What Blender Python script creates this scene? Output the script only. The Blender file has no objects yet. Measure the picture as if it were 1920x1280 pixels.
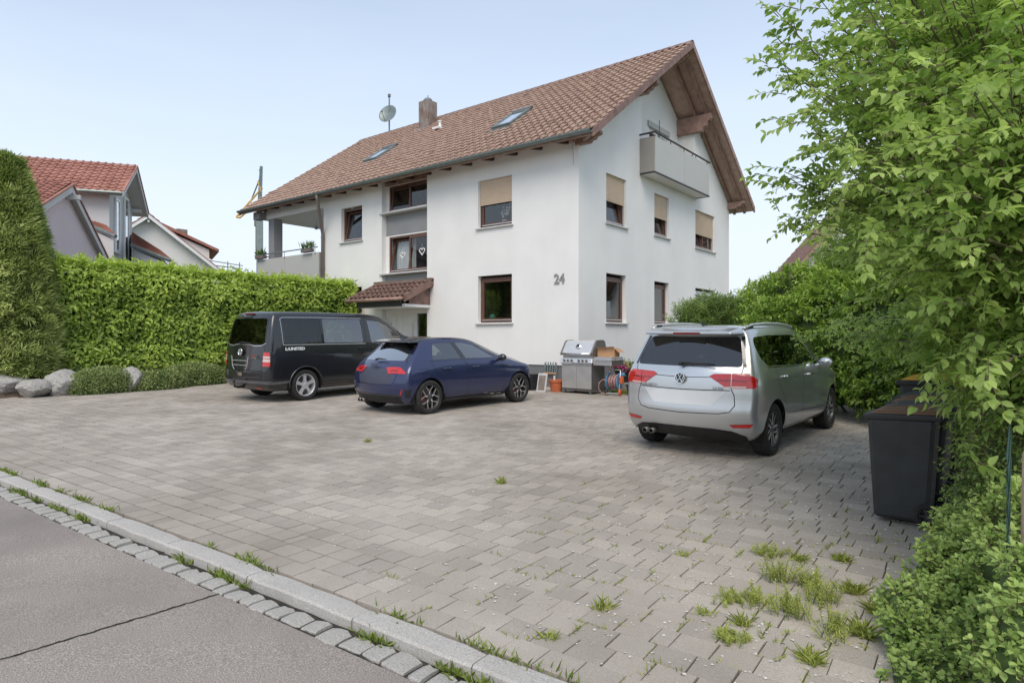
import bpy, bmesh, math, random
import numpy as np
from mathutils import Vector, Matrix
random.seed(7)
RNG = np.random.default_rng(11)
sc = bpy.context.scene
COL = sc.collection
PI = math.pi

# ---------------------------------------------------------------- camera, sky, sun, exposure
CAMX, CAMY, CAMZ = 9.04, -14.27, 1.62          # world origin = house corner, +Y into the plot
SLOPE = 0.0165                                   # the yard climbs gently away from the street
cam = bpy.data.cameras.new('camera')
cam.lens = 22.5
cam.sensor_width = 36
cam.shift_y = -0.0036
cam.clip_end = 2000
cam_o = bpy.data.objects.new('camera', cam)
COL.objects.link(cam_o)
cam_o.location = (CAMX, CAMY, CAMZ)
cam_o.rotation_euler = (PI/2, 0, math.radians(38.29))
sc.camera = cam_o

SUN_EL, SUN_AZ = 50, 148                         # degrees; azimuth clockwise from +Y
world = bpy.data.worlds.new('World')
sc.world = world
world.use_nodes = True
nt = world.node_tree
bg = nt.nodes['Background']
sky = nt.nodes.new('ShaderNodeTexSky')
sky.sky_type = 'NISHITA'
sky.sun_disc = False
sky.sun_elevation = math.radians(SUN_EL)
sky.sun_rotation = math.radians(SUN_AZ)
sky.air_density = 1.0
sky.dust_density = .5
sky.ozone_density = 1.0
tc = nt.nodes.new('ShaderNodeTexCoord')
mp = nt.nodes.new('ShaderNodeMapping')
mp.inputs['Scale'].default_value = (1.2, 1.2, 5.0)
nz = nt.nodes.new('ShaderNodeTexNoise')
nz.inputs['Scale'].default_value = 1.6
nz.inputs['Detail'].default_value = 5
nz.inputs['Roughness'].default_value = .5
rp = nt.nodes.new('ShaderNodeMapRange')
rp.inputs['From Min'].default_value = .3
rp.inputs['From Max'].default_value = .75
rp.inputs['To Min'].default_value = .46
rp.inputs['To Max'].default_value = .58
mixs = nt.nodes.new('ShaderNodeMixRGB')
mixs.inputs['Color2'].default_value = (4.25, 4.7, 5.25, 1)   # thin high cloud veil
nt.links.new(tc.outputs['Generated'], mp.inputs['Vector'])
nt.links.new(mp.outputs['Vector'], nz.inputs['Vector'])
nt.links.new(nz.outputs['Fac'], rp.inputs['Value'])
sx = nt.nodes.new('ShaderNodeSeparateXYZ')
hz = nt.nodes.new('ShaderNodeMapRange')                      # the veil thickens towards the horizon
hz.inputs['From Min'].default_value = .0; hz.inputs['From Max'].default_value = .45
hz.inputs['To Min'].default_value = .62; hz.inputs['To Max'].default_value = .0
ad = nt.nodes.new('ShaderNodeMath'); ad.operation = 'ADD'; ad.use_clamp = True
nt.links.new(tc.outputs['Generated'], sx.inputs[0]); nt.links.new(sx.outputs['Z'], hz.inputs['Value'])
nt.links.new(hz.outputs['Result'], ad.inputs[0]); nt.links.new(rp.outputs['Result'], ad.inputs[1])
nt.links.new(ad.outputs[0], mixs.inputs['Fac'])
nt.links.new(sky.outputs['Color'], mixs.inputs['Color1'])
nt.links.new(mixs.outputs['Color'], bg.inputs['Color'])
bg.inputs['Strength'].default_value = 0.13

sun = bpy.data.lights.new('sun', 'SUN')
sun.energy = 1.5
sun.angle = math.radians(38)
sun.color = (1.0, .90, .77)
sun_o = bpy.data.objects.new('sun', sun)
COL.objects.link(sun_o)
_az, _el = math.radians(SUN_AZ), math.radians(SUN_EL)
_sd = Vector((math.sin(_az)*math.cos(_el), math.cos(_az)*math.cos(_el), math.sin(_el)))
sun_o.rotation_euler = _sd.to_track_quat('Z', 'Y').to_euler()
sun_o.location = (0, -30, 40)

sc.view_settings.view_transform = 'Standard'
sc.view_settings.look = 'None'
sc.view_settings.gamma = 1
sc.view_settings.exposure = 0.68
sc.view_settings.use_curve_mapping = False

# ---------------------------------------------------------------- helpers
CA, SA = .7849, .6196
def depth_of(x, y): return -SA*(x-CAMX) + CA*(y-CAMY)
def gz(x, y): return SLOPE*max(-6.0, min(26.0, depth_of(x, y)))
def at(u, v, d):
    """point seen at photograph position (u, v), d metres in front of the camera"""
    x = (u-960)/1200*d
    return Vector((CAMX + x*CA - d*SA, CAMY + x*SA + d*CA, CAMZ - (v-633)/1200*d))
def gat(u, v):
    d = CAMZ/((v-633)/1200+SLOPE)
    p = at(u, v, d); p.z = gz(p.x, p.y)
    return p

def tag(o, label=None, cat=None, group=None, kind=None):
    if label: o['label'] = label
    if cat: o['category'] = cat
    if group: o['group'] = group
    if kind: o['kind'] = kind
    return o
def empty(name, loc=(0, 0, 0), rz=0, label=None, cat=None, group=None, rx=0):
    o = bpy.data.objects.new(name, None)
    o.empty_display_size = .2
    COL.objects.link(o)
    o.location = loc
    o.rotation_euler = (rx, 0, rz)
    return tag(o, label, cat, group)
def link(name, me, mat=None, parent=None):
    o = bpy.data.objects.new(name, me)
    COL.objects.link(o)
    if mat is not None and not me.materials: me.materials.append(mat)
    if parent is not None: o.parent = parent
    return o
def copy_tree(o, parent=None):
    c = o.copy(); COL.objects.link(c)
    if parent is not None: c.parent = parent
    for ch in list(o.children): copy_tree(ch, c)
    return c

class MB:
    def __init__(self): self.v = []; self.f = []
    def add(self, vs, fs):
        n = len(self.v)
        self.v += [tuple(p) for p in vs]
        self.f += [tuple(i+n for i in f) for f in fs]
        return self
    def quad(self, a, b, c, d): return self.add([a, b, c, d], [(0, 1, 2, 3)])
    def tri(self, a, b, c): return self.add([a, b, c], [(0, 1, 2)])
    def box(self, x0, x1, y0, y1, z0, z1, mtx=None):
        vs = [(x0,y0,z0),(x1,y0,z0),(x1,y1,z0),(x0,y1,z0),(x0,y0,z1),(x1,y0,z1),(x1,y1,z1),(x0,y1,z1)]
        if mtx is not None: vs = [mtx @ Vector(p) for p in vs]
        return self.add(vs, [(0,3,2,1),(4,5,6,7),(0,1,5,4),(1,2,6,5),(2,3,7,6),(3,0,4,7)])
    def hexa(self, lo, hi):
        """lo, hi: four corner points each, same turning sense"""
        return self.add(list(lo)+list(hi), [(3,2,1,0),(4,5,6,7),(0,1,5,4),(1,2,6,5),(2,3,7,6),(3,0,4,7)])
    def prism(self, poly, fn, a, b):
        """poly 2d points; fn(p, q, h) -> 3d; extruded from h=a to h=b"""
        n = len(poly)
        vs = [fn(p[0], p[1], a) for p in poly]+[fn(p[0], p[1], b) for p in poly]
        return self.add(vs, [tuple(range(n))[::-1], tuple(range(n, 2*n))]+[(i, (i+1) % n, n+(i+1) % n, n+i) for i in range(n)])
    def tube(self, pts, r, n=8, cap=True, closed=False):
        pts = [Vector(p) for p in pts]
        m = len(pts)
        rs = r if isinstance(r, (list, tuple)) else [r]*m
        up = Vector((0, 0, 1))
        vs, fs = [], []
        prev = None
        for i, p in enumerate(pts):
            if closed: t = pts[(i+1) % m]-pts[i-1]
            else: t = pts[min(i+1, m-1)]-pts[max(i-1, 0)]
            if t.length < 1e-9: t = Vector((0, 0, 1))
            t.normalize()
            if prev is None:
                a = t.cross(up)
                if a.length < .05: a = t.cross(Vector((1, 0, 0)))
            else:
                a = prev - t*prev.dot(t)
                if a.length < 1e-6: a = t.cross(up)
            a.normalize(); prev = a
            b = t.cross(a)
            for k in range(n):
                w = 2*PI*k/n
                vs.append(p+(a*math.cos(w)+b*math.sin(w))*rs[i])
        mm = m if closed else m-1
        for i in range(mm):
            for k in range(n):
                i2 = (i+1) % m
                fs.append((i*n+k, i*n+(k+1) % n, i2*n+(k+1) % n, i2*n+k))
        if cap and not closed:
            fs.append(tuple(range(n))); fs.append(tuple((m-1)*n+k for k in range(n))[::-1])
        return self.add(vs, fs)
    def cyl(self, p0, p1, r0, r1=None, n=12, cap=True):
        return self.tube([p0, p1], [r0, r0 if r1 is None else r1], n, cap)
    def lathe(self, prof, n=24, mtx=None, closed=False):
        """prof: (radius, height) pairs round local Z"""
        vs, fs = [], []
        m = len(prof)
        for (r, h) in prof:
            for k in range(n):
                w = 2*PI*k/n
                p = Vector((r*math.cos(w), r*math.sin(w), h))
                vs.append(mtx @ p if mtx is not None else p)
        for i in range(m if closed else m-1):
            j = (i+1) % m
            for k in range(n):
                fs.append((i*n+k, i*n+(k+1) % n, j*n+(k+1) % n, j*n+k))
        return self.add(vs, fs)
    def ball(self, c, r, n=10, m=6, sq=(1, 1, 1)):
        prof = [(max(1e-4, math.sin(PI*i/m)*r), -math.cos(PI*i/m)*r) for i in range(m+1)]
        return self.lathe(prof, n, Matrix.Translation(c) @ Matrix.Diagonal((*sq, 1)))
    def mesh(self, name, mat=None, smooth=False):
        me = bpy.data.meshes.new(name)
        me.from_pydata([tuple(p) for p in self.v], [], self.f)
        me.validate()
        bm = bmesh.new(); bm.from_mesh(me)
        bmesh.ops.recalc_face_normals(bm, faces=bm.faces)
        bm.to_mesh(me); bm.free()
        if smooth:
            me.polygons.foreach_set('use_smooth', [True]*len(me.polygons))
        if mat is not None: me.materials.append(mat)
        return me
    def build(self, name, mat, parent=None, smooth=False, bevel=0, auto=False):
        me = self.mesh(name, mat, smooth or auto)
        if auto:
            try: me.set_sharp_from_angle(angle=math.radians(38))
            except Exception: pass
        o = link(name, me, None, parent)
        if bevel:
            b = o.modifiers.new('bevel', 'BEVEL'); b.width = bevel; b.segments = 2
            b.limit_method = 'ANGLE'; b.angle_limit = math.radians(40)
        return o

def bx(name, mat, parent, x0, x1, y0, y1, z0, z1, bevel=0, mtx=None):
    return MB().box(x0, x1, y0, y1, z0, z1, mtx).build(name, mat, parent, bevel=bevel)

def mesh_np(name, V, F, mat=None, smooth=False, tint=None):
    """fast mesh from arrays; F is (n,3) or (n,4)"""
    me = bpy.data.meshes.new(name)
    V = np.asarray(V, np.float32); F = np.asarray(F, np.int32)
    n, k = F.shape
    me.vertices.add(len(V)); me.vertices.foreach_set('co', V.ravel())
    me.loops.add(n*k); me.loops.foreach_set('vertex_index', F.ravel())
    me.polygons.add(n)
    me.polygons.foreach_set('loop_start', np.arange(0, n*k, k, dtype=np.int32))
    me.polygons.foreach_set('loop_total', np.full(n, k, np.int32))
    me.polygons.foreach_set('use_smooth', np.full(n, bool(smooth)))
    me.update(calc_edges=True)
    if tint is not None:
        a = me.attributes.new('tint', 'FLOAT', 'POINT')
        a.data.foreach_set('value', np.asarray(tint, np.float32))
    if mat is not None: me.materials.append(mat)
    return me

def text_mb(txt, size, fn, depth=.004, bold=.0, align='LEFT'):
    """letters as mesh: fn(x, y, h) maps the text plane to space"""
    cu = bpy.data.curves.new('letters', 'FONT')
    cu.body = txt; cu.size = size; cu.extrude = depth/2; cu.align_x = align; cu.offset = bold
    cu.resolution_u = 3
    o = bpy.data.objects.new('letters', cu)
    COL.objects.link(o)
    dg = bpy.context.evaluated_depsgraph_get()
    me = bpy.data.meshes.new_from_object(o.evaluated_get(dg))
    mb = MB()
    mb.add([fn(v.co.x, v.co.y, v.co.z) for v in me.vertices], [tuple(p.vertices) for p in me.polygons])
    bpy.data.objects.remove(o); bpy.data.curves.remove(cu); bpy.data.meshes.remove(me)
    return mb

# ---------------------------------------------------------------- materials
def rgb(r, g, b):
    f = lambda c: c/12.92 if c <= .04045 else ((c+.055)/1.055)**2.4
    return (f(r/255), f(g/255), f(b/255))
def M(name, col, rough=.6, metal=0., var=.12, scale=3., bump=0., bscale=60., coat=0., col2=None, rnd=0., spec=.5, detail=4, thresh=(.35, .65), bdist=.01):
    m = bpy.data.materials.new(name)
    m.use_nodes = True
    t = m.node_tree
    p = t.nodes['Principled BSDF']
    p.inputs['Roughness'].default_value = rough
    p.inputs['Metallic'].default_value = metal
    p.inputs['Specular IOR Level'].default_value = spec
    if coat:
        p.inputs['Coat Weight'].default_value = coat
        p.inputs['Coat Roughness'].default_value = .03
    geo = t.nodes.new('ShaderNodeNewGeometry')
    nz = t.nodes.new('ShaderNodeTexNoise')
    nz.inputs['Scale'].default_value = scale
    nz.inputs['Detail'].default_value = detail
    t.links.new(geo.outputs['Position'], nz.inputs['Vector'])
    mr = t.nodes.new('ShaderNodeMapRange')
    mr.inputs['From Min'].default_value = thresh[0]; mr.inputs['From Max'].default_value = thresh[1]
    t.links.new(nz.outputs['Fac'], mr.inputs['Value'])
    mx = t.nodes.new('ShaderNodeMixRGB')
    c2 = col2 if col2 else tuple(min(1, c*(1+var)) for c in col)
    c1 = col if col2 else tuple(c*(1-var) for c in col)
    mx.inputs['Color1'].default_value = (*c1, 1); mx.inputs['Color2'].default_value = (*c2, 1)
    t.links.new(mr.outputs['Result'], mx.inputs['Fac'])
    out = mx.outputs['Color']
    if rnd:
        oi = t.nodes.new('ShaderNodeObjectInfo')
        hs = t.nodes.new('ShaderNodeHueSaturation')
        r2 = t.nodes.new('ShaderNodeMapRange')
        r2.inputs['To Min'].default_value = 1-rnd; r2.inputs['To Max'].default_value = 1+rnd
        t.links.new(oi.outputs['Random'], r2.inputs['Value'])
        t.links.new(r2.outputs['Result'], hs.inputs['Value'])
        t.links.new(out, hs.inputs['Color'])
        out = hs.outputs['Color']
    t.links.new(out, p.inputs['Base Color'])
    if bump:
        n2 = t.nodes.new('ShaderNodeTexNoise')
        n2.inputs['Scale'].default_value = bscale; n2.inputs['Detail'].default_value = 6
        t.links.new(geo.outputs['Position'], n2.inputs['Vector'])
        bp = t.nodes.new('ShaderNodeBump')
        bp.inputs['Strength'].default_value = bump; bp.inputs['Distance'].default_value = bdist
        t.links.new(n2.outputs['Fac'], bp.inputs['Height'])
        t.links.new(bp.outputs['Normal'], p.inputs['Normal'])
    return m
def glass(name, tint, gloss=1.0, rough=.01):
    """thin pane: clear tinted transmission plus a fresnel mirror"""
    m = bpy.data.materials.new(name); m.use_nodes = True
    t = m.node_tree
    t.nodes.remove(t.nodes['Principled BSDF'])
    out = t.nodes['Material Output']
    tr = t.nodes.new('ShaderNodeBsdfTransparent'); tr.inputs['Color'].default_value = (*tint, 1)
    gl = t.nodes.new('ShaderNodeBsdfGlossy'); gl.inputs['Roughness'].default_value = rough
    gl.inputs['Color'].default_value = (.95, .97, 1, 1)
    lw = t.nodes.new('ShaderNodeLayerWeight'); lw.inputs['Blend'].default_value = .5
    pw = t.nodes.new('ShaderNodeMath'); pw.operation = 'POWER'; pw.inputs[1].default_value = 5
    fr = t.nodes.new('ShaderNodeMath'); fr.operation = 'MULTIPLY_ADD'; fr.inputs[1].default_value = .95; fr.inputs[2].default_value = .05
    t.links.new(lw.outputs['Facing'], pw.inputs[0]); t.links.new(pw.outputs[0], fr.inputs[0])
    mm = t.nodes.new('ShaderNodeMath'); mm.operation = 'MULTIPLY'; mm.inputs[1].default_value = gloss; mm.use_clamp = True
    mx = t.nodes.new('ShaderNodeMixShader')
    t.links.new(fr.outputs[0], mm.inputs[0]); t.links.new(mm.outputs[0], mx.inputs['Fac'])
    t.links.new(tr.outputs[0], mx.inputs[1]); t.links.new(gl.outputs[0], mx.inputs[2])
    t.links.new(mx.outputs[0], out.inputs['Surface'])
    return m
def leafmat(name, c_dark, c_light, rough=.45, trans=.35):
    m = bpy.data.materials.new(name); m.use_nodes = True
    t = m.node_tree
    p = t.nodes['Principled BSDF']; out = t.nodes['Material Output']
    p.inputs['Roughness'].default_value = rough
    p.inputs['Specular IOR Level'].default_value = .35
    a = t.nodes.new('ShaderNodeAttribute'); a.attribute_name = 'tint'
    mx = t.nodes.new('ShaderNodeMixRGB')
    mx.inputs['Color1'].default_value = (*c_dark, 1); mx.inputs['Color2'].default_value = (*c_light, 1)
    t.links.new(a.outputs['Fac'], mx.inputs['Fac'])
    t.links.new(mx.outputs['Color'], p.inputs['Base Color'])
    tl = t.nodes.new('ShaderNodeBsdfTranslucent')
    hs = t.nodes.new('ShaderNodeHueSaturation'); hs.inputs['Saturation'].default_value = 1.1; hs.inputs['Value'].default_value = 1.2
    t.links.new(mx.outputs['Color'], hs.inputs['Color']); t.links.new(hs.outputs['Color'], tl.inputs['Color'])
    ms = t.nodes.new('ShaderNodeMixShader'); ms.inputs['Fac'].default_value = trans
    t.links.new(p.outputs[0], ms.inputs[1]); t.links.new(tl.outputs[0], ms.inputs[2])
    t.links.new(ms.outputs[0], out.inputs['Surface'])
    return m

MT = dict(
    render=M('white_render', (.80, .79, .765), .85, var=.03, scale=.9, bump=.25, bscale=180, bdist=.004),
    spandrel=M('grey_render', (.27, .27, .275), .8, var=.05, scale=2, bump=.2, bscale=150, bdist=.004),
    spandrel2=M('pale_grey_render', (.40, .41, .42), .8, var=.05, scale=2, bump=.2, bscale=150, bdist=.004),
    plinth=M('plinth_grey', (.16, .165, .17), .8, var=.1, scale=3, bump=.2, bscale=120),
    tile=M('brown_roof_tile', rgb(146, 118, 104), .80, col2=rgb(178, 152, 136), scale=5, rnd=.06, bump=.2, bscale=40, detail=8, thresh=(.3, .7)),
    tile_dark=M('dark_brown_tile', rgb(108, 84, 76), .68, col2=rgb(136, 108, 98), scale=4, rnd=.10, bump=.2, bscale=40),
    tile_red=M('red_roof_tile', rgb(150, 98, 84), .7, col2=rgb(172, 122, 106), scale=1.5, rnd=.06, bump=.2, bscale=30),
    wood=M('brown_timber', rgb(140, 110, 98), .6, col2=rgb(166, 136, 122), scale=5, bump=.15, bscale=40),
    wood_dark=M('dark_rafter', rgb(84, 58, 52), .6, var=.12, scale=5),
    soffit=M('soffit_boards', rgb(178, 148, 134), .65, col2=rgb(202, 174, 160), scale=4, bump=.1),
    frame=M('brown_window_frame', rgb(98, 68, 56), .4, var=.12, scale=6),
    sill=M('pale_stone_sill', (.55, .54, .52), .6, var=.06, scale=8),
    shutter=M('beige_shutter', rgb(205, 182, 156), .55, var=.04, scale=3),
    zinc=M('zinc_metal', rgb(128, 138, 136), .45, metal=.55, var=.12, scale=4),
    lead=M('grey_sheet_metal', rgb(150, 140, 132), .5, metal=.4, col2=rgb(128, 106, 92), scale=3),
    pipe=M('brown_grey_pipe', rgb(112, 102, 96), .5, var=.06),
    panel=M('pale_grey_panel', rgb(184, 184, 178), .5, var=.02, scale=1),
    panel_side=M('grey_panel', rgb(150, 146, 140), .5, var=.03),
    trim_dark=M('anthracite_metal', (.035, .035, .038), .45, var=.1),
    white=M('white_paint', (.78, .78, .77), .45, var=.03),
    room=M('dim_room', (.17, .16, .15), .9, var=.3, scale=2),
    curtain=M('white_net_curtain', (.75, .75, .73), .9, var=.06, scale=8),
    black=M('black_plastic', (.012, .012, .013), .55, var=.2, scale=10),
    rubber=M('tyre_rubber', (.022, .021, .020), .85, var=.35, scale=12, bump=.2, bscale=90),
    darkgap=M('panel_gap', (.006, .006, .006), .9, var=.1),
    alu=M('alloy', (.62, .62, .63), .30, metal=.45, var=.05),
    steel=M('brushed_steel', (.60, .58, .555), .38, metal=.6, var=.06, scale=4),
    steel_dark=M('dark_steel', (.20, .19, .18), .45, metal=.6, var=.1),
    chrome=M('chrome', (.8, .8, .8), .12, metal=1, var=.02),
    redlens=M('red_lens', (.50, .012, .012), .12, coat=1, var=.15, scale=30),
    reddark=M('dark_red_lens', (.20, .006, .006), .12, coat=1, var=.15, scale=30),
    clearlens=M('pale_lens', (.62, .45, .42), .1, coat=1, var=.1, scale=30),
    pane=glass('window_glass', (.72, .75, .74), 1.6),
    pane_dim=glass('reflecting_window_glass', (.55, .58, .57), 2.0),
    tint=glass('privacy_glass', (.09, .095, .09), 1.3),
    autoglass=glass('car_glass', (.75, .80, .78), 4.5),
    terracotta=M('terracotta', rgb(190, 104, 66), .75, var=.12, scale=8),
    cardboard=M('cardboard', rgb(178, 138, 102), .85, var=.06, scale=6),
    soil=M('bed_soil', (.07, .048, .034), .95, col2=(.12, .085, .06), scale=7, bump=.6, bscale=25, bdist=.03),
    bark=M('bark', (.10, .08, .06), .9, var=.3, scale=12, bump=.4, bscale=50),
    twig=M('green_brown_twig', (.13, .11, .06), .8, var=.2, scale=12),
)

def add_streaks(m, col, amount):
    """faint vertical rain marks in the plaster"""
    t = m.node_tree; pr = t.nodes['Principled BSDF']
    src = pr.inputs['Base Color'].links[0].from_socket
    geo = t.nodes.new('ShaderNodeNewGeometry'); mp_ = t.nodes.new('ShaderNodeMapping'); mp_.inputs['Scale'].default_value = (1.5, 1.5, .2)
    n_ = t.nodes.new('ShaderNodeTexNoise'); n_.inputs['Scale'].default_value = 1.6; n_.inputs['Detail'].default_value = 6; n_.inputs['Roughness'].default_value = .6
    r_ = t.nodes.new('ShaderNodeMapRange'); r_.inputs[1].default_value = .45; r_.inputs[2].default_value = .75; r_.inputs[3].default_value = 0; r_.inputs[4].default_value = amount
    x_ = t.nodes.new('ShaderNodeMixRGB'); x_.inputs[2].default_value = (*col, 1)
    t.links.new(geo.outputs['Position'], mp_.inputs['Vector']); t.links.new(mp_.outputs[0], n_.inputs['Vector']); t.links.new(n_.outputs['Fac'], r_.inputs[0])
    t.links.new(r_.outputs[0], x_.inputs[0]); t.links.new(src, x_.inputs[1]); t.links.new(x_.outputs[0], pr.inputs['Base Color'])
add_streaks(MT['render'], (.60, .62, .57), .11)
# ---------------------------------------------------------------- ground, road, kerb, paving
def kerb_y(x): return -12.16 + .0467*x
def speckle(name, base, light, dark, s1, s2, rough=.9, tint=False, stain=None, bump=.35):
    m = bpy.data.materials.new(name); m.use_nodes = True
    t = m.node_tree; p = t.nodes['Principled BSDF']; p.inputs['Roughness'].default_value = rough
    p.inputs['Specular IOR Level'].default_value = .3
    geo = t.nodes.new('ShaderNodeNewGeometry')
    def noise(s, d=4, r=.5):
        n = t.nodes.new('ShaderNodeTexNoise'); n.inputs['Scale'].default_value = s; n.inputs['Detail'].default_value = d
        n.inputs['Roughness'].default_value = r
        t.links.new(geo.outputs['Position'], n.inputs['Vector']); return n.outputs['Fac']
    def rng(x, a, b, c=0., d=1.):
        r = t.nodes.new('ShaderNodeMapRange'); r.inputs[1].default_value = a; r.inputs[2].default_value = b
        r.inputs[3].default_value = c; r.inputs[4].default_value = d
        t.links.new(x, r.inputs[0]); return r.outputs[0]
    def mix(f, a, b, mode='MIX'):
        x = t.nodes.new('ShaderNodeMixRGB'); x.blend_type = mode
        if isinstance(f, float): x.inputs[0].default_value = f
        else: t.links.new(f, x.inputs[0])
        for i, c in ((1, a), (2, b)):
            if isinstance(c, tuple): x.inputs[i].default_value = (*c, 1)
            else: t.links.new(c, x.inputs[i])
        return x.outputs[0]
    fine = noise(s1, 3, .7)
    c = mix(rng(fine, .52, .70), base, light)
    c = mix(rng(fine, .46, .32), c, dark)
    c = mix(rng(noise(s2, 6), .35, .7, 0, .35), c, tuple(x*.72 for x in base))
    if stain:
        c = mix(rng(noise(stain[0], 5, .6), .42, .68, 0, stain[2]), c, stain[1])
    if tint:
        a = t.nodes.new('ShaderNodeAttribute'); a.attribute_name = 'tint'
        hs = t.nodes.new('ShaderNodeHueSaturation')
        t.links.new(rng(a.outputs['Fac'], 0, 1, .86, 1.12), hs.inputs['Value'])
        t.links.new(c, hs.inputs['Color']); c = hs.outputs['Color']
    t.links.new(c, p.inputs['Base Color'])
    b = t.nodes.new('ShaderNodeBump'); b.inputs['Strength'].default_value = bump; b.inputs['Distance'].default_value = .004
    t.links.new(fine, b.inputs['Height']); t.links.new(b.outputs[0], p.inputs['Normal'])
    return m
MT['asphalt'] = speckle('asphalt', rgb(146, 138, 130), rgb(206, 198, 188), rgb(92, 86, 80), 130, .7, stain=(.35, rgb(116, 108, 106), .6))
MT['paver'] = speckle('concrete_paver', rgb(172, 163, 153), rgb(196, 188, 178), rgb(134, 126, 117), 170, .9, tint=True,
                      stain=(.45, rgb(128, 119, 107), .5))
MT['granite'] = speckle('granite_kerb', rgb(176, 172, 166), rgb(206, 203, 198), rgb(132, 128, 124), 120, 3, tint=False)
MT['sett'] = speckle('granite_sett', rgb(164, 161, 155), rgb(192, 189, 183), rgb(118, 115, 110), 110, 6)
MT['bedding'] = M('joint_sand', (.020, .018, .014), .95, col2=(.048, .042, .030), scale=14, bump=.5, bscale=80)
MT['turf'] = M('rough_grass', (.05, .085, .02), .95, col2=(.09, .12, .035), scale=3, bump=.6, bscale=30, bdist=.03)
MT['boulder'] = speckle('limestone_boulder', rgb(164, 161, 156), rgb(192, 189, 184), rgb(112, 109, 106), 22, 2.2, bump=1.0)

def sheet(name, xs, ys, zoff, mat, parent=None, zf=None):
    V = [(x, y if not callable(y) else y(x), 0) for x in xs for y in ys]
    V = [(x, y, (zf or gz)(x, y)+zoff) for (x, y, _) in V]
    n = len(ys)
    F = [(i*n+j, (i+1)*n+j, (i+1)*n+j+1, i*n+j+1) for i in range(len(xs)-1) for j in range(n-1)]
    return link(name, mesh_np(name, V, F, mat), None, parent)
def steps(a, b, n): return [a+(b-a)*i/n for i in range(n+1)]

ground = sheet('ground', [-900, -300, -120]+steps(-60, 60, 40)+[120, 300, 900], [-900, -300, -120]+steps(-60, 60, 40)+[120, 300, 900], -.14, MT['turf'])
tag(ground, kind='structure')
road = sheet('road', steps(-70, 70, 56), steps(-46, -14, 12)+[-13.6, -13, lambda x: kerb_y(x)-.335], -.058, MT['asphalt'])
# a sheet whose last row follows the kerb
tag(road, kind='structure')
# open lane joint in the asphalt
def road_pt(u, v):
    d = (CAMZ+.058)/((v-633)/1200+SLOPE)
    p = at(u, v, d); return p
mb = MB()
pa, pb = road_pt(-120, 1273), road_pt(428, 1108)
N = 60
L, R_ = [], []
dirv = (pb-pa).normalized(); nrm = Vector((-dirv.y, dirv.x, 0))
for i in range(N+1):
    q = pa.lerp(pb, i/N) + nrm*random.uniform(-.006, .006)
    w = random.uniform(.004, .009)
    z = gz(q.x, q.y)-.054
    L.append((q.x+nrm.x*w, q.y+nrm.y*w, z)); R_.append((q.x-nrm.x*w, q.y-nrm.y*w, z))
for i in range(N): mb.quad(L[i], L[i+1], R_[i+1], R_[i])
mb.build('asphalt_joint', MT['darkgap'], road)

driveway = sheet('driveway', steps(-9.4, 9.0, 46), [lambda x: kerb_y(x)+.005]+steps(-11.4, .9, 20), -.034, MT['bedding'])
tag(driveway, kind='structure')

# pavers -------------------------------------------------------------
def paver_template(jit):
    r = random.Random(jit)
    c = [(-.5, -.5), (.5, -.5), (.5, .5), (-.5, .5)]
    j = [(r.uniform(-.012, .012), r.uniform(-.012, .012)) for _ in c]
    V = []
    for z, ins in ((-.05, 0), (-.0025, 0), (0, .010)):
        for (cx, cy), (jx, jy) in zip(c, j):
            V.append((cx*(1-ins*1.4)+jx, cy*(1-ins*1.4)+jy, z))
    F = []
    for k in (0, 4):
        for i in range(4): F.append((k+i, k+(i+1) % 4, k+4+(i+1) % 4, k+4+i))
    F.append((8, 9, 10, 11))
    return np.array(V), np.array(F)
pav = []
y0 = .02
row = 0
while True:
    base = y0 + row*.193
    if base > 12.9: break
    x = -9.25 + random.uniform(0, .2)
    shift = (row % 2)*.105
    x = -9.3+shift
    while x < 8.55:
        ln = .208 if random.random() < .93 else random.choice([.10, .14])
        xc = x+ln/2
        wob = .025*math.sin(xc*.55+.4)+.012*math.sin(xc*1.7+row*.05)
        blend = max(0, 1-base/9)
        yc = -12.16 + .0467*xc*blend + base + .0965 + wob*min(1, base)
        tilt = .0467*blend+.025*.55*math.cos(xc*.55+.4)*min(1, base)
        if yc < -.02 or xc > 2.6:
            if yc < .45: pav.append((xc, yc, ln-.005-random.random()*.005, .1815-random.random()*.005, tilt+random.gauss(0, .011), random.random()))
        x += ln
    row += 1
def in_view(x, y, z):
    d = depth_of(x, y)
    if d < 1.2: return None
    xr = (x-CAMX)*CA+(y-CAMY)*SA
    u, v = 960+1200*xr/d, 633-1200*(z-CAMZ)/d
    return d if -30 < u < 1950 and -30 < v < 1310 else None
near = sorted((in_view(p[0], p[1], gz(p[0], p[1])) or 1e9, i) for i, p in enumerate(pav))
near_set = {i for d, i in near[:300] if d < 1e8}
templ = [paver_template(k) for k in range(10)]
shared = []
for k in range(10):
    V, F = templ[k]
    for tv in (.2, .45, .65, .85):
        shared.append(mesh_np('paver', V, F, MT['paver'], tint=np.full(len(V), tv)))
BV, BF, BT = [], [], []
off = 0
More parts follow.
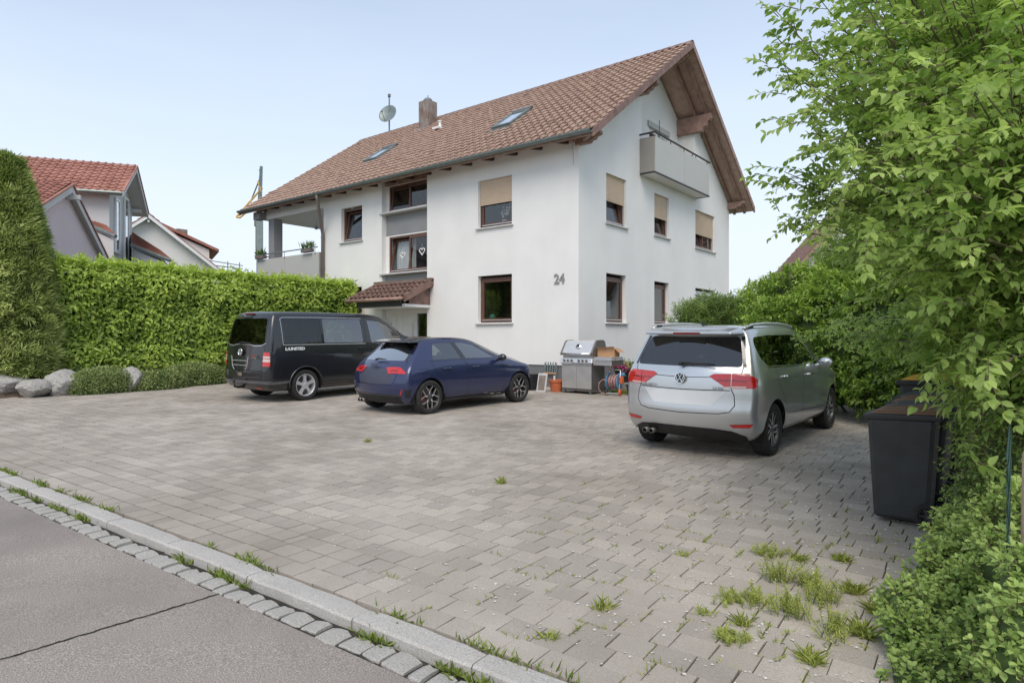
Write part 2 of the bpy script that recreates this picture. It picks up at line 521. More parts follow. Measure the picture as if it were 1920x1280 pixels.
for i, (x, y, a, b, th, tv) in enumerate(pav):
    z = gz(x, y)+random.uniform(-.0018, .0015)
    t1, t2 = random.gauss(0, .004), 0
    if i in near_set:
        o = link('paver', random.choice(shared), None, driveway)
        o.location = (x, y, z)
        o.rotation_euler = (SLOPE*CA+t1, SLOPE*SA+random.gauss(0, .004), th)
        o.scale = (a, b, 1)
    else:
        V, F = templ[i % 10]
        P = V*np.array([a, b, 1])
        c, s = math.cos(th), math.sin(th)
        X = P[:, 0]*c-P[:, 1]*s; Y = P[:, 0]*s+P[:, 1]*c
        Z = P[:, 2]+X*(-SLOPE*SA+random.gauss(0, .004))+Y*(SLOPE*CA+t1)
        BV.append(np.stack([X+x, Y+y, Z+z], 1)); BF.append(F+off); BT.append(np.full(len(V), tv)); off += len(V)
o = link('paver_field', mesh_np('paver_field', np.concatenate(BV), np.concatenate(BF), MT['paver'], tint=np.concatenate(BT)), None, driveway)
o['kind'] = 'stuff'

# granite kerb stones and the row of setts ----------------------------
kerb = sheet('kerb', steps(-60, 40, 40), [lambda x: kerb_y(x)-.34, lambda x: kerb_y(x)+.01], -.066, MT['bedding'])
tag(kerb, kind='structure')
def rough_block(l, w, h, rs, ch=.012, seg=6, amp=.006):
    r = random.Random(rs)
    mbb = MB()
    secs = []
    for i in range(seg+1):
        x = -l/2+l*i/seg
        e = .006 if i in (0, seg) else 0
        d = lambda: r.uniform(-amp, amp)
        y0_, y1_ = -w/2+e+d(), w/2-e+d()
        zt = -e+r.uniform(-amp, amp)*.5
        secs.append([(x, y0_, -h), (x, y0_, zt-ch), (x, y0_+ch, zt), (x, 0, zt+.002), (x, y1_-ch, zt), (x, y1_, zt-ch), (x, y1_, -h)])
    n = 7
    vs = [p for s in secs for p in s]
    fs = [(i*n+k, (i+1)*n+k, (i+1)*n+k+1, i*n+k+1) for i in range(seg) for k in range(n-1)]
    fs += [tuple(range(n)), tuple(seg*n+k for k in range(n))[::-1]]
    mbb.add(vs, fs)
    return mbb
x = -30.
while x < 11:
    l = random.uniform(.78, 1.12)
    xc = x+l/2; yc = kerb_y(xc)-.08
    o = rough_block(l-.008, .155, .12, int(x*100)).build('kerb_stone', MT['granite'], kerb)
    o.location = (xc, yc, gz(xc, yc)+.004); o.rotation_euler = (SLOPE*CA, SLOPE*SA, .0467)
    x += l
x = -14.
while x < 9.5:
    l = random.uniform(.115, .185)
    xc = x+l/2; yc = kerb_y(xc)-.258+random.uniform(-.012, .012)
    w = random.uniform(.125, .15)
    o = rough_block(l-random.uniform(.012, .028), w, .1, int(x*1000), ch=.008, seg=3, amp=.008).build('sett', MT['sett'], kerb)
    o.location = (xc, yc, gz(xc, yc)-.048+random.uniform(-.005, .004)); o.rotation_euler = (SLOPE*CA+random.gauss(0, .02), SLOPE*SA+random.gauss(0, .02), .0467+random.gauss(0, .04))
    x += l

# concrete edging along the right and the back of the yard
edg = empty('edging_kerb', (8.78, -11, 0))
tag(edg, 'concrete edging strip between paving and green planting on the right', 'edging')
y = -11.7
while y < .3:
    mbx = MB().box(-.03, .03, 0, .985, -.15, .03)
    o = mbx.build('edging_stone', MT['paver'], edg, bevel=.008)
    o.location = (random.uniform(-.006, .006), y+11, gz(8.78, y)); o.rotation_euler = (SLOPE*CA, 0, random.gauss(0, .006))
    y += 1.0
edg2 = empty('edging_kerb', (2.6, .5, 0))
tag(edg2, 'low concrete edging strip in front of the laurel hedge behind the silver car', 'edging')
x = 0.
while x < 6.2:
    o = MB().box(0, .985, -.04, .04, -.15, .09).build('edging_stone', MT['paver'], edg2, bevel=.008)
    o.location = (x, 0, gz(2.6+x, .5)); x += 1.0
bed_r = sheet('planting_bed', steps(8.81, 16, 6), steps(-12.0, .46, 8), -.02, MT['soil']); tag(bed_r, kind='structure')
bed_b = sheet('planting_bed', steps(0.0, 16, 10), steps(.54, 9, 6), .03, MT['soil']); tag(bed_b, kind='structure')
def bedz(x, y): return gz(x, y)+.42*min(1, max(0, (-9.25-x)/.5))
bed_l = sheet('planting_bed', [-20, -16, -13, -12]+steps(-11, -9.0, 16), steps(-14, 0, 28), .0, MT['soil'], zf=bedz); tag(bed_l, kind='structure')
MT['skypane'] = glass('skylight_glass', (.8, .85, .82), 7.0)
MT['herb_plain'] = M('plain_leaf_green', (.05, .10, .02), .6, col2=(.10, .16, .04), scale=8)
# ---------------------------------------------------------------- the white apartment house
EZ, RK, EO = 6.78, .707, .60          # eave height (tile edge), roof slope, eave overhang
HW = 11.17                            # gable width
VX, LX = .82, -16.0                   # verge positions of the roof
def rz(t): return EZ+RK*(t+EO) if t <= HW/2 else EZ+RK*(HW-t+EO)
house = empty('apartment_house', (0, 0, 0))
tag(house, 'white rendered three-storey apartment house number 24 with brown tiled roof', 'house')

def wall_cells(rect, holes):
    a0, a1, z0, z1 = rect
    A = sorted({a0, a1, *[h[0] for h in holes], *[h[1] for h in holes]})
    Z = sorted({z0, z1, *[h[2] for h in holes], *[h[3] for h in holes]})
    for i in range(len(A)-1):
        for j in range(len(Z)-1):
            ca, cz = (A[i]+A[i+1])/2, (Z[j]+Z[j+1])/2
            if not any(h[0] < ca < h[1] and h[2] < cz < h[3] for h in holes):
                yield A[i], A[i+1], Z[j], Z[j+1]
def wall(mb, fn, rect, holes, depth=.16):
    for a0, a1, z0, z1 in wall_cells(rect, holes):
        mb.quad(fn(a0, z0, 0), fn(a1, z0, 0), fn(a1, z1, 0), fn(a0, z1, 0))
    for (a0, a1, z0, z1) in holes:
        for p, q in (((a0, z0), (a0, z1)), ((a0, z1), (a1, z1)), ((a1, z1), (a1, z0)), ((a1, z0), (a0, z0))):
            mb.quad(fn(*p, 0), fn(*q, 0), fn(*q, depth), fn(*p, depth))
# fn(a, z, inwards) for the two visible walls; a runs left->right as seen from outside
def FF(a, z, d=0): return (a, d, z)                     # street facade, y = 0, a = x
def FG(a, z, d=0): return (-d, a, z)                    # gable, x = 0, a = y
def FS(a, z, d=0): return (a, .2+d, z)                  # back of the stair recess
def FL(a, z, d=0): return (-.6-d, a, z)                 # back of the attic loggia

def fbox(mb, fn, a0, a1, z0, z1, d0, d1):
    p = [fn(a, z, d) for d in (d0, d1) for (a, z) in ((a0, z0), (a1, z0), (a1, z1), (a0, z1))]
    mb.add(p, [(0, 1, 2, 3), (7, 6, 5, 4), (0, 4, 5, 1), (1, 5, 6, 2), (2, 6, 7, 3), (3, 7, 4, 0)])
def window(fn, a0, a1, z0, z1, d=.13, leaves=1, shutter=0., tilt=None, frame='frame', sill=True, parent=house, curtain=None, box=.0, pane='pane', fw=.065, room=True):
    """a window in an opening: fixed frame, leaves with panes, sill, roller shutter, dim room behind"""
    zt = z1-box
    mb = MB()
    f = fw
    fbox(mb, fn, a0, a0+f, z0, zt, d, d+.07); fbox(mb, fn, a1-f, a1, z0, zt, d, d+.07)
    fbox(mb, fn, a0+f, a1-f, z0, z0+f, d, d+.07); fbox(mb, fn, a0+f, a1-f, zt-f, zt, d, d+.07)
    w = mb.build('window', MT[frame], parent)
    n = leaves
    step = (a1-a0-2*f)/n
    for i in range(n):
        b0, b1 = a0+f+step*i, a0+f+step*(i+1)
        c0, c1 = z0+f, zt-f
        ang = .16 if tilt and i in tilt else 0.
        def ft(a, z, dd, c0=c0, ang=ang, d=d): return fn(a, c0+(z-c0)*math.cos(ang), d+dd+(z-c0)*math.sin(ang))
        s = MB(); g = .065
        fbox(s, ft, b0, b0+g, c0, c1, -.012, .045); fbox(s, ft, b1-g, b1, c0, c1, -.012, .045)
        fbox(s, ft, b0+g, b1-g, c0, c0+g, -.012, .045); fbox(s, ft, b0+g, b1-g, c1-g, c1, -.012, .045)
        s.build('sash', MT[frame], w)
        MB().quad(ft(b0+g, c0+g, .015), ft(b1-g, c0+g, .015), ft(b1-g, c1-g, .015), ft(b0+g, c1-g, .015)).build('pane', MT[pane], w)
        s = MB(); fbox(s, ft, b0+.01, b1-.01, c0+.002, c0+.022, -.03, -.012); s.build('weather_bar', MT['alu'], w)
        if curtain and i in curtain:
            cm = MB(); k = 24
            for q in range(k):
                x0, x1 = b0+(b1-b0)*q/k, b0+(b1-b0)*(q+1)/k
                y0_, y1_ = .28+.02*math.sin(q*1.9), .28+.02*math.sin((q+1)*1.9)
                cm.quad(fn(x0, c0, d+y0_), fn(x1, c0, d+y1_), fn(x1, c1, d+y1_), fn(x0, c1, d+y0_))
            cm.build('curtain', MT['curtain'], w)
    if room:
        r = MB(); D = 1.6
        r.quad(fn(a0-.4, z0-.3, d+D), fn(a1+.4, z0-.3, d+D), fn(a1+.4, z1+.2, d+D), fn(a0-.4, z1+.2, d+D))
        for p, q in (((a0, z0), (a0-.4, z0-.3)),):
            pass
        ring0 = [(a0, z0), (a1, z0), (a1, z1), (a0, z1)]; ring1 = [(a0-.4, z0-.3), (a1+.4, z0-.3), (a1+.4, z1+.2), (a0-.4, z1+.2)]
        for i in range(4):
            j = (i+1) % 4
            r.quad(fn(*ring0[i], d+.075), fn(*ring0[j], d+.075), fn(*ring1[j], d+D), fn(*ring1[i], d+D))
        r.build('room_lining', MT['room'], w)
    if sill:
        s = MB(); fbox(s, fn, a0-.06, a1+.06, z0-.055, z0-.012, -.07, d)
        s.build('sill', MT['sill'], w, bevel=.006)
    if shutter:
        zb = z1-(z1-z0)*shutter
        s = MB(); h = .047; z = z1-.002
        while z > zb+.01:
            zz = max(zb, z-h)
            dd = d-.055
            s.quad(fn(a0+.02, zz, dd+.012), fn(a1-.02, zz, dd+.012), fn(a1-.02, zz+.012, dd), fn(a0+.02, zz+.012, dd))
            s.quad(fn(a0+.02, zz+.012, dd), fn(a1-.02, zz+.012, dd), fn(a1-.02, z, dd+.004), fn(a0+.02, z, dd+.004))
            z = zz
        fbox(s, fn, a0+.02, a1-.02, zb-.03, zb, d-.06, d-.04)
        s.build('roller_shutter', MT['shutter'], w)
        for g0 in (a0, a1-.03):
            s = MB(); fbox(s, fn, g0, g0+.03, z0, z1, d-.07, d-.03); s.build('guide_rail', MT['sill'], w)
    return w

# walls ---------------------------------------------------------------
SILL0, TOP0, SILL1, TOP1 = 2.06, 3.44, 4.86, 6.25
f_holes = [(-3.51, -2.23, SILL1, TOP1), (-3.51, -2.23, SILL0, TOP0), (-10.05, -8.88, 5.04, 6.25), (-9.9, -8.9, 2.5, 3.40)]
WT = 7.12
mb = MB()
wall(mb, FF, (-5.66, 0, .88, WT), f_holes[:2])
wall(mb, FF, (-11.1, -7.84, .88, WT), f_holes[2:])
wall(mb, FF, (-15.2, -11.1, .88, 3.55), [])
for xx in (-5.66, -7.84):
    mb.quad((xx, 0, .3), (xx, .2, .3), (xx, .2, WT), (xx, 0, WT))
mb.build('wall', MT['render'], house)
mb = MB()
# gable wall with the open attic loggia cut out
NA, NB, NZ = 3.59, 7.67, 6.62
g_holes = [(1.44, 2.62, SILL1, TOP1), (4.47, 5.56, SILL1+.04, TOP1-.03), (7.77, 9.62, SILL1, TOP1-.04),
           (1.44, 2.60, SILL0, TOP0), (4.47, 5.56, SILL0, TOP0-.02), (7.77, 9.60, SILL0, TOP0-.03)]
wall(mb, FG, (0, HW, .88, 6.5), g_holes)
zw = lambda t: rz(t)-.22
mb.add([(0, 0, 6.5), (0, NA, 6.5), (0, NA, zw(NA)), (0, 0, zw(0))], [(0, 1, 2, 3)])
mb.quad((0, NA, 6.5), (0, NB, 6.5), (0, NB, NZ), (0, NA, NZ))
mb.add([(0, NB, 6.5), (0, HW, 6.5), (0, HW, zw(HW)), (0, NB, zw(NB))], [(0, 1, 2, 3)])
for t in (NA, NB): mb.quad((0, t, NZ), (-.6, t, NZ), (-.6, t, zw(t)), (0, t, zw(t)))
l_holes = [(3.72, 4.50, 7.2, 8.72), (5.30, 6.75, 6.7, 8.66)]
wall(mb, FL, (NA, NB, NZ, 8.9), l_holes, .14)
mb.add([(-.6, NA, 8.9), (-.6, NB, 8.9), (-.6, NB, zw(NB)), (-.6, HW/2, zw(HW/2)), (-.6, NA, zw(NA))], [(0, 1, 2, 3, 4)])
mb.quad((0, NA, NZ), (0, NB, NZ), (-.6, NB, NZ), (-.6, NA, NZ))
mb.build('gable_wall', MT['render'], house)
mb = MB()
mb.quad((0, HW, .2), (-15.2, HW, .2), (-15.2, HW, 7), (0, HW, 7))
mb.add([(-15.2, 0, .2), (-15.2, HW, .2), (-15.2, HW, 3.6), (-15.2, 0, 3.6)], [(0, 1, 2, 3)])
mb.add([(-15.2, 4.5, 3.6), (-15.2, HW, 3.6), (-15.2, HW, zw(HW)), (-15.2, HW/2, zw(HW/2)), (-15.2, 4.5, zw(4.5))], [(0, 1, 2, 3, 4)])
mb.quad((-11.1, 0, 3.6), (-11.1, 4.5, 3.6), (-11.1, 4.5, 6.6), (-11.1, 0, 6.6))
mb.quad((-11.1, 4.5, 3.6), (-15.2, 4.5, 3.6), (-15.2, 4.5, 6.6), (-11.1, 4.5, 6.6))
mb.build('rear_wall', MT['render'], house)
# plinth
mb = MB()
mb.quad((-15.2, .03, 0), (.0, .03, 0), (0, .03, .89), (-15.2, .03, .89))
mb.quad((-.03, 0, 0), (-.03, HW, 0), (-.03, HW, .89), (-.03, 0, .89))
mb.quad((-15.2, .03, .89), (-.03, .03, .89), (-.03, 0, .88), (-15.2, 0, .88))
mb.build('plinth', MT['plinth'], house)

# stair recess ----------------------------------------------------------
s_holes = [(-7.68, -5.70, 5.82, 6.72), (-7.68, -5.70, 3.78, 5.02)]
mb = MB(); wall(mb, FS, (-7.84, -5.66, 5.06, 5.80), []); mb.build('spandrel', MT['spandrel'], house)
mb = MB(); wall(mb, FS, (-7.84, -5.66, 3.10, 3.745), []); mb.build('spandrel', MT['spandrel2'], house)
mb = MB()
wall(mb, FS, (-7.84, -5.66, 5.80, 7.0), [s_holes[0]]); wall(mb, FS, (-7.84, -5.66, 3.745, 5.06), [s_holes[1]])
mb.build('recess_wall', MT['render'], house)
window(FS, *s_holes[0], d=.0, leaves=2, tilt=(0,), sill=False, curtain=None)
hw_ = window(FS, *s_holes[1], d=.0, leaves=2, tilt=(0,), sill=False, curtain=(0,))
for z in (5.80, 3.755):
    mb = MB(); fbox(mb, FS, -7.92, -5.665, z-.03, z+.02, -.26, 0); mb.build('sill', MT['sill'], house, bevel=.005)
mb = MB(); fbox(mb, FS, -7.80, -5.665, 6.74, 6.92, -.10, .0); mb.build('lintel_board', MT['wood'], house)

# windows of the two faces ------------------------------------------------
window(FF, *f_holes[0], shutter=.50, pane='pane_dim')
window(FF, *f_holes[1], pane='pane_dim', box=.06)
window(FF, *f_holes[2], tilt=(0,), pane='pane_dim', box=.04)
window(FF, *f_holes[3], box=.10)
window(FG, *g_holes[0], shutter=.52, tilt=(0,))
window(FG, *g_holes[1], shutter=.54, tilt=(0,))
window(FG, *g_holes[2], shutter=.60, leaves=2, tilt=(0,))
window(FG, *g_holes[3], box=.08, pane='pane_dim', curtain=None)
window(FG, *g_holes[4], box=.08, pane='pane_dim')
window(FG, *g_holes[5], box=.08, frame='white', leaves=2)
window(FL, *l_holes[0], frame='white', sill=False, d=.09)
window(FL, *l_holes[1], frame='white', sill=False, d=.06, leaves=2)
mb = MB(); fbox(mb, FL, 5.20, 6.85, 8.66, 8.84, -.05, 0.02); mb.build('shutter_box', MT['panel'], house)

# house number
text_mb('24', .40, lambda x, y, h: (-.77+x*.86, -.012-h, 3.075+y*.93), .03, bold=.008).build('house_number', MT['spandrel'], house)

# roof --------------------------------------------------------------------
roof = empty('roof', (0, 0, 0)); roof.parent = house
mb = MB()
for sgn in (0, 1):
    ty = (lambda t: t) if sgn == 0 else (lambda t: HW-t)
    lo = [(LX, ty(-EO+.06), EZ-.12), (VX-.02, ty(-EO+.06), EZ-.12), (VX-.02, HW/2, rz(HW/2)-.12), (LX, HW/2, rz(HW/2)-.12)]
    hi = [(x, y, z+.07) for (x, y, z) in lo]
    mb.hexa(lo, hi)
mb.build('roof_deck', MT['soffit'], roof)
# board joints of the visible soffit (rear slope, gable overhang)
mb = MB()
sl = math.hypot(1, RK)
L_ = (HW/2+EO)*sl
n = int(L_/.115)
for side in (0, 1):
    for i in range(n):
        a, b = i*.115+.006, (i+1)*.115-.006
        ta, tb = -EO+.08+a/sl, -EO+.08+b/sl
        if tb > HW/2: break
        ya, yb = (ta, tb) if side == 0 else (HW-ta, HW-tb)
        za, zb = rz(ta)-.135, rz(tb)-.135
        mb.hexa([(-.02, ya, za-.0), (VX-.03, ya, za), (VX-.03, yb, zb), (-.02, yb, zb)],
                [(-.02, ya, za+.02), (VX-.03, ya, za+.02), (VX-.03, yb, zb+.02), (-.02, yb, zb+.02)])
o = mb.build('soffit_boards', MT['soffit'], roof); o['kind'] = 'stuff'
# rear slope covering
mb = MB()
mb.hexa([(LX, HW+EO, EZ-.04), (VX, HW+EO, EZ-.04), (VX, HW/2, rz(HW/2)-.04), (LX, HW/2, rz(HW/2)-.04)],
        [(LX, HW+EO, EZ+.02), (VX, HW+EO, EZ+.02), (VX, HW/2, rz(HW/2)+.02), (LX, HW/2, rz(HW/2)+.02)])
mb.build('rear_covering', MT['tile'], roof)

# interlocking tiles: shared mesh, the 300 nearest as single pieces
TW, TL_ = .255, .34
def tile_arrays(w, l, th=.045):
    prof = [(-.5, .012), (-.36, .0), (-.1, -.004), (.10, .004), (.22, .040), (.36, .056), (.5, .034)]
    V, F = [], []
    for e, (yy, lift) in enumerate(((0, .042), (l*1.06, .0))):
        for (a, h) in prof: V.append((a*w*1.03, yy, h+lift))
    n = len(prof)
    for i in range(n-1): F.append((i, i+1, n+i+1, n+i))
    for (a, h) in prof: V.append((a*w*1.03, 0.002, h+.042-th))
    for i in range(n-1): F.append((2*n+i, 2*n+i+1, i+1, i))
    # sides
    F.append((0, n, 2*n, 0)[:3]+(2*n,))
    F = [f for f in F if len(set(f)) == 4]
    return np.array(V), np.array(F)
TV, TF = tile_arrays(TW, TL_)
ang = math.atan(RK)
def put_tiles(parent, x0, x1, ty0, z0, angle, length, mat, nobj, name, TVa, TFa, TWa, TLa, skip=None, outward=-1):
    rows = int(length/TLa+.5); cols = int((x1-x0)/TWa+.5)
    st = (x1-x0)/cols; sr = length/rows
    pos = []
    for r in range(rows):
        for c in range(cols):
            xx = x0+st*(c+.5); yy = ty0+r*sr*math.cos(angle); zz = z0+r*sr*math.sin(angle)
            if skip and skip(xx, yy): continue
            pos.append((xx, yy, zz))
    pos.sort(key=lambda p: (p[0]-CAMX)**2+(p[1]-CAMY)**2+(p[2]-CAMZ)**2)
    me = mesh_np(name, TVa, TFa, mat)
    rest, fs, off = [], [], 0
    c, s = math.cos(angle), math.sin(angle)
    for i, p in enumerate(pos):
        if i < nobj:
            o = link(name, me, None, parent)
            o.location = (p[0]+random.gauss(0, .003), p[1], p[2]+random.uniform(-.003, .003)); o.rotation_euler = (angle+random.gauss(0, .006), random.gauss(0, .006), 0)
        else:
            P = TVa
            rest.append(np.stack([P[:, 0]+p[0], P[:, 1]*c-P[:, 2]*s+p[1], P[:, 1]*s+P[:, 2]*c+p[2]+random.uniform(-.004, .004)], 1))
            fs.append(TFa+off); off += len(P)
    if rest:
        o = link(name+'_field', mesh_np(name+'_field', np.concatenate(rest), np.concatenate(fs), mat), None, parent)
        o['kind'] = 'stuff'
sky_rects = [(-4.26, -3.48, 1.52, 2.62), (-10.88, -10.12, 1.66, 2.66)]
def skip_tile(x, y):
    for (a, b, c, d) in sky_rects:
        if a-.05 < x < b+.05 and c-.2 < y < d-.05: return True
    return -10.75 < x < -10.1 and 4.35 < y < 4.95
put_tiles(roof, LX, VX-.03, -EO-.02, EZ-.02, ang, (HW/2+EO+.02)*sl-.08, MT['tile'], 300, 'roof_tile', TV, TF, TW, TL_, skip_tile)
# ridge tiles
for i in range(43):
    x0 = LX+i*.391
    mb = MB()
    k = 6
    pr = [(math.cos(PI*j/k)*.13, math.sin(PI*j/k)*.10) for j in range(k+1)]
    vs = [(x0+dx, HW/2+y*(1+.06*e), rz(HW/2)-.035+z*(1+.1*e)) for e, dx in ((0, 0), (1, .40)) for (y, z) in pr]
    mb.add(vs, [(j, j+1, k+2+j, k+1+j) for j in range(k)])
    mb.build('ridge_tile', MT['tile_dark'], roof, smooth=True)
# vent tiles
for x_ in [.1-2.42*i for i in range(7)]:
    for (t, dx) in ((4.75, 0), (.75, -.9)):
        xx, zz = x_+dx-.5, rz(t)
        MB().hexa([(xx-.11, t-.12, zz-.06), (xx+.11, t-.12, zz-.06), (xx+.11, t+.16, zz+.10), (xx-.11, t+.16, zz+.10)],
                  [(xx-.09, t-.10, zz+.06), (xx+.09, t-.10, zz+.06), (xx+.11, t+.16, zz+.12), (xx-.11, t+.16, zz+.12)]).build('vent_tile', MT['tile_dark'], roof)
# verge boards (front and rear slope) and rafters on the gable
for side in (0, 1):
    ty = (lambda t: t) if side == 0 else (lambda t: HW-t)
    MB().hexa([(VX-.04, ty(-EO), EZ-.17), (VX+.015, ty(-EO), EZ-.17), (VX+.015, HW/2, rz(HW/2)-.17), (VX-.04, HW/2, rz(HW/2)-.17)],
              [(VX-.04, ty(-EO), EZ+.045), (VX+.015, ty(-EO), EZ+.045), (VX+.015, HW/2, rz(HW/2)+.045), (VX-.04, HW/2, rz(HW/2)+.045)]).build('verge_board', MT['tile_dark'] if side == 0 else MT['wood'], roof)
    MB().hexa([(LX-.03, ty(-EO), EZ-.17), (LX+.015, ty(-EO), EZ-.17), (LX+.015, HW/2, rz(HW/2)-.17), (LX-.03, HW/2, rz(HW/2)-.17)],
              [(LX-.03, ty(-EO), EZ+.045), (LX+.015, ty(-EO), EZ+.045), (LX+.015, HW/2, rz(HW/2)+.045), (LX-.03, HW/2, rz(HW/2)+.045)]).build('verge_board', MT['tile_dark'], roof)
    for (xa, xb) in ((.02, .12), (.42, .52)):
        z0_ = lambda t: rz(t)-.30
        t0 = -EO+.15
        MB().hexa([(xa, ty(t0), z0_(t0)), (xb, ty(t0), z0_(t0)), (xb, HW/2, z0_(HW/2)), (xa, HW/2, z0_(HW/2))],
                  [(xa, ty(t0), z0_(t0)+.165), (xb, ty(t0), z0_(t0)+.165), (xb, HW/2, z0_(HW/2)+.165), (xa, HW/2, z0_(HW/2)+.165)]).build('rafter', MT['wood'], roof)
# eave rafters along the street side
x_ = -.35
while x_ > -15.8:
    if abs(x_+12.2) > -1:
        zz = lambda t: rz(t)-.13
        MB().hexa([(x_-.05, -EO+.10, EZ-.11), (x_+.05, -EO+.10, EZ-.11), (x_+.05, .05, EZ-.01), (x_-.05, .05, EZ-.01)],
                  [(x_-.05, -EO+.10, zz(-EO+.10)), (x_+.05, -EO+.10, zz(-EO+.10)), (x_+.05, .05, zz(.05)), (x_-.05, .05, zz(.05))]).build('rafter', MT['wood_dark'], roof)
    x_ -= .86
# carved purlin ends on the gable
def purlin(t, ztop, h, w, x0=-.1, x1=.66):
    pr = [(x0, ztop), (x1, ztop), (x1, ztop-h*.3), (x1-.05, ztop-h*.42), (x1-.13, ztop-h*.45), (x1-.17, ztop-h*.7), (x1-.28, ztop-h*.78), (x1-.33, ztop-h), (x0, ztop-h)]
    MB().prism(pr, lambda p, q, hh: (p, t+hh, q), -w/2, w/2).build('purlin', MT['wood'], roof, bevel=.01)
purlin(.05, rz(.05)-.30, .26, .16)
purlin(3.35, rz(3.35)-.30, .32, .18)
purlin(7.62, rz(7.62)-.25, .58, .20, x0=-.62)
purlin(HW-.1, rz(.1)-.30, .26, .16)
purlin(HW/2, rz(HW/2)-.32, .22, .16)
# gutter and downpipe
mb = MB()
pr = [(math.cos(PI+PI*j/8)*.085, math.sin(PI+PI*j/8)*.085) for j in range(9)]
pr2 = [(a*.9, b*.9) for a, b in pr][::-1]
mb.prism(pr+pr2, lambda p, q, h: (h, -EO-.075+p, EZ-.0+q), LX+.05, VX-.03)
mb.build('gutter', MT['zinc'], roof)
mb = MB()
pts = [(-10.55, -EO-.075, EZ-.07), (-10.55, -EO-.07, EZ-.2), (-11.02, -.14, 5.62), (-11.04, -.09, 5.45), (-11.04, -.09, .3)]
mb.tube(pts, .06, 10); mb.build('downpipe', MT['pipe'], house, smooth=True)
for z in (1.2, 2.6, 4.2, 5.3):
    mb = MB(); mb.lathe([(.062, -.015), (.072, -.015), (.072, .015), (.062, .015)], 12, Matrix.Translation((-11.04, -.09, z))); mb.build('pipe_clamp', MT['pipe'], house)
# lead trim and hanging wire at the near eave corner
mb = MB(); mb.tube([(.02, -.35, 6.62), (.03, -.3, 6.35), (.02, -.28, 6.1)], .006, 5); mb.build('cable_end', MT['pipe'], house)

# chimney, skylights, flue
ch = bx('chimney', MT['lead'], roof, -10.70, -10.15, 4.40, 4.95, 9.9, 11.52, bevel=.012)
mb = MB()
for (a, b) in (((-10.69, 4.396, 10.35), (-10.43, 4.396, 11.5)), ((-10.43, 4.396, 11.5), (-10.17, 4.396, 10.4)), ((-10.146, 4.42, 10.4), (-10.146, 4.67, 11.5)), ((-10.146, 4.67, 11.5), (-10.146, 4.93, 10.5))):
    mb.tube([a, b], .012, 5)
mb.build('folded_seam', MT['lead'], ch)
mb = MB(); mb.lathe([(.02, 11.52), (.19, 11.52), (.19, 11.60), (.14, 11.66), (.05, 11.68), (.02, 11.72), (.02, 11.8), (.001, 11.8)], 14, Matrix.Translation((-10.42, 4.67, 0))); mb.build('chimney_cap', MT['zinc'], ch)
mb = MB(); mb.hexa([(-10.85, 4.05, rz(4.05)+.04), (-10.0, 4.05, rz(4.05)+.04), (-10.0, 4.4, rz(4.4)+.05), (-10.85, 4.4, rz(4.4)+.05)],
                   [(-10.85, 4.05, rz(4.05)+.07), (-10.0, 4.05, rz(4.05)+.07), (-10.0, 4.4, rz(4.4)+.09), (-10.85, 4.4, rz(4.4)+.09)]); mb.build('flashing', MT['lead'], ch)
for (a, b, c, d) in sky_rects:
    R = Matrix.Translation(((a+b)/2, c, rz(c)+.02)) @ Matrix.Rotation(ang, 4, 'X')
    w, l = (b-a)/2, (d-c)*sl
    mb = MB()
    for (x0, x1, y0_, y1_) in ((-w, -w+.09, 0, l), (w-.09, w, 0, l), (-w+.09, w-.09, 0, .10), (-w+.09, w-.09, l-.14, l)):
        mb.box(x0, x1, y0_, y1_, -.05, .10, R)
    sk = mb.build('skylight', MT['zinc'], roof, bevel=.008)
    MB().quad(*[R @ Vector(p) for p in ((-w+.09, .1, .075), (w-.09, .1, .075), (w-.09, l-.14, .075), (-w+.09, l-.14, .075))]).build('pane', MT['skypane'], sk)
    MB().box(-w+.08, w-.08, .10, l-.14, -.25, .0, R).build('shaft_lining', MT['curtain'], sk)
    MB().box(-w-.10, w+.10, -.22, -.002, -.01, .03, R).build('flashing', MT['steel_dark'], sk)
    MB().box(-w+.02, w-.02, l-.03, l+.20, .05, .125, R).build('blind_box', MT['steel_dark'], sk, bevel=.01)
mb = MB(); c0 = Vector((-8.6, 3.55, rz(3.55)))
mb.lathe([(.10, 0), (.07, .12), (.05, .2), (.05, .3), (.08, .3), (.08, .34), (.001, .36)], 10, Matrix.Translation(c0)); mb.box(-8.78, -8.42, 3.3, 3.75, c0.z-.02, c0.z+.05); mb.build('roof_flue', MT['white'], roof)

# porch ---------------------------------------------------------------------
porch = empty('porch', (0, 0, 0)); porch.parent = house
PW = 1.15
pa_ = math.atan((3.42-2.86)/PW)
TV2, TF2 = tile_arrays(.22, .30, .025)
put_tiles(porch, -8.05, -5.42, -PW-.08, 2.84, pa_, (PW+.06)/math.cos(pa_), MT['tile_dark'], 300, 'porch_tile', TV2, TF2, .22, .30)
MB().hexa([(-8.05, -PW, 2.80), (-5.40, -PW, 2.80), (-5.40, .0, 3.36), (-8.05, 0, 3.36)], [(-8.05, -PW, 2.835), (-5.40, -PW, 2.835), (-5.40, 0, 3.395), (-8.05, 0, 3.395)]).build('porch_deck', MT['wood'], porch)
MB().hexa([(-5.42, -PW-.06, 2.70), (-5.36, -PW-.06, 2.70), (-5.36, .0, 3.27), (-5.42, 0, 3.27)], [(-5.42, -PW-.06, 2.91), (-5.36, -PW-.06, 2.91), (-5.36, 0, 3.47), (-5.42, 0, 3.47)]).build('verge_board', MT['tile_dark'], porch)
MB().hexa([(-8.11, -PW-.06, 2.70), (-8.05, -PW-.06, 2.70), (-8.05, .0, 3.27), (-8.11, 0, 3.27)], [(-8.11, -PW-.06, 2.91), (-8.05, -PW-.06, 2.91), (-8.05, 0, 3.47), (-8.11, 0, 3.47)]).build('verge_board', MT['tile_dark'], porch)
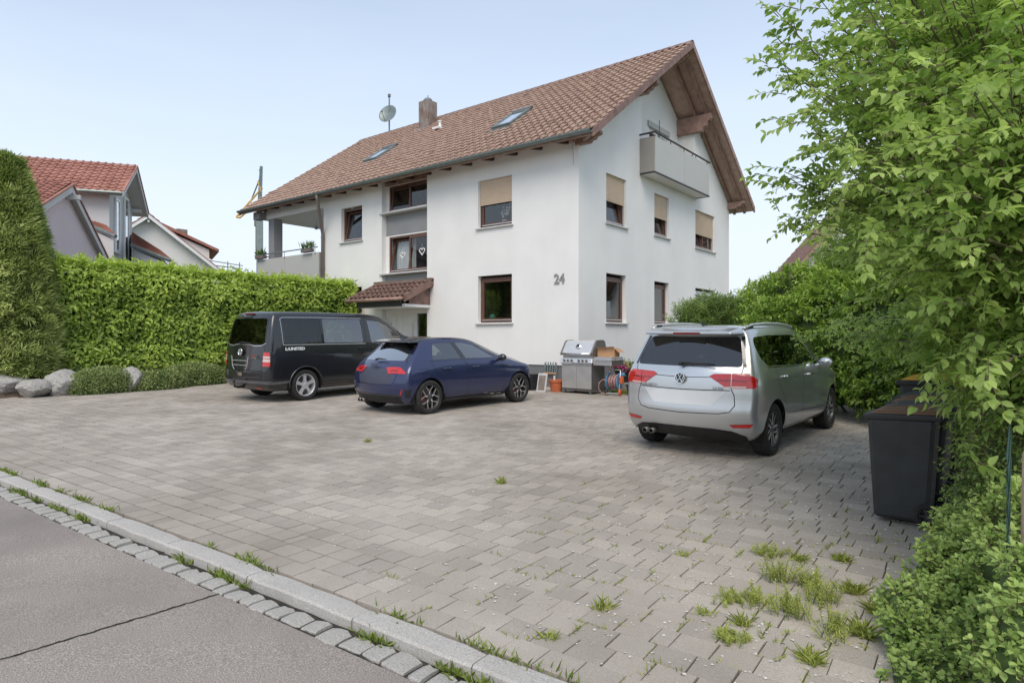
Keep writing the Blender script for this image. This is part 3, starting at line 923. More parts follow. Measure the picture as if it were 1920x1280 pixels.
bx('lead_flashing', MT['lead'], porch, -8.1, -5.36, -.14, -.005, 3.40, 3.50)
mb = MB(); mb.tube([(-8.12, -PW-.13, 2.80), (-5.40, -PW-.13, 2.80)], .055, 10); mb.build('porch_gutter', MT['wood'], porch, smooth=True)
bx('fascia', MT['trim_dark'], porch, -7.75, -5.66, -PW+.02, -PW+.09, 2.58, 2.80)
MB().add([(-5.52, -PW+.25, 2.66), (-5.52, -.002, 2.66), (-5.52, -.002, 3.30), (-5.52, -PW+.25, 2.82)], [(0, 1, 2, 3)]).build('gusset_board', MT['tile_dark'], porch)
bx('porch_ceiling', MT['white'], porch, -7.75, -5.52, -PW+.09, .19, 2.575, 2.64)
bx('porch_beam', MT['white'], porch, -5.70, -5.54, -PW+.1, -.0, 2.56, 2.66)
# entrance: white door with long handle, side glazing
mb = MB(); wall(mb, FS, (-7.84, -5.66, .3, 2.575), [(-7.38, -5.72, .62, 2.45)]); mb.build('entrance_wall', MT['render'], porch)
door = bx('door', MT['white'], porch, -7.34, -6.44, .26, .32, .64, 2.42, bevel=.006)
mb = MB()
for (a0, a1, z0, z1) in ((-7.38, -7.34, .62, 2.45), (-6.44, -6.38, .62, 2.45), (-7.34, -6.44, 2.42, 2.45), (-5.76, -5.72, .62, 2.45), (-6.38, -5.76, 2.41, 2.45), (-6.38, -5.76, 1.30, 1.36), (-6.38, -5.76, .62, .68)):
    mb.box(a0, a1, .24, .34, z0, z1)
mb.build('door_frame', MT['white'], porch)
bx('infill_panel', MT['white'], porch, -6.38, -5.76, .27, .31, .68, 1.30)
mb = MB()
for (a0, a1, z0, z1) in ((-7.22, -6.62, 1.55, 1.57), (-7.22, -6.62, 2.28, 2.30), (-7.22, -7.2, 1.57, 2.28), (-6.64, -6.62, 1.57, 2.28)): mb.box(a0, a1, .252, .262, z0, z1)
mb.build('door_moulding', MT['white'], door)
mb = MB(); mb.tube([(-6.54, .20, 1.0), (-6.54, .20, 2.1)], .016, 8); mb.tube([(-6.54, .20, 1.15), (-6.54, .26, 1.15)], .01, 6); mb.tube([(-6.54, .20, 1.95), (-6.54, .26, 1.95)], .01, 6); mb.build('handle', MT['steel'], door)
MB().quad((-6.38, .29, 1.36), (-5.76, .29, 1.36), (-5.76, .29, 2.41), (-6.38, .29, 2.41)).build('side_pane', MT['pane_dim'], porch)
bx('hall_lining', MT['room'], porch, -6.38, -5.72, .6, .62, 1.3, 2.45)
bx('letter_box', MT['steel'], porch, -7.80, -7.55, -.06, .195, 1.75, 2.12, bevel=.01)
bx('entrance_step', MT['paver'], porch, -7.9, -5.3, -1.1, .25, .3, .5, bevel=.01)

# open corner balcony (left) -------------------------------------------------
bal = empty('corner_balcony', (0, 0, 0)); bal.parent = house
bx('balcony_slab', MT['render'], bal, -15.3, -11.1, -.18, 4.5, 3.40, 3.60)
bx('balcony_ceiling', MT['render'], bal, -15.2, -11.102, .0, 4.5, 6.42, 6.50)
MB().hexa([(-15.2, -.0, 6.50), (-11.1, .0, 6.50), (-11.1, .12, 6.50), (-15.2, .12, 6.50)], [(-15.2, -.0, 7.02), (-11.1, .0, 7.02), (-11.1, .12, 7.08), (-15.2, .12, 7.08)]).build('edge_beam', MT['render'], bal)
bx('corner_beam', MT['spandrel'], bal, -15.45, -15.0, -.30, -.005, 6.42, 6.72)
bx('pillar', MT['spandrel'], bal, -14.85, -14.45, .02, .40, 3.6, 6.42)
for (a, b) in ((-15.3, -13.3), (-13.29, -11.12)):
    bx('parapet_panel', MT['panel'], bal, a, b, -.22, -.18, 3.42, 4.77)
bx('parapet_side', MT['panel_side'], bal, -11.16, -11.105, -.178, -.002, 3.42, 4.77)
bx('parapet_end', MT['panel_side'], bal, -15.3, -15.26, -.175, 4.4, 3.42, 4.77)
mb = MB(); mb.tube([(-15.45, -.24, 4.96), (-11.15, -.24, 4.96)], .022, 8); mb.tube([(-15.3, -.24, 4.96), (-15.3, 4.4, 4.96)], .022, 8)
for x_ in (-15.2, -13.3, -11.3): mb.tube([(x_, -.24, 4.96), (x_, -.24, 4.7)], .012, 6)
mb.build('handrail', MT['zinc'], bal)
# attic balcony on the gable ---------------------------------------------------
ab = empty('attic_balcony', (0, 0, 0)); ab.parent = house
bx('balcony_slab', MT['render'], ab, .002, .47, 3.50, 7.76, 6.60, 6.74)
bx('base_trim', MT['trim_dark'], ab, .472, .52, 3.47, 7.79, 6.585, 6.625)
bx('base_trim', MT['trim_dark'], ab, .02, .472, 3.455, 3.498, 6.585, 6.625)
bx('base_trim', MT['trim_dark'], ab, .02, .472, 7.762, 7.80, 6.585, 6.625)
for (a, b) in ((3.50, 5.62), (5.635, 7.76)): bx('parapet_panel', MT['panel'], ab, .475, .51, a, b, 6.63, 7.68)
bx('parapet_side', MT['panel_side'], ab, .01, .474, 3.462, 3.495, 6.63, 7.68)
bx('parapet_side', MT['panel_side'], ab, .01, .474, 7.765, 7.798, 6.63, 7.68)
mb = MB(); mb.tube([(.0, 3.47, 7.80), (.50, 3.47, 7.80), (.50, 7.85, 7.80)], .03, 8)
for y_ in (3.7, 4.6, 5.62, 6.6, 7.6): mb.tube([(.50, y_, 7.80), (.49, y_, 7.6)], .014, 6)
mb.build('handrail', MT['trim_dark'], ab)
mb = MB(); mb.tube([(.42, 3.95, 7.4), (.42, 3.95, 8.28)], .012, 6); mb.build('lamp_rod', MT['trim_dark'], ab)
mb = MB(); mb.tube([(-.55, 7.62, 8.0), (-.05, 7.62, 8.05)], .02, 6); mb.tube([(-.05, 7.62, 7.92), (-.05, 7.62, 8.2)], .02, 6); mb.build('wall_bracket', MT['steel_dark'], ab)

# things on and in the house -------------------------------------------------------
dish = empty('satellite_dish', (-13.82, 5.5, 11.0)); tag(dish, 'grey satellite dish on a mast at the ridge left of the chimney', 'satellite dish')
mb = MB(); mb.tube([(0, 0, -.3), (0, 0, 1.8)], .035, 8); mb.build('mast', MT['zinc'], dish)
mb = MB(); mb.lathe([(.001, 1.78), (.07, 1.78), (.07, 1.9), (.001, 1.9)], 8); mb.build('mast_head', MT['steel_dark'], dish)
Rm = Matrix.Translation((0, -.05, .95)) @ Vector((.30, -.90, .30)).normalized().to_track_quat('Z', 'Y').to_matrix().to_4x4()
mb = MB(); mb.lathe([(.001, .0), (.15, .008), (.28, .032), (.38, .062), (.44, .085), (.45, .08), (.38, .045), (.15, -.01), (.001, -.02)], 28, Rm); mb.build('dish', MT['zinc'], dish, smooth=True)
mb = MB(); mb.tube([Rm @ Vector((-.05, -.42, .08)), Rm @ Vector((-.02, -.22, .5))], .014, 6); mb.ball(Rm @ Vector((-.02, -.2, .52)), .05); mb.build('feed_arm', MT['steel_dark'], dish)

def heart(fn, cx, cz, s, label):
    pts = []
    for i in range(25):
        t = 2*PI*i/24
        pts.append((16*math.sin(t)**3/17*s, (13*math.cos(t)-5*math.cos(2*t)-2*math.cos(3*t)-math.cos(4*t))/17*s))
    mb = MB(); mb.tube([fn(cx+p, cz+q, .02) for p, q in pts[:-1]], .018, 6, closed=True)
    mb.tube([fn(cx, cz+s*.3, .02), fn(cx, cz+s*2.0, .02)], .003, 4)
    o = mb.build('window_heart', MT['white'], None); return tag(o, label, 'ornament')
heart(lambda a, z, d: FS(a, z, d+.06), -7.10, 4.38, .12, 'white heart hanging behind the tilted left half of the stair window')
heart(lambda a, z, d: FS(a, z, d-.03), -6.08, 4.42, .13, 'white heart hanging in the right half of the stair window')
def pot_plant(loc, label, kind):
    e = empty('window_plant', loc); tag(e, label, 'plant')
    mb = MB(); mb.lathe([(.001, 0), (.06, 0), (.085, .14), (.075, .14), (.07, .12), (.001, .12)], 12); mb.build('pot', MT['white'], e)
    mb = MB(); lf = MB()
    r = random.Random(3)
    for i in range(7):
        a = r.uniform(0, 6.28); h = r.uniform(.3, .6)
        tip = Vector((math.cos(a)*.16, math.sin(a)*.05, h))
        mb.tube([(0, 0, .1), (tip.x*.4, tip.y*.4, h*.6), tip], .006, 4)
        for k in range(3):
            q = tip*(.6+.2*k); lf.add([q, q+Vector((.05, .01, .03)), q+Vector((.07, 0, .09)), q+Vector((.0, -.01, .05))], [(0, 1, 2, 3)])
    mb.build('stem', MT['twig'], e); lf.build('blossom', MT['white'] if kind else MT['twig'], e)
pot_plant((-2.75, .32, 4.93), 'white potted orchid on the upper sill beside the half lowered shutter', 1)
e = MB().ball((-3.2, .30, 2.22), .11, 12, 8).build('window_ball', M('green_glaze', (.08, .32, .22), .3), None, smooth=True)
tag(e, 'small green ball on the sill inside the ground floor street window', 'ornament')
def planter(x, label):
    e = empty('balcony_planter', (x, -.26, 4.80)); tag(e, label, 'planter', 'planters hung on the corner balcony rail')
    bx('trough', MT['pipe'], e, -.30, .30, -.09, .09, 0, .13, bevel=.01)
    V, F, T = [], [], []
    r = random.Random(int(x*10))
    mb = MB()
    for i in range(60):
        b = Vector((r.uniform(-.33, .33), r.uniform(-.08, .08), .14)); t_ = b+Vector((r.uniform(-.12, .12), r.uniform(-.12, .12), r.uniform(.1, .34)))
        w = Vector((r.uniform(-.03, .03), r.uniform(-.03, .03), 0))
        mb.add([b, b.lerp(t_, .5)+w, t_, b.lerp(t_, .5)-w], [(0, 1, 2, 3)])
    mb.build('plants', MT['herb_plain'], e)
planter(-11.75, 'planter with bushy plants at the right end of the corner balcony rail')
planter(-14.95, 'small planter by the pillar at the left end of the corner balcony')
mb = MB(); mb.tube([(-13.3, 1.2, 6.42), (-13.3, 1.2, 6.15)], .006, 4); mb.ball((-13.3, 1.2, 6.08), .08, 8, 5)
tag(mb.build('hanging_ornament', MT['zinc'], None), 'small ornament hanging from the corner balcony ceiling', 'ornament')
# ---------------------------------------------------------------- foliage tools
def norm(a): return a/np.maximum(1e-9, np.linalg.norm(a, axis=-1, keepdims=True))
LEAF2 = (np.array([(0, 0, 0), (.5, .45, .10), (0, 1, -.03), (-.5, .45, .10)]), np.array([(0, 1, 2), (0, 2, 3)]))
LEAF8 = (np.array([(0, 0, 0), (-.40, .28, .07), (-.42, .62, .05), (0, 1, -.16), (.42, .62, .05), (.40, .28, .07), (0, .30, 0), (0, .64, -.04)]),
         np.array([(0, 6, 1), (0, 5, 6), (1, 6, 2), (6, 7, 2), (6, 5, 4), (6, 4, 7), (2, 7, 3), (7, 4, 3)]))
FAN = (lambda: (np.array(sum([[(0, 0, 0), (math.sin(a)*l-.05*math.cos(a), math.cos(a)*l*.6, z), (math.sin(a)*l*1.15, math.cos(a)*l*1.15, z*1.5), (math.sin(a)*l+.05*math.cos(a), math.cos(a)*l*.62, z)] for a, l, z in
        ((-1.0, .5, .1), (-.62, .72, -.06), (-.28, .9, .08), (.06, .95, -.04), (.4, .85, .1), (.75, .66, -.05), (1.1, .45, .06))], [])),
        np.array([(4*i, 4*i+1, 4*i+2) for i in range(7)]+[(4*i, 4*i+2, 4*i+3) for i in range(7)])))()
def leaf_arrays(tpl, pos, d, n, ln, wd, tint):
    V0, F0 = tpl
    d = norm(d); s = norm(np.cross(d, n)); n = np.cross(s, d)
    ln = np.broadcast_to(ln, (len(pos),))[:, None, None]; wd = np.broadcast_to(wd, (len(pos),))[:, None, None]
    V = pos[:, None, :] + s[:, None, :]*V0[None, :, :1]*wd + d[:, None, :]*V0[None, :, 1:2]*ln + n[:, None, :]*V0[None, :, 2:3]*ln
    k = len(V0)
    F = F0[None]+(np.arange(len(pos))*k)[:, None, None]
    return V.reshape(-1, 3), F.reshape(-1, 3), np.repeat(np.clip(tint, 0, 1), k)
def leaves(name, batches, mat, parent=None, smooth=True):
    Vs, Fs, Ts, off = [], [], [], 0
    for (V, F, T) in batches:
        Vs.append(V); Fs.append(F+off); Ts.append(T); off += len(V)
    me = mesh_np(name, np.concatenate(Vs), np.concatenate(Fs), mat, smooth=smooth, tint=np.concatenate(Ts))
    return link(name, me, None, parent)
def rnd_dir(n): return norm(RNG.normal(size=(n, 3)))
def lumpy(p, s=1.0, seed=0.):
    """cheap smooth noise in -1..1"""
    x, y, z = p[:, 0]*s, p[:, 1]*s, p[:, 2]*s
    return (np.sin(x*1.7+seed)+np.sin(y*2.1+seed*2+1)+np.sin(z*1.9+seed*3+2)+np.sin((x+y)*3.1+seed)+np.sin((y-z)*2.7+seed)+np.sin((x+z)*3.7))/6
def sprays(o, d, L, K=4, ll=.08, lw=.04, droop=.35, tpl=LEAF8, tint=None, spread=1.0, jitter=.25, term=True):
    """leafy twigs with opposite leaves: o, d (S,3), L (S,)"""
    S = len(o); L = np.broadcast_to(L, (S,))
    d = norm(d)
    P, D, Nn, T, SZ = [], [], [], [], []
    tint = RNG.random(S) if tint is None else tint
    side0 = norm(np.cross(d, np.array([0, 0, 1.])+RNG.normal(size=(S, 3))*.3))
    upn = np.cross(side0, d)
    ks = list(np.linspace(.25, 1, K))
    for i, t in enumerate(ks):
        p = o + d*(L*t)[:, None]; p[:, 2] -= droop*L*t*t
        tang = norm(d*1.0 + np.array([0, 0, -1.])*(2*droop*t))
        sd = side0 if i % 2 == 0 else norm(side0*.5+upn*.86)
        for sg in (-1, 1):
            dd = sd*sg*spread + tang*.7 + RNG.normal(size=(S, 3))*jitter + np.array([0, 0, -.25])
            P.append(p); D.append(dd); Nn.append(np.array([0, 0, 1.])+upn*.6+RNG.normal(size=(S, 3))*.35)
            T.append(tint+RNG.normal(size=S)*.12 + .12*(t-.5)); SZ.append((.75+.4*RNG.random(S))*(1.05-.25*t))
        if i == K-1 and term:
            P.append(p); D.append(tang+RNG.normal(size=(S, 3))*.2); Nn.append(np.array([0, 0, 1.])+upn*.6+RNG.normal(size=(S, 3))*.3); T.append(tint+.25); SZ.append(.6+.4*RNG.random(S))
    P, D, Nn, T, SZ = map(np.concatenate, (P, D, Nn, T, SZ))
    return leaf_arrays(tpl, P, D, Nn, ll*SZ, lw*SZ, T)
def twig_mesh(o, d, L, droop=.35, r=.004):
    """three-sided thin twigs for the same sprays"""
    S = len(o); d = norm(d); L = np.broadcast_to(L, (S,))
    V, F = [], []
    a = norm(np.cross(d, np.array([0, 0, 1.])+.01)); b = np.cross(a, d)
    rings = []
    for t in (0, .5, 1.):
        p = o+d*(L*t)[:, None]; p[:, 2] -= droop*L*t*t
        for w in (0, 2.09, 4.19): rings.append(p+(a*math.cos(w)+b*math.sin(w))*r*(1.2-t*.8))
    V = np.stack(rings, 1).reshape(-1, 3)
    f0 = []
    for k in range(2):
        for j in range(3): f0 += [(k*3+j, k*3+(j+1) % 3, k*3+3+(j+1) % 3), (k*3+j, k*3+3+(j+1) % 3, k*3+3+j)]
    F = np.array(f0)[None]+(np.arange(S)*9)[:, None, None]
    return V, F.reshape(-1, 3)

MT['laurel'] = leafmat('laurel_leaf', (.17, .28, .05), (.50, .62, .14), .32, 0.4)
MT['laurel2'] = leafmat('laurel_leaf_dark', (.11, .21, .035), (.38, .52, .11), .30, 0.38)
MT['thuja'] = leafmat('thuja_frond', (.23, .32, .08), (.66, .74, .28), .7, 0.35)
MT['cover'] = leafmat('ground_cover_leaf', (.14, .20, .06), (.40, .46, .18), .5, .2)
MT['dogwood'] = leafmat('dogwood_leaf', (.17, .285, .055), (.50, .63, .20), .42, 0.5)
MT['lance'] = leafmat('lance_leaf', (.18, .30, .055), (.52, .64, .18), .42, 0.45)
MT['privet'] = leafmat('privet_leaf', (0.1, 0.19, 0.04), (0.33, 0.43, 0.12), .40, .3)
MT['herb'] = leafmat('herb_leaf', (.16, .27, .06), (.46, .58, .19), .55, .35)
MT['weed'] = leafmat('weed_leaf', (.20, .27, .05), (.54, .58, .16), .55, .35)
MT['grass'] = leafmat('grass_blade', (0.13, 0.2, 0.03), (0.34, 0.42, 0.1), .5, .35)
MT['oleander'] = leafmat('oleander_leaf', (0.1, 0.18, 0.05), (0.32, 0.43, 0.13), .42, .3)
MT['core'] = M('shaded_inner_foliage', (.06, .095, .025), .9, var=.4, scale=9)  # for solid filler cores; the shade inside the plants is put into this colour

# ---------------------------------------------------------------- laurel hedge on the left
def hedge(name, label, p0, p1, thick, zb, z0, z1, mat, n_front, n_top, ll=.10, lw=.042, inset=.12, bulge=.14, seed=1., young=.5):
    """leafy hedge between p0 and p1 (front foot line), thickness to the left of the direction"""
    p0, p1 = Vector(p0), Vector(p1)
    L = (p1-p0).length; u = np.array([*(p1-p0).normalized()])
    w = np.array([-u[1], u[0]])           # towards the back
    e = empty(name, (0, 0, 0)); tag(e, label, 'hedge')
    top = lambda s: z0+(z1-z0)*s
    mk = MB()
    def pt(s, t, z): return (p0.x+u[0]*s*L+w[0]*t, p0.y+u[1]*s*L+w[1]*t, z)
    i_ = .26
    a, b = i_/L, 1-i_/L
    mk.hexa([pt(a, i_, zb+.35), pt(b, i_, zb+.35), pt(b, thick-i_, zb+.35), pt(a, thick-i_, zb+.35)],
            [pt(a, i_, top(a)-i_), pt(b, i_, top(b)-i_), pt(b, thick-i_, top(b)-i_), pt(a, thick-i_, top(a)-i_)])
    mk.build('shade_core', MT['core'], e)  # added dark block behind the leaves, stops the view through the hedge
    B = []
    def emit(n, face):
        if face == 'front': s = RNG.random(n); h = RNG.random(n); t = np.zeros(n); nn = np.array([-w[0], -w[1], .25])
        elif face == 'top': s = RNG.random(n); h = np.ones(n); t = RNG.random(n)*thick; nn = np.array([-w[0]*.3, -w[1]*.3, 1.])
        elif face == 'end1': s = np.ones(n); h = RNG.random(n); t = RNG.random(n)*thick; nn = np.array([u[0], u[1], .25])
        else: s = np.zeros(n); h = RNG.random(n); t = RNG.random(n)*thick; nn = np.array([-u[0], -u[1], .25])
        P = np.stack([p0.x+u[0]*s*L+w[0]*t, p0.y+u[1]*s*L+w[1]*t, zb+(top(s)-zb)*h], 1)
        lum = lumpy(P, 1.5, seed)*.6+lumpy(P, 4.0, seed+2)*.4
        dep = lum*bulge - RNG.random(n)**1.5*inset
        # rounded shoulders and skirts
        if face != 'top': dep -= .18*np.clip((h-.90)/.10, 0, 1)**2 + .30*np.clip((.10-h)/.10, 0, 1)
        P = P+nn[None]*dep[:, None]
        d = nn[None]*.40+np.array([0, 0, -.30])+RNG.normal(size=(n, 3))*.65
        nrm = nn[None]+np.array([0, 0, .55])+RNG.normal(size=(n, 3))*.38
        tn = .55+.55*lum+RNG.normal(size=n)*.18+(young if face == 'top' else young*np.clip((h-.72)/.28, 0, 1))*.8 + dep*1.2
        k = .75+.5*RNG.random(n)
        B.append(leaf_arrays(LEAF8, P, d, nrm, ll*k, lw*k, tn))
    emit(n_front, 'front'); emit(n_top, 'top')
    emit(int(n_front*thick/L*.9), 'end1'); emit(int(n_front*thick/L*.9), 'end0')
    # upright young shoots on the top
    m = int(n_top*.05)
    s = RNG.random(m); t = RNG.random(m)*thick*.8
    o = np.stack([p0.x+u[0]*s*L+w[0]*t, p0.y+u[1]*s*L+w[1]*t, top(s)-.08+lumpy(np.stack([s*L, t, s], 1), 1.5)*.06], 1)
    d = np.array([0, 0, 1.])+RNG.normal(size=(m, 3))*.3
    B.append(sprays(o, d, .12+.16*RNG.random(m), 3, ll, lw*.9, .0, tint=.75+.25*RNG.random(m), spread=.7))
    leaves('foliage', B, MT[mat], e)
    st = MB()
    for i in range(int(L/.7)):
        s_ = (i+.5)/int(L/.7); q = pt(s_, .4+.3*random.random(), zb-.1); q2 = (q[0]+random.uniform(-.2, .2), q[1]+random.uniform(-.2, .2), zb+.9)
        st.tube([q, q2], [.03, .02], 6)
    st.build('stems', MT['bark'], e)
    return e
# thickness side: left of p0->p1.  front foot runs from the house end towards the street so that the back is at -X
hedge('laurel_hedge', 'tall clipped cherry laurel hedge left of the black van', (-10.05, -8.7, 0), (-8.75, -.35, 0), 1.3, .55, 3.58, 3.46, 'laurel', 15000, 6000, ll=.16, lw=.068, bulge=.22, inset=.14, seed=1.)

# ---------------------------------------------------------------- conifer in the left corner
def conifer(base, H, prof, label):
    e = empty('conifer_tree', base); tag(e, label, 'tree')
    m, q = 1500, 11
    n = m*q
    h = np.repeat(RNG.random(m)**.85, q); a = np.repeat(RNG.random(m)*2*PI, q)
    ct = np.repeat(RNG.normal(size=m)*.20, q)
    h = np.clip(h+RNG.normal(size=n)*.013, 0, 1); 
    r = np.interp(h, [p[0] for p in prof], [p[1] for p in prof])
    a = a+RNG.normal(size=n)*.085/np.maximum(.25, r)
    P = np.stack([np.cos(a)*r, np.sin(a)*r, h*H], 1)
    lum = lumpy(P, 2.2, 4.)*.6+lumpy(P, 5.2, 2.)*.5
    rr = r*(1+.10*lum) + np.repeat(RNG.normal(size=m)*.07, q) - RNG.random(n)**1.6*.12*np.minimum(1, r)
    P = np.stack([np.cos(a)*rr, np.sin(a)*rr, h*H+.05*lum], 1)
    out = np.stack([np.cos(a), np.sin(a), np.zeros(n)], 1)
    d = out*.75+np.array([0, 0, .30])+RNG.normal(size=(n, 3))*.50
    nrm = out*.8+np.array([0, 0, .8])+RNG.normal(size=(n, 3))*.45
    tn = .48+.55*lum+ct+RNG.normal(size=n)*.10+.25*(1-h)-.10
    k = .15+.12*RNG.random(n)
    leaves('crown', [leaf_arrays(FAN, P, d, nrm, k, k, tn)], MT['thuja'], e)
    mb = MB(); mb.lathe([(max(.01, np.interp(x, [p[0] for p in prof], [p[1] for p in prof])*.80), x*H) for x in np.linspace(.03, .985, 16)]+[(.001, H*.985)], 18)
    mb.build('shade_core', MT['core'], e, smooth=True)  # dark solid cone standing in for the shaded inside of the crown
    mb = MB(); mb.tube([(0, 0, -.3), (0, 0, .6)], [.10, .09], 8); mb.build('trunk', MT['bark'], e)
b = at(12, 690, 15.7); b.z = gz(b.x, b.y)+.42
conifer(b, 6.02-b.z, [(0, .85), (.03, .97), (.10, 1.04), (.30, .97), (.48, .85), (.62, .71), (.76, .54), (.88, .34), (.95, .19), (1, .03)],
        'broad pale green conical conifer at the left edge beside the hedge')

# ---------------------------------------------------------------- boulders, ground cover, hosta
def boulder(c, rx, ry, rz_, seed, label, rot=0.):
    bm = bmesh.new(); bmesh.ops.create_icosphere(bm, subdivisions=4, radius=1)
    r = np.random.default_rng(seed)
    planes = [(norm(r.normal(size=3)), .62+.25*r.random()) for _ in range(15)]
    for v in bm.verts:
        p = np.array(v.co)
        q = p.copy()
        m = 1.
        for n_, k in planes:
            dt = float(q @ n_)
            if dt > k: q = q-n_*(dt-k)*.86
        q *= 1+.035*math.sin(q[0]*6+seed)*math.sin(q[1]*7)+.02*math.sin(q[2]*17+q[0]*13+seed)+.012*math.sin(q[1]*31+q[2]*23)
        v.co = (q[0]*rx, q[1]*ry, q[2]*rz_)
    me = bpy.data.meshes.new('boulder'); bm.to_mesh(me); bm.free()
    me.polygons.foreach_set('use_smooth', [True]*len(me.polygons)); me.materials.append(MT['boulder'])
    try: me.set_sharp_from_angle(angle=math.radians(24))
    except Exception: pass
    o = link('boulder', me); o.location = c; o.rotation_euler = (0, 0, rot)
    return tag(o, label, 'boulder', 'boulders edging the raised bed')
def wz(u, v, dx=0, dy=0, dz=0):
    p = gat(u, v); return Vector((p.x+dx, p.y+dy, p.z+dz))
boulder(wz(2, 745, -.30, .25, .24), .46, .52, .34, 5, 'grey boulder cut by the left edge of the picture', .2)
boulder(wz(62, 745, -.22, .1, .18), .38, .46, .30, 8, 'pale angular boulder in front of the hosta', 1.)
boulder(wz(122, 741, -.28, .15, .24), .46, .60, .37, 12, 'largest rounded grey boulder, right of the hosta', .6)
boulder(wz(252, 734, -.25, 0, .22), .32, .30, .40, 21, 'small pale boulder between the two ground cover shrubs', .1)
boulder(wz(408, 716, -.35, 0, .38), .3, .4, .30, 33, 'small pale boulder beside the rear of the black van', .4)
def mound(c, rx, ry, h, n, label, seed, rot=0.):
    e = empty('ground_cover_shrub', c, rot); tag(e, label, 'shrub', 'low shrubs spilling over the boulders')
    a = RNG.random(n)*2*PI; t = np.sqrt(RNG.random(n))
    ph = t*PI/2
    P = np.stack([np.cos(a)*np.sin(ph)*rx, np.sin(a)*np.sin(ph)*ry, np.cos(ph)**.6*h], 1)
    lum = lumpy(P, 3.5, seed)*.6+lumpy(P, 9, seed)*.4
    nrm = norm(np.stack([P[:, 0]/rx**2, P[:, 1]/ry**2, P[:, 2]/h**2+.2], 1))
    P = P+nrm*(lum*.07-RNG.random(n)*.07)[:, None]
    d = nrm+RNG.normal(size=(n, 3))*.8
    k = .022+.018*RNG.random(n)
    leaves('foliage', [leaf_arrays(LEAF2, P, d, nrm+RNG.normal(size=(n, 3))*.5, k*1.5, k, .38+.6*lum+RNG.normal(size=n)*.2)], MT['cover'], e)
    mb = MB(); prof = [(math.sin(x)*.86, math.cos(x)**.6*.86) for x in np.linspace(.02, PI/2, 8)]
    mb.lathe([(r_, z_*h) for r_, z_ in prof], 16, Matrix.Diagonal((rx, ry, 1, 1))); mb.build('shade_core', MT['core'], e)  # dark solid dome filling the mound below its leaves
p = wz(198, 738, -.5, .2); mound(p, .62, .95, .62, 9000, 'rounded low green shrub spilling over stones under the left hedge', 1., .1)
p = wz(300, 731, -.45, .1); mound(p, .50, .85, .50, 7000, 'low green shrub over the stones under the middle of the hedge', 2., .1)
p = wz(372, 723, -.45, .1); mound(p, .52, 1.0, .62, 8000, 'low green shrub over the stones close to the black van', 3., .1)
def rosette(loc, n, ll, lw, label, mat, name='hosta_plant', h=.5):
    e = empty(name, loc); tag(e, label, 'plant')
    a = np.arange(n)*2.4+RNG.random(n)*.3; t = (np.arange(n)+1)/n
    d = np.stack([np.cos(a)*(.4+t*.8), np.sin(a)*(.4+t*.8), h*(1.2-t)], 1)
    P = norm(d)*.05*t[:, None]
    P = np.concatenate([P]); nrm = np.array([0, 0, 1.])+RNG.normal(size=(n, 3))*.2
    P[:, 2] += .12*(1-t)+.05
    leaves('leaf_rosette', [leaf_arrays(LEAF8, P, d, nrm, ll*(.7+.5*t), lw*(.7+.5*t), .55+.3*RNG.random(n))], MT[mat], e)
p = wz(72, 700, 0, 0); p = at(68, 708, 15.6)
rosette(p+Vector((0, 0, .0)), 22, .26, .19, 'bright green broad-leaved hosta between the boulders', 'lance')

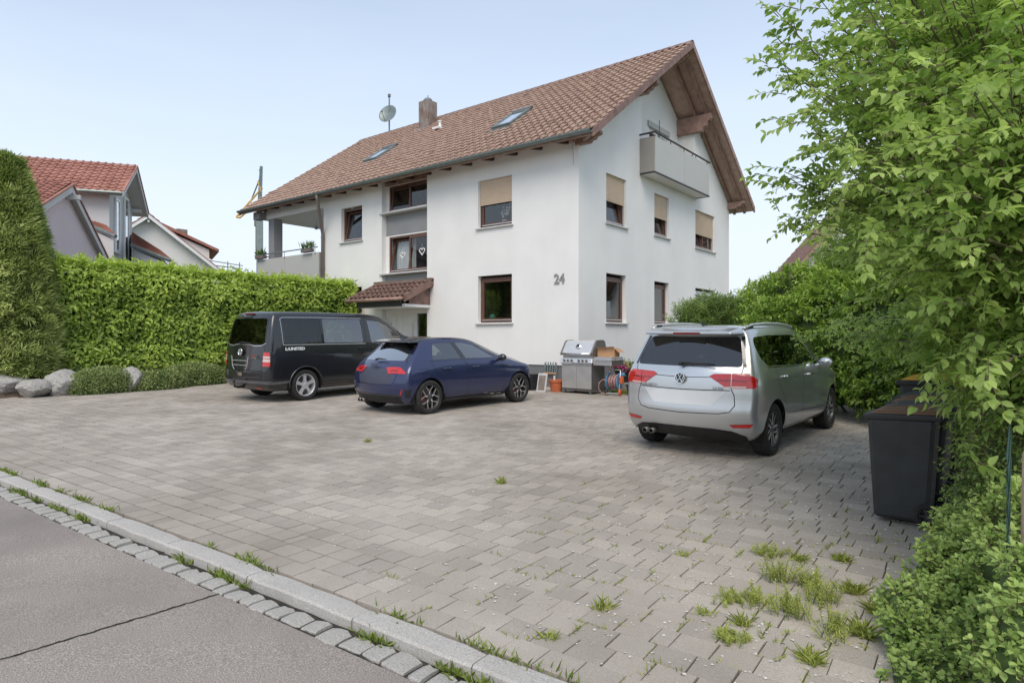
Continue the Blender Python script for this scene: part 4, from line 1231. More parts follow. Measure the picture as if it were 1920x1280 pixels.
# ---------------------------------------------------------------- right side: dogwood tree
def npv(l): return np.array([[*v] for v in l])
def dogwood():
    base = at(2080, 900, 5.4); base.z = gz(base.x, base.y)-.05
    e = empty('dogwood_tree', base); tag(e, 'large dogwood tree overhanging the right side of the yard', 'tree')
    B0 = np.array([*base])
    mb = MB(); br = MB()
    fork = Vector((0, .1, 1.0))
    for dx, dy in ((0, 0), (.25, .2), (-.2, .25), (.1, -.2)):
        mb.tube([(dx, dy, -.2), (dx*.9, dy, .5), fork+Vector((dx, dy, 0))], [.07, .06, .05], 8)
    mb.build('trunk', MT['bark'], e)
    tips = [(1456, 22, 5.5), (1490, 62, 5.4), (1530, -10, 5.6), (1450, 108, 5.3), (1475, 128, 5.2), (1540, 85, 5.6), (1515, 232, 5.6), (1545, 178, 5.8), (1565, 262, 5.9), (1470, 322, 5.4), (1490, 342, 5.4),
            (1530, 372, 5.6), (1508, 408, 5.5), (1555, 330, 5.8), (1600, 300, 5.9), (1600, 400, 6.2), (1575, 120, 5.8), (1610, 30, 5.6), (1620, 210, 5.9), (1640, 470, 6.0), (1600, 460, 6.4)]
    R = random.Random(5)
    fill = []
    for _ in range(255):
        u = R.uniform(1600, 2060); v = R.uniform(-160, 480 if u < 1850 else 550); d = R.uniform(3.9, 7.2) - max(0, (u-1700))/400*R.uniform(0, 1.0)
        fill.append((u, v, d))
    for _ in range(30): fill.append((R.uniform(1800, 2000), R.uniform(60, 470), R.uniform(3.1, 3.7)))
    for _ in range(9): fill.append((R.uniform(1540, 1700), R.uniform(590, 650), R.uniform(7.2, 8.4)))
    for _ in range(7): fill.append((R.uniform(1880, 1980), R.uniform(660, 730), R.uniform(3.3, 3.8)))
    O, D, Ls, TT = [], [], [], []
    for i, (u, v, d) in enumerate(tips+fill):
        tip = at(u, v, d)-base
        f = fork+Vector((R.uniform(-.2, .2), R.uniform(-.2, .2), R.uniform(-.3, .3)))
        mid = f.lerp(tip, .55)+Vector((0, 0, .35 if tip.z > 1.2 else .1))+Vector((R.gauss(0, .15), R.gauss(0, .15), 0))
        path = [f.lerp(mid, t).lerp(mid.lerp(tip, t), t) for t in np.linspace(0, 1, 9)]
        br.tube(path, [.013*(1-.85*k/8)+.0015 for k in range(9)], 5)
        own = i < len(tips)
        m = 15 if own else 21
        tb = R.uniform(.15, .85)
        for k in range(m):
            t = 1-(R.random()**(1.5 if own else 1.0))*(.40 if own else .42)
            q = f.lerp(mid, t).lerp(mid.lerp(tip, t), t)
            sp = .07 if own else .28
            q = q+Vector((R.gauss(0, sp), R.gauss(0, sp), R.gauss(0, sp*.6)))
            dr = (tip-mid).normalized()+Vector((R.gauss(0, .55), R.gauss(0, .55), R.gauss(0, .3)))
            O.append(q); D.append(dr); Ls.append(R.uniform(.14, .30)); TT.append(tb+R.gauss(0, .12))
    O, D, Ls, TT = npv(O), npv(D), np.array(Ls), np.array(TT)
    leaves('crown', [sprays(O, D, Ls, 5, .078, .048, .35, tint=TT)], MT['dogwood'], e)
    V, F = twig_mesh(O, D, Ls)
    br2 = link('twigs', mesh_np('twigs', V, F, MT['twig']), None, e); br2['kind'] = 'stuff'
    br.build('limbs', MT['twig'], e, smooth=True)
    # flat pale flower heads
    idx = RNG.choice(len(O), 260, replace=False)
    mb_v, mb_f = [], []
    k = 26
    c = O[idx]+norm(D[idx])*(Ls[idx]*.9)[:, None]+np.array([0, 0, .02])
    P = (c[:, None, :]+np.concatenate([RNG.normal(size=(len(idx), k, 2))*.024, RNG.normal(size=(len(idx), k, 1))*.007], 2)).reshape(-1, 3)
    o = leaves('flower_heads', [leaf_arrays(LEAF2, P, rnd_dir(len(P)), rnd_dir(len(P)), .012, .010, RNG.random(len(P)))], MT['umbel'], e)
    o['kind'] = 'stuff'
MT['umbel'] = leafmat('faded_blossom', (.22, .20, .10), (.42, .38, .22), .7, .2)
dogwood()

# ---------------------------------------------------------------- shrub masses defined by their volume
def shrub(name, label, blobs, nspray, ll, lw, mat, K=4, L=(.15, .3), droop=.2, up=.3, cat='shrub', core=.62, spread=1., group=None, stems=6, inner=.35, tpl=LEAF8, tint_h=.25):
    """blobs: (centre, (rx, ry, rz)) ellipsoids; leafy twigs grow from their shells"""
    c0 = blobs[0][0]
    base = Vector((sum(b[0].x for b in blobs)/len(blobs), sum(b[0].y for b in blobs)/len(blobs), 0)); base.z = gz(base.x, base.y)
    e = empty(name, base); tag(e, label, cat, group)
    vol = np.array([b[1][0]*b[1][1]+b[1][1]*b[1][2]+b[1][0]*b[1][2] for b in blobs]); vol = vol/vol.sum()
    O, D, Ls, T = [], [], [], []
    cores = MB()
    for (c, r), f in zip(blobs, vol):
        n = max(4, int(nspray*f))
        q = rnd_dir(n); q[:, 2] = np.where(q[:, 2] < -.55, -q[:, 2], q[:, 2])
        q = norm(q)
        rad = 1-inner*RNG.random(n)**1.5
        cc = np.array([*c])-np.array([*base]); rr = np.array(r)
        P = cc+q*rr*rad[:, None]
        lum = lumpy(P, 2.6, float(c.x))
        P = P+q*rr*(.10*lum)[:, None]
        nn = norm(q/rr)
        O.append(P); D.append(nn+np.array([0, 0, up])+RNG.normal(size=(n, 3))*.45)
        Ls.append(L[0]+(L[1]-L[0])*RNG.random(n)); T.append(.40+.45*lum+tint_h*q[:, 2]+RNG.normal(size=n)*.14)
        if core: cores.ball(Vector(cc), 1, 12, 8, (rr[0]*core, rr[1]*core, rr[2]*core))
    O, D, Ls, T = map(np.concatenate, (O, D, Ls, T))
    ok = O[:, 2] > -.05
    O, D, Ls, T = O[ok], D[ok], Ls[ok], T[ok]
    O = O-norm(D)*(Ls*.6)[:, None]
    leaves('foliage', [sprays(O, D, Ls, K, ll, lw, droop, tint=T, spread=spread, tpl=tpl)], MT[mat], e)
    V, F = twig_mesh(O, D, Ls, droop, .0035)
    o = link('twigs', mesh_np('twigs', V, F, MT['twig']), None, e); o['kind'] = 'stuff'
    if core: cores.build('shade_core', MT['core'], e, smooth=True)['kind'] = 'stuff'  # dark solid balls standing in for the shaded depth of the shrub
    st = MB(); R = random.Random(2)
    for i in range(stems):
        b = R.choice(blobs); t = b[0]-base
        st.tube([(t.x*.6+R.gauss(0, .1), t.y*.6+R.gauss(0, .1), -.05), (t.x*.8, t.y*.8, t.z*.5), tuple(t)], [.03, .022, .012], 6)
    st.build('stems', MT['bark'], e)
    return e
# cherry laurel hedge closing the yard behind the silver car
bl = []
for (u, v, d, rx, rzz) in ((1470, 660, 13.2, .9, 1.2), (1545, 650, 12.6, 1.0, 1.35), (1620, 640, 11.8, 1.05, 1.45), (1700, 640, 11.0, 1.1, 1.5), (1790, 640, 10.2, 1.2, 1.6), (1890, 640, 9.6, 1.3, 1.8), (1600, 560, 12.6, 1.0, .9), (1700, 520, 12.0, 1.3, 1.2), (1500, 560, 13.6, .8, .75), (1440, 590, 14.3, .7, .85), (1560, 730, 12.3, .8, .5), (1640, 735, 11.4, .8, .5), (1710, 740, 10.6, .9, .55), (1600, 690, 11.9, .9, .7), (1680, 700, 11.0, .9, .7)):
    p = at(u, v, d); bl.append((p, (rx, rx, rzz)))
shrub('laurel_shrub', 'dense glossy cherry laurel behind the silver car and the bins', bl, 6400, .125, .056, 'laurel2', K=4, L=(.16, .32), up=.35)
# paler loose shrubs rising behind it, under the neighbour's roof
bl = []
for (u, v, d, rx, rzz) in ((1450, 590, 16.0, .9, .6), (1490, 580, 16.5, .8, .65), (1540, 565, 15.5, .9, .75), (1590, 530, 14.5, .9, .9), (1650, 470, 13.5, 1.2, 1.3), (1640, 560, 13.8, 1.2, 1.0), (1560, 600, 15.0, 1.0, .7), (1420, 575, 16.5, .6, .5)):
    bl.append((at(u, v, d), (rx, rx, rzz)))
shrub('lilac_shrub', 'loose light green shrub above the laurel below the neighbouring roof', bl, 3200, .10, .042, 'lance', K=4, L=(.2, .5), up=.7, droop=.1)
# oleander-like shrub beside the gable
bl = []
for (u, v, d, rx, rzz) in ((1290, 610, 15.6, .42, .50), (1330, 600, 15.9, .50, .58), (1375, 600, 16.2, .50, .58), (1415, 605, 16.2, .45, .55), (1310, 650, 15.6, .5, .7), (1390, 650, 15.9, .55, .8)):
    bl.append((at(u, v, d), (rx, rx, rzz)))
shrub('oleander_shrub', 'narrow-leaved shrub below the ground floor gable windows', bl, 1300, .13, .024, 'oleander', K=7, L=(.25, .5), up=1.1, droop=.02, spread=.9, core=.6)
# lance-leaved shrub in front of the bins
bl = []
for (u, v, d, rx, rzz) in ((1865, 630, 4.9, .46, .32), (1880, 620, 4.6, .50, .48), (1930, 700, 4.2, .42, .42), (1960, 560, 4.8, .5, .5), (1900, 690, 4.8, .38, .28)):
    bl.append((at(u, v, d), (rx, rx, rzz)))
shrub('forsythia_shrub', 'bright green shrub with long pointed leaves hanging over the bins', bl, 760, .115, .034, 'lance', K=4, L=(.16, .34), up=.4, droop=.3, core=.55)
bl = []
for (u, v, d, rx, rzz) in ((1860, 810, 4.4, .22, .20), (1840, 900, 4.2, .20, .22), (1890, 850, 3.9, .22, .26), (1900, 950, 3.7, .20, .2), (1820, 960, 4.3, .14, .16), (1930, 780, 4.0, .22, .25)):
    bl.append((at(u, v, d), (rx, rx, rzz)))
shrub('privet_shrub', 'fine-leaved privet growing through the wire fence beside the first bin', bl, 620, .040, .018, 'privet', K=7, L=(.12, .30), up=.2, droop=.15, core=.5)
# nettle-like herb thicket in the near right corner
bl = []
for (u, v, d, rx, rzz) in ((1720, 1200, 3.15, .16, .14), (1790, 1160, 3.25, .20, .18), (1860, 1130, 3.2, .22, .2), (1780, 1080, 3.6, .20, .18), (1850, 1040, 3.6, .22, .2), (1800, 1270, 2.85, .2, .16), (1900, 1230, 2.7, .24, .2), (1720, 1290, 2.9, .14, .12), (1830, 1000, 3.9, .2, .16), (1920, 1010, 3.2, .2, .26), (1700, 1140, 3.4, .12, .12), (1780, 1020, 3.9, .12, .12), (1950, 1120, 2.9, .2, .2), (1925, 1110, 2.45, .12, .16), (1930, 1190, 2.3, .13, .14), (1915, 1270, 2.25, .14, .14), (1890, 1080, 2.9, .15, .18)):
    bl.append((at(u, v, d), (rx, rx, rzz)))
shrub('mint_patch', 'dense low patch of mint-like herbs in the near right corner', bl, 2300, .038, .028, 'herb', K=4, L=(.06, .16), up=1.0, droop=.05, core=.72, cat='herbs', stems=0)

# ---------------------------------------------------------------- weeds and grass in the joints
def weed(u, v, h, n, label, kind=0):
    if kind: n = int(n*1.8)
    p = gat(u, v); p.z -= .005
    e = empty('weed_plant', p); tag(e, label, 'weed', 'weeds growing in the paving joints')
    o = RNG.normal(size=(n, 3))*np.array([.045, .045, 0]); d = np.array([0, 0, 1.])+RNG.normal(size=(n, 3))*np.array([.35, .35, .1])
    L = h*(.5+.6*RNG.random(n))
    if kind == 0:
        leaves('foliage', [sprays(o, d, L, 12, .028, .0055, .05, tpl=LEAF2, spread=.8, tint=.55+.35*RNG.random(n))], MT['weed'], e)
        V, F = twig_mesh(o, d, L, .05, .002); q = link('stems', mesh_np('stems', V, F, MT['grassy']), None, e); q['kind'] = 'stuff'
    else:
        d = np.stack([RNG.normal(size=n)*.8, RNG.normal(size=n)*.8, .35+.8*RNG.random(n)], 1)
        leaves('foliage', [leaf_arrays(LEAF2, o*.5, d, np.array([0, 0, 1.])+RNG.normal(size=(n, 3))*.3, h*(.4+.8*RNG.random(n)), .0065, .3+.6*RNG.random(n))], MT['weed'], e)
MT['grassy'] = M('green_stem', (.10, .15, .03), .6, var=.2)
WL = [(1458, 1088, .16, 22, 'tall feathery weed, leftmost of the weeds in the right corner', 0), (1480, 1150, .15, 26, 'tall feathery yellow-green weed in the middle of the weed patch', 0), (1515, 1100, .14, 18, 'feathery weed behind the middle of the weed patch', 0),
      (1540, 1130, .17, 20, 'slender upright weed right of the middle of the weed patch', 0), (1560, 1190, .16, 20, 'feathery weed in front on the right of the weed patch', 0), (1420, 1130, .10, 16, 'small feathery weed at the left border of the weed patch', 0),
      (1390, 1170, .08, 40, 'flat weed tuft in a joint left of the weed patch', 1), (1375, 1130, .07, 16, 'small feathery weed far left of the weed patch', 0), (1520, 1240, .09, 60, 'flat spreading weed at the near end of the weed patch', 1), (1620, 1190, .11, 70, 'grassy clump next to the herbs', 1),
      (1440, 1040, .07, 20, 'small weed sprout behind the weed patch', 0), (1500, 1050, .08, 40, 'low broad weed at the far end of the weed patch', 1), (1600, 1110, .10, 60, 'grassy clump between weed patch and bin', 1), (1580, 1050, .08, 50, 'low tuft in front of the first bin', 1), (1130, 1140, .09, 26, 'lone grass tuft in the middle of the near paving', 1),
      (1030, 1195, .06, 24, 'small tuft on the paving near the kerb', 1), (940, 905, .09, 40, 'wide low tuft alone in the middle of the yard', 1), (690, 828, .08, 24, 'far small tuft between the blue car and the street', 1), (1318, 1150, .06, 24, 'tiny tuft left of the weed patch', 1), (1370, 1200, .06, 20, 'tiny sprout at the near left of the weed patch', 0), (1650, 1150, .12, 60, 'grass clump at the edging by the herbs', 1), (1280, 1040, .05, 20, 'tiny tuft in the paving before the silver car', 1)]
WL = [(a, b, c, int(d_*1.5) if k_ == 0 else d_, l_, k_) for (a, b, c, d_, l_, k_) in WL]
for w_ in WL: weed(*w_)
# grass along the kerb and in joints
n = 2800
xs = RNG.choice(np.concatenate([RNG.uniform(-7, 7.6, 40)]), n)+RNG.normal(size=n)*.07
gap = np.where(RNG.random(n) < .68, -.168, .012)+RNG.normal(size=n)*.016
ys = np.array([kerb_y(x) for x in xs])+gap
zs = np.array([gz(x, y) for x, y in zip(xs, ys)])+np.where(gap < -.08, -.062, -.012)
P = np.stack([xs, ys, zs], 1)
d = RNG.normal(size=(n, 3))*np.array([.8, .6, .1])+np.array([0, 0, .75])
k = .035+.05*RNG.random(n)
o = leaves('joint_grass', [leaf_arrays(LEAF2, P, d, RNG.normal(size=(n, 3)), k, .006+.005*RNG.random(n), RNG.random(n))], MT['grass'])
tag(o, 'short grass and moss tufts growing along the granite kerb', 'grass', kind='stuff')
# pale fallen petals
n = 3800
xs = 8.6-np.abs(RNG.normal(size=n))*2.0; ys = RNG.uniform(-11.6, -.3, n); ok = (xs > -3) & (np.hypot(xs-8.6, (ys+6.5)*.6) < 5.5+RNG.random(n)*2)
xs, ys = xs[ok], ys[ok]; n = len(xs)
P = np.stack([xs, ys, np.array([gz(x, y) for x, y in zip(xs, ys)])+.004], 1)
k = .009+.017*RNG.random(n)**1.5
o = leaves('fallen_petals', [leaf_arrays(LEAF2, P, RNG.normal(size=(n, 3))*np.array([1, 1, .08]), np.array([0, 0, 1.])+RNG.normal(size=(n, 3))*.12, k, k*.9, RNG.random(n))], M("petal", (.62, .60, .56), .8))
tag(o, 'pale fallen petals scattered over the paving on the right', 'petals', kind='stuff')

# fine growth in the joints of the near right corner
cand = [q for q in pav if q[0] > 5.6 and q[1] < -7.6]
sel = [cand[i] for i in RNG.integers(0, len(cand), 330)]
B = []
for (x, y, a, b_, th, tv) in sel:
    w_ = max(0., min(1., (x-5.4)/2.6))*max(.25, min(1., (-7.8-y)/1.6))
    if random.random() > w_: continue
    m = random.randint(5, 16)
    tt = RNG.random(m)
    if random.random() < .5: P = np.stack([np.full(m, x-a/2-.003), y+(tt-.5)*b_, np.zeros(m)], 1)
    else: P = np.stack([x+(tt-.5)*a, np.full(m, y-b_/2-.003), np.zeros(m)], 1)
    P[:, 2] = [gz(*q[:2])-.008 for q in P]
    d = RNG.normal(size=(m, 3))*np.array([.7, .7, .1])+np.array([0, 0, .6])
    B.append(leaf_arrays(LEAF2, P, d, RNG.normal(size=(m, 3)), .018+.04*RNG.random(m)**2, .006, RNG.random(m)*.9))
o = leaves('joint_moss', B, MT['weed']); tag(o, 'fine green growth in the paving joints near the herbs', 'weeds', kind='stuff')
# ---------------------------------------------------------------- neighbouring houses, crane, railing
def gable_house(name, label, K, er, L, W, zb, ze, zr, wallm, roofm, oe=.4, og=.5, wins=(), trim='white', thick=.16):
    """K: front corner; er: ridge direction (unit xy) away from K; width runs to the left of -er ... front eave over K"""
    e = empty(name, (K[0], K[1], zb), math.atan2(er[1], er[0])); tag(e, label, 'house')
    # local: x along the ridge (0..L), y across (0..W)
    h = ze-zb; hr = zr-zb
    mb = MB()
    mb.quad((0, 0, 0), (L, 0, 0), (L, 0, h), (0, 0, h)); mb.quad((0, W, 0), (L, W, 0), (L, W, h), (0, W, h))
    hw = hr-thick-.02
    hh = h
    for x in (0, L): mb.add([(x, 0, 0), (x, W, 0), (x, W, hh), (x, W/2, hw), (x, 0, hh)], [(0, 1, 2, 3, 4)])
    mb.build('wall', MT[wallm], e)
    k = (hr-h)/(W/2)
    rf = empty('roof', (0, 0, 0)); rf.parent = e
    for s in (0, 1):
        y = (lambda t: t) if s == 0 else (lambda t: W-t)
        lo = [(-og, y(-oe), h-k*oe-.02), (L+og, y(-oe), h-k*oe-.02), (L+og, W/2, hr-thick), (-og, W/2, hr-thick)]
        MB().hexa(lo, [(a, b, c+thick*.7) for a, b, c in lo]).build('roof_deck', MT[trim], rf)
        a_ = math.atan(k)
        ln = (W/2+oe)/math.cos(a_)
        TVh, TFh = tile_arrays(.30, .36, .03)
        if s == 0 or True:
            V, F, off = [], [], 0
            rows = int(ln/.36+.5); cols = int((L+2*og)/.30+.5)
            sr, stp = ln/rows, (L+2*og)/cols
            ca, sa = math.cos(a_), math.sin(a_)
            for r in range(rows):
                for c in range(cols):
                    P = TVh.copy()
                    X = P[:, 0]+(-og+stp*(c+.5)); Y = P[:, 1]*ca-P[:, 2]*sa+(-oe+r*sr*ca); Z = P[:, 1]*sa+P[:, 2]*ca+(h-k*oe+.10+r*sr*sa)
                    if s: Y = W-Y
                    V.append(np.stack([X, Y, Z], 1)); F.append(TFh+off); off += len(P)
            o = link('roof_tiles', mesh_np('roof_tiles', np.concatenate(V), np.concatenate(F), MT[roofm]), None, rf); o['kind'] = 'stuff'
        for x0 in (-og-.05, L+og):
            lo = [(x0, y(-oe-.02), h-k*oe-.1), (x0+.05, y(-oe-.02), h-k*oe-.1), (x0+.05, W/2, hr-.2), (x0, W/2, hr-.2)]
            MB().hexa(lo, [(a, b, c+.24) for a, b, c in lo]).build('verge_board', MT[trim], rf)
            lo = [(x0-.02, y(-oe-.02), h-k*oe+.141), (x0+.09, y(-oe-.02), h-k*oe+.141), (x0+.09, W/2, hr+.041), (x0-.02, W/2, hr+.041)]
            MB().hexa(lo, [(a, b, c+.06) for a, b, c in lo]).build('verge_tiles', MT[roofm], rf)
        mb = MB(); mb.tube([(-og, y(-oe-.07), h-k*oe+.06), (L+og, y(-oe-.07), h-k*oe+.06)], .07, 8); mb.build('gutter', MT['zinc'], rf)
    mb = MB(); mb.tube([(-og, W/2, hr-.02), (L+og, W/2, hr-.02)], .12, 8); mb.build('ridge_tiles', MT[roofm], rf)
    for x in (-.2, L+.05):
        for yy in (.05, W/2-.06, W-.17):
            zt = (h if yy != W/2-.06 else hw)-.1
            bx('purlin', MT[trim], rf, x-.25, x+.4, yy, yy+.13, zt-.16, zt)
    for (face, a0, a1, z0, z1, lv) in wins:
        fn = {'front': lambda a, z, d=0: (a, -.08+d, z), 'right': lambda a, z, d=0: (L+.08-d, a, z), 'left': lambda a, z, d=0: (-.08+d, a, z)}[face]
        window(fn, a0, a1, z0, z1, d=.0, leaves=lv, frame='white', sill=True, parent=e, pane='pane_dim', room=False)
        r = MB(); fbox(r, fn, a0, a1, z0, z1, .072, .078); r.build('window_lining', MT['room'], e)
    return e
MT['grey_wall'] = M('grey_house_render', rgb(196, 197, 197), .85, var=.03, scale=1, bump=.2, bscale=120)
MT['pink_wall'] = M('pink_house_render', rgb(216, 202, 205), .85, var=.03, scale=1, bump=.2, bscale=120)
MT['cream_wall'] = M('cream_house_render', rgb(222, 220, 216), .85, var=.03, scale=1, bump=.2, bscale=120)
MT['trim_pale'] = M('pale_trim', rgb(196, 196, 196), .6, var=.03)
def camdir(x, y): return (x*CA-y*SA, x*SA+y*CA)      # camera-plane direction -> world
# pale pink house, gable turned right, ridge running off to the left
er = camdir(.943, .333); er90 = (-er[1], er[0])
ap = at(133, 350, 22.0)
g0 = (ap.x-er90[0]*6-er[0]*.16, ap.y-er90[1]*6-er[1]*.16)
gable_house('pink_house', 'pale pink neighbour house gable rising behind the hedge', (g0[0]-er[0]*9, g0[1]-er[1]*9), er, 9., 12., .2, 4.15, ap.z, 'pink_wall', 'tile_red', oe=.3, og=.16, trim='trim_pale')
# grey house with a tall narrow gable turned to the right
Kp = at(205, 633, 28.2)
gable_house('grey_house', 'grey rendered neighbour house with red tiles and tall gable windows', (Kp.x-er[0]*9, Kp.y-er[1]*9), er, 9., 4.4, .2, 8.2, 9.72, 'grey_wall', 'tile_red', oe=.5, og=.6, trim='trim_pale',
            wins=(('right', .8, 1.6, 5.3, 7.8, 1), ('right', 2.5, 3.4, 4.9, 8.2, 1), ('right', .8, 1.6, 3.1, 4.4, 1), ('right', 2.5, 3.4, 3.0, 4.3, 1)))
def roof_slab(label, pts, name='lean_to_roof'):
    e = empty(name, (0, 0, 0)); tag(e, label, 'roof')
    P = [at(*p) for p in pts]
    MB().hexa([p-Vector((0, 0, .16)) for p in P], [p-Vector((0, 0, .03)) for p in P]).build('roof_deck', MT['trim_pale'], e)
    # courses of tiles between the eave (P0-P1) and the upper edge (P3-P2)
    V, F = [], []
    n = 9
    for i in range(n):
        a, b = i/n, (i+1.03)/n
        q = [P[0].lerp(P[3], a)+Vector((0, 0, .06)), P[1].lerp(P[2], a)+Vector((0, 0, .06)), P[1].lerp(P[2], b), P[0].lerp(P[3], b)]
        MB().hexa([x-Vector((0, 0, .03)) for x in q], q).build('tile_course', MT['tile_red'], e)
    mb = MB(); mb.tube([P[0]-Vector((0, 0, .05)), P[1]-Vector((0, 0, .05))], .08, 8); mb.build('gutter', MT['zinc'], e)
    lo = [Vector((p.x, p.y, .2)) for p in P]
    c = sum(P, Vector())/4
    lo = [x.lerp(Vector((c.x, c.y, .2)), .12) for x in lo]
    MB().hexa(lo, [Vector((x.x, x.y, p.z-.2)) for x, p in zip(lo, P)]).build('wall', MT['grey_wall'], e)
roof_slab('small red lean-to roof in front of the grey house wall', [(168, 420, 27.5), (217, 441, 27.0), (196, 421, 28.4), (160, 398, 29.0)])
roof_slab('lower red side roof to the right of the grey house', [(246, 458, 30.5), (320, 486, 30.0), (300, 470, 33.0), (244, 432, 33.0)])
# white house further back
er_w = camdir(-.50, .866)
gable_house('white_house', 'white neighbour house with red tiled gable roof in the distance', (at(400, 633, 42).x, at(400, 633, 42).y), er_w, 9., 7.4, .2, 6.2, 9.25, 'cream_wall', 'tile_red', oe=.5, og=.5, trim='white')
dm = empty('roof_dormer', at(404, 470, 45.), math.atan2(er_w[1], er_w[0]))
tag(dm, 'white shed dormer with red tiles on the distant white house', 'dormer')
MB().hexa([(-.3, -.2, -.1), (5, -.2, -.1), (5, 3.6, 1.55), (-.3, 3.6, 1.55)], [(-.3, -.2, .08), (5, -.2, .08), (5, 3.6, 1.75), (-.3, 3.6, 1.75)]).build('roof_slab', MT['tile_red'], dm)
MB().add([(0, .4, -2.3), (0, 3.6, -1.0), (0, 3.6, 1.40), (0, .4, .05), (4.8, .4, -2.3), (4.8, 3.6, -1.0), (4.8, 3.6, 1.4), (4.8, .4, .05)], [(0, 1, 2, 3), (4, 5, 6, 7), (0, 4, 7, 3)]).build('cheek_wall', MT['cream_wall'], dm)
p = at(338, 437, 46.)
e = bx('chimney_stack', MT['lead'], None, p.x-.35, p.x+.35, p.y-.35, p.y+.35, p.z-1.5, p.z+.25); tag(e, 'small chimney on the distant white house', 'chimney')
# house beyond the right boundary
er_r = camdir(.25, .968)
gable_house('brown_roofed_house', 'white house with brown verge half hidden by the trees on the right', (at(1950, 633, 26).x, at(1950, 633, 26).y), er_r, 9., 9.6, .2, 4.2, 9.8, 'render', 'tile_dark', oe=.3, og=.6, trim='wood',
            wins=(('left', 6.0, 7.2, 4.3, 5.4, 2),))
# building crane in the distance
cr = empty('tower_crane', at(487, 633, 62)); cr.location.z = 0; tag(cr, 'distant yellow and grey building crane behind the corner balcony', 'crane')
dz = 62/1200
mb = MB(); mb.tube([(0, 0, 0), (0, 0, 1.62+(633-395)*dz)], .36, 4); mb.build('mast', MT['zinc'], cr)
ex = Vector((CA, SA, 0))
def cp(u, v): return ex*((u-487)*dz)+Vector((0, 0, 1.62+(633-v)*dz))
mb = MB()
for a, b in (((484, 395), (489, 312)), ((489, 395), (491, 312))): mb.tube([cp(*a), cp(*b)], .10, 5)
for v in range(318, 392, 14): mb.tube([cp(486, v), cp(490, v+8)], .06, 4)
mb.build('top_mast', MT['zinc'], cr)
mb = MB()
for a, b in (((443, 407), (492, 352)), ((450, 408), (492, 372)), ((443, 407), (450, 408)), ((484, 340), (490, 360)), ((486, 372), (492, 400)), ((470, 377), (474, 385)), ((460, 388), (466, 394))): mb.tube([cp(*a), cp(*b)], .10, 5)
mb.build('jib', M('crane_yellow', rgb(214, 176, 112), .5), cr)
mb = MB()
for a, b in (((470, 378), (489, 330)), ((480, 400), (480, 480)), ((480, 415), (480, 420))): mb.tube([cp(*a), cp(*b)], .07, 4)
mb.tube([cp(480, 412), cp(480, 424)], .2, 5)
mb.build('hoist_cable', MT['steel_dark'], cr)
sf = empty('scaffold_railing', at(425, 500, 50)); tag(sf, 'distant scaffold railing above the hedge', 'railing')
mb = MB()
for a, b in (((-34, -12), (30, -2)), ((-34, -4), (30, 4)), ((2, -10), (2, 30)), ((24, -8), (24, 30)), ((-30, -12), (-30, 30)), ((8, -2), (30, 12))):
    mb.tube([ex*(a[0]*50/1200)+Vector((0, 0, -a[1]*50/1200)), ex*(b[0]*50/1200)+Vector((0, 0, -b[1]*50/1200))], .04, 5)
mb.build('rails', MT['zinc'], sf)
# ---------------------------------------------------------------- cars
def cage_mesh(levels, yf, bulge=.10, crown=.03, sub=2):
    """surface lattice (stations x half-widths x levels), Catmull-Clark smoothed"""
    ni, nk, nj = len(levels[0][0]), len(levels), len(yf)-1
    V, idx = [], {}
    def vid(i, j, k):
        key = (i, j, k)
        if key not in idx:
            xs, zs, ws = levels[k]
            f = math.copysign(yf[abs(j)], j) if j else 0.
            x = xs[i]; e = f*f
            if i == 0: x += bulge*e
            elif i == 1: x += bulge*.45*e
            elif i == ni-1: x -= bulge*2.2*e
            elif i == ni-2: x -= bulge*1.2*e
            z = zs[i]
            if k == nk-1: z += crown*(1-e)
            idx[key] = len(V); V.append((x, ws[i]*f, z))
        return idx[key]
    F = []
    for i in range(ni-1):
        for k in range(nk-1):
            F.append((vid(i, -nj, k), vid(i+1, -nj, k), vid(i+1, -nj, k+1), vid(i, -nj, k+1)))
            F.append((vid(i+1, nj, k), vid(i, nj, k), vid(i, nj, k+1), vid(i+1, nj, k+1)))
        for j in range(-nj, nj):
            F.append((vid(i, j, nk-1), vid(i+1, j, nk-1), vid(i+1, j+1, nk-1), vid(i, j+1, nk-1)))
            F.append((vid(i, j+1, 0), vid(i+1, j+1, 0), vid(i+1, j, 0), vid(i, j, 0)))
    for k in range(nk-1):
        for j in range(-nj, nj):
            F.append((vid(0, j+1, k), vid(0, j, k), vid(0, j, k+1), vid(0, j+1, k+1)))
            F.append((vid(ni-1, j, k), vid(ni-1, j+1, k), vid(ni-1, j+1, k+1), vid(ni-1, j, k+1)))
    me = bpy.data.meshes.new('cage'); me.from_pydata(V, [], F)
    o = bpy.data.objects.new('cage', me); COL.objects.link(o)
    m = o.modifiers.new('s', 'SUBSURF'); m.levels = sub; m.render_levels = sub
    dg = bpy.context.evaluated_depsgraph_get()
    out = bpy.data.meshes.new_from_object(o.evaluated_get(dg))
    bpy.data.objects.remove(o); bpy.data.meshes.remove(me)
    return out
def inside(poly, x, y):
    c = False; n = len(poly)
    for i in range(n):
        x0, y0 = poly[i]; x1, y1 = poly[(i+1) % n]
        if (y0 > y) != (y1 > y) and x < (x1-x0)*(y-y0)/(y1-y0)+x0: c = not c
    return c
def rounded(poly, r, seg=3):
    out = []; n = len(poly)
    for i in range(n):
        p0, p1, p2 = Vector(poly[i-1]), Vector(poly[i]), Vector(poly[(i+1) % n])
        a, b = (p0-p1), (p2-p1)
        rr = min(r, a.length*.45, b.length*.45)
        a, b = p1+a.normalized()*rr, p1+b.normalized()*rr
        for k in range(seg+1):
            t = k/seg; q = a.lerp(p1, t).lerp(p1.lerp(b, t), t); out.append((q.x, q.y))
    return out
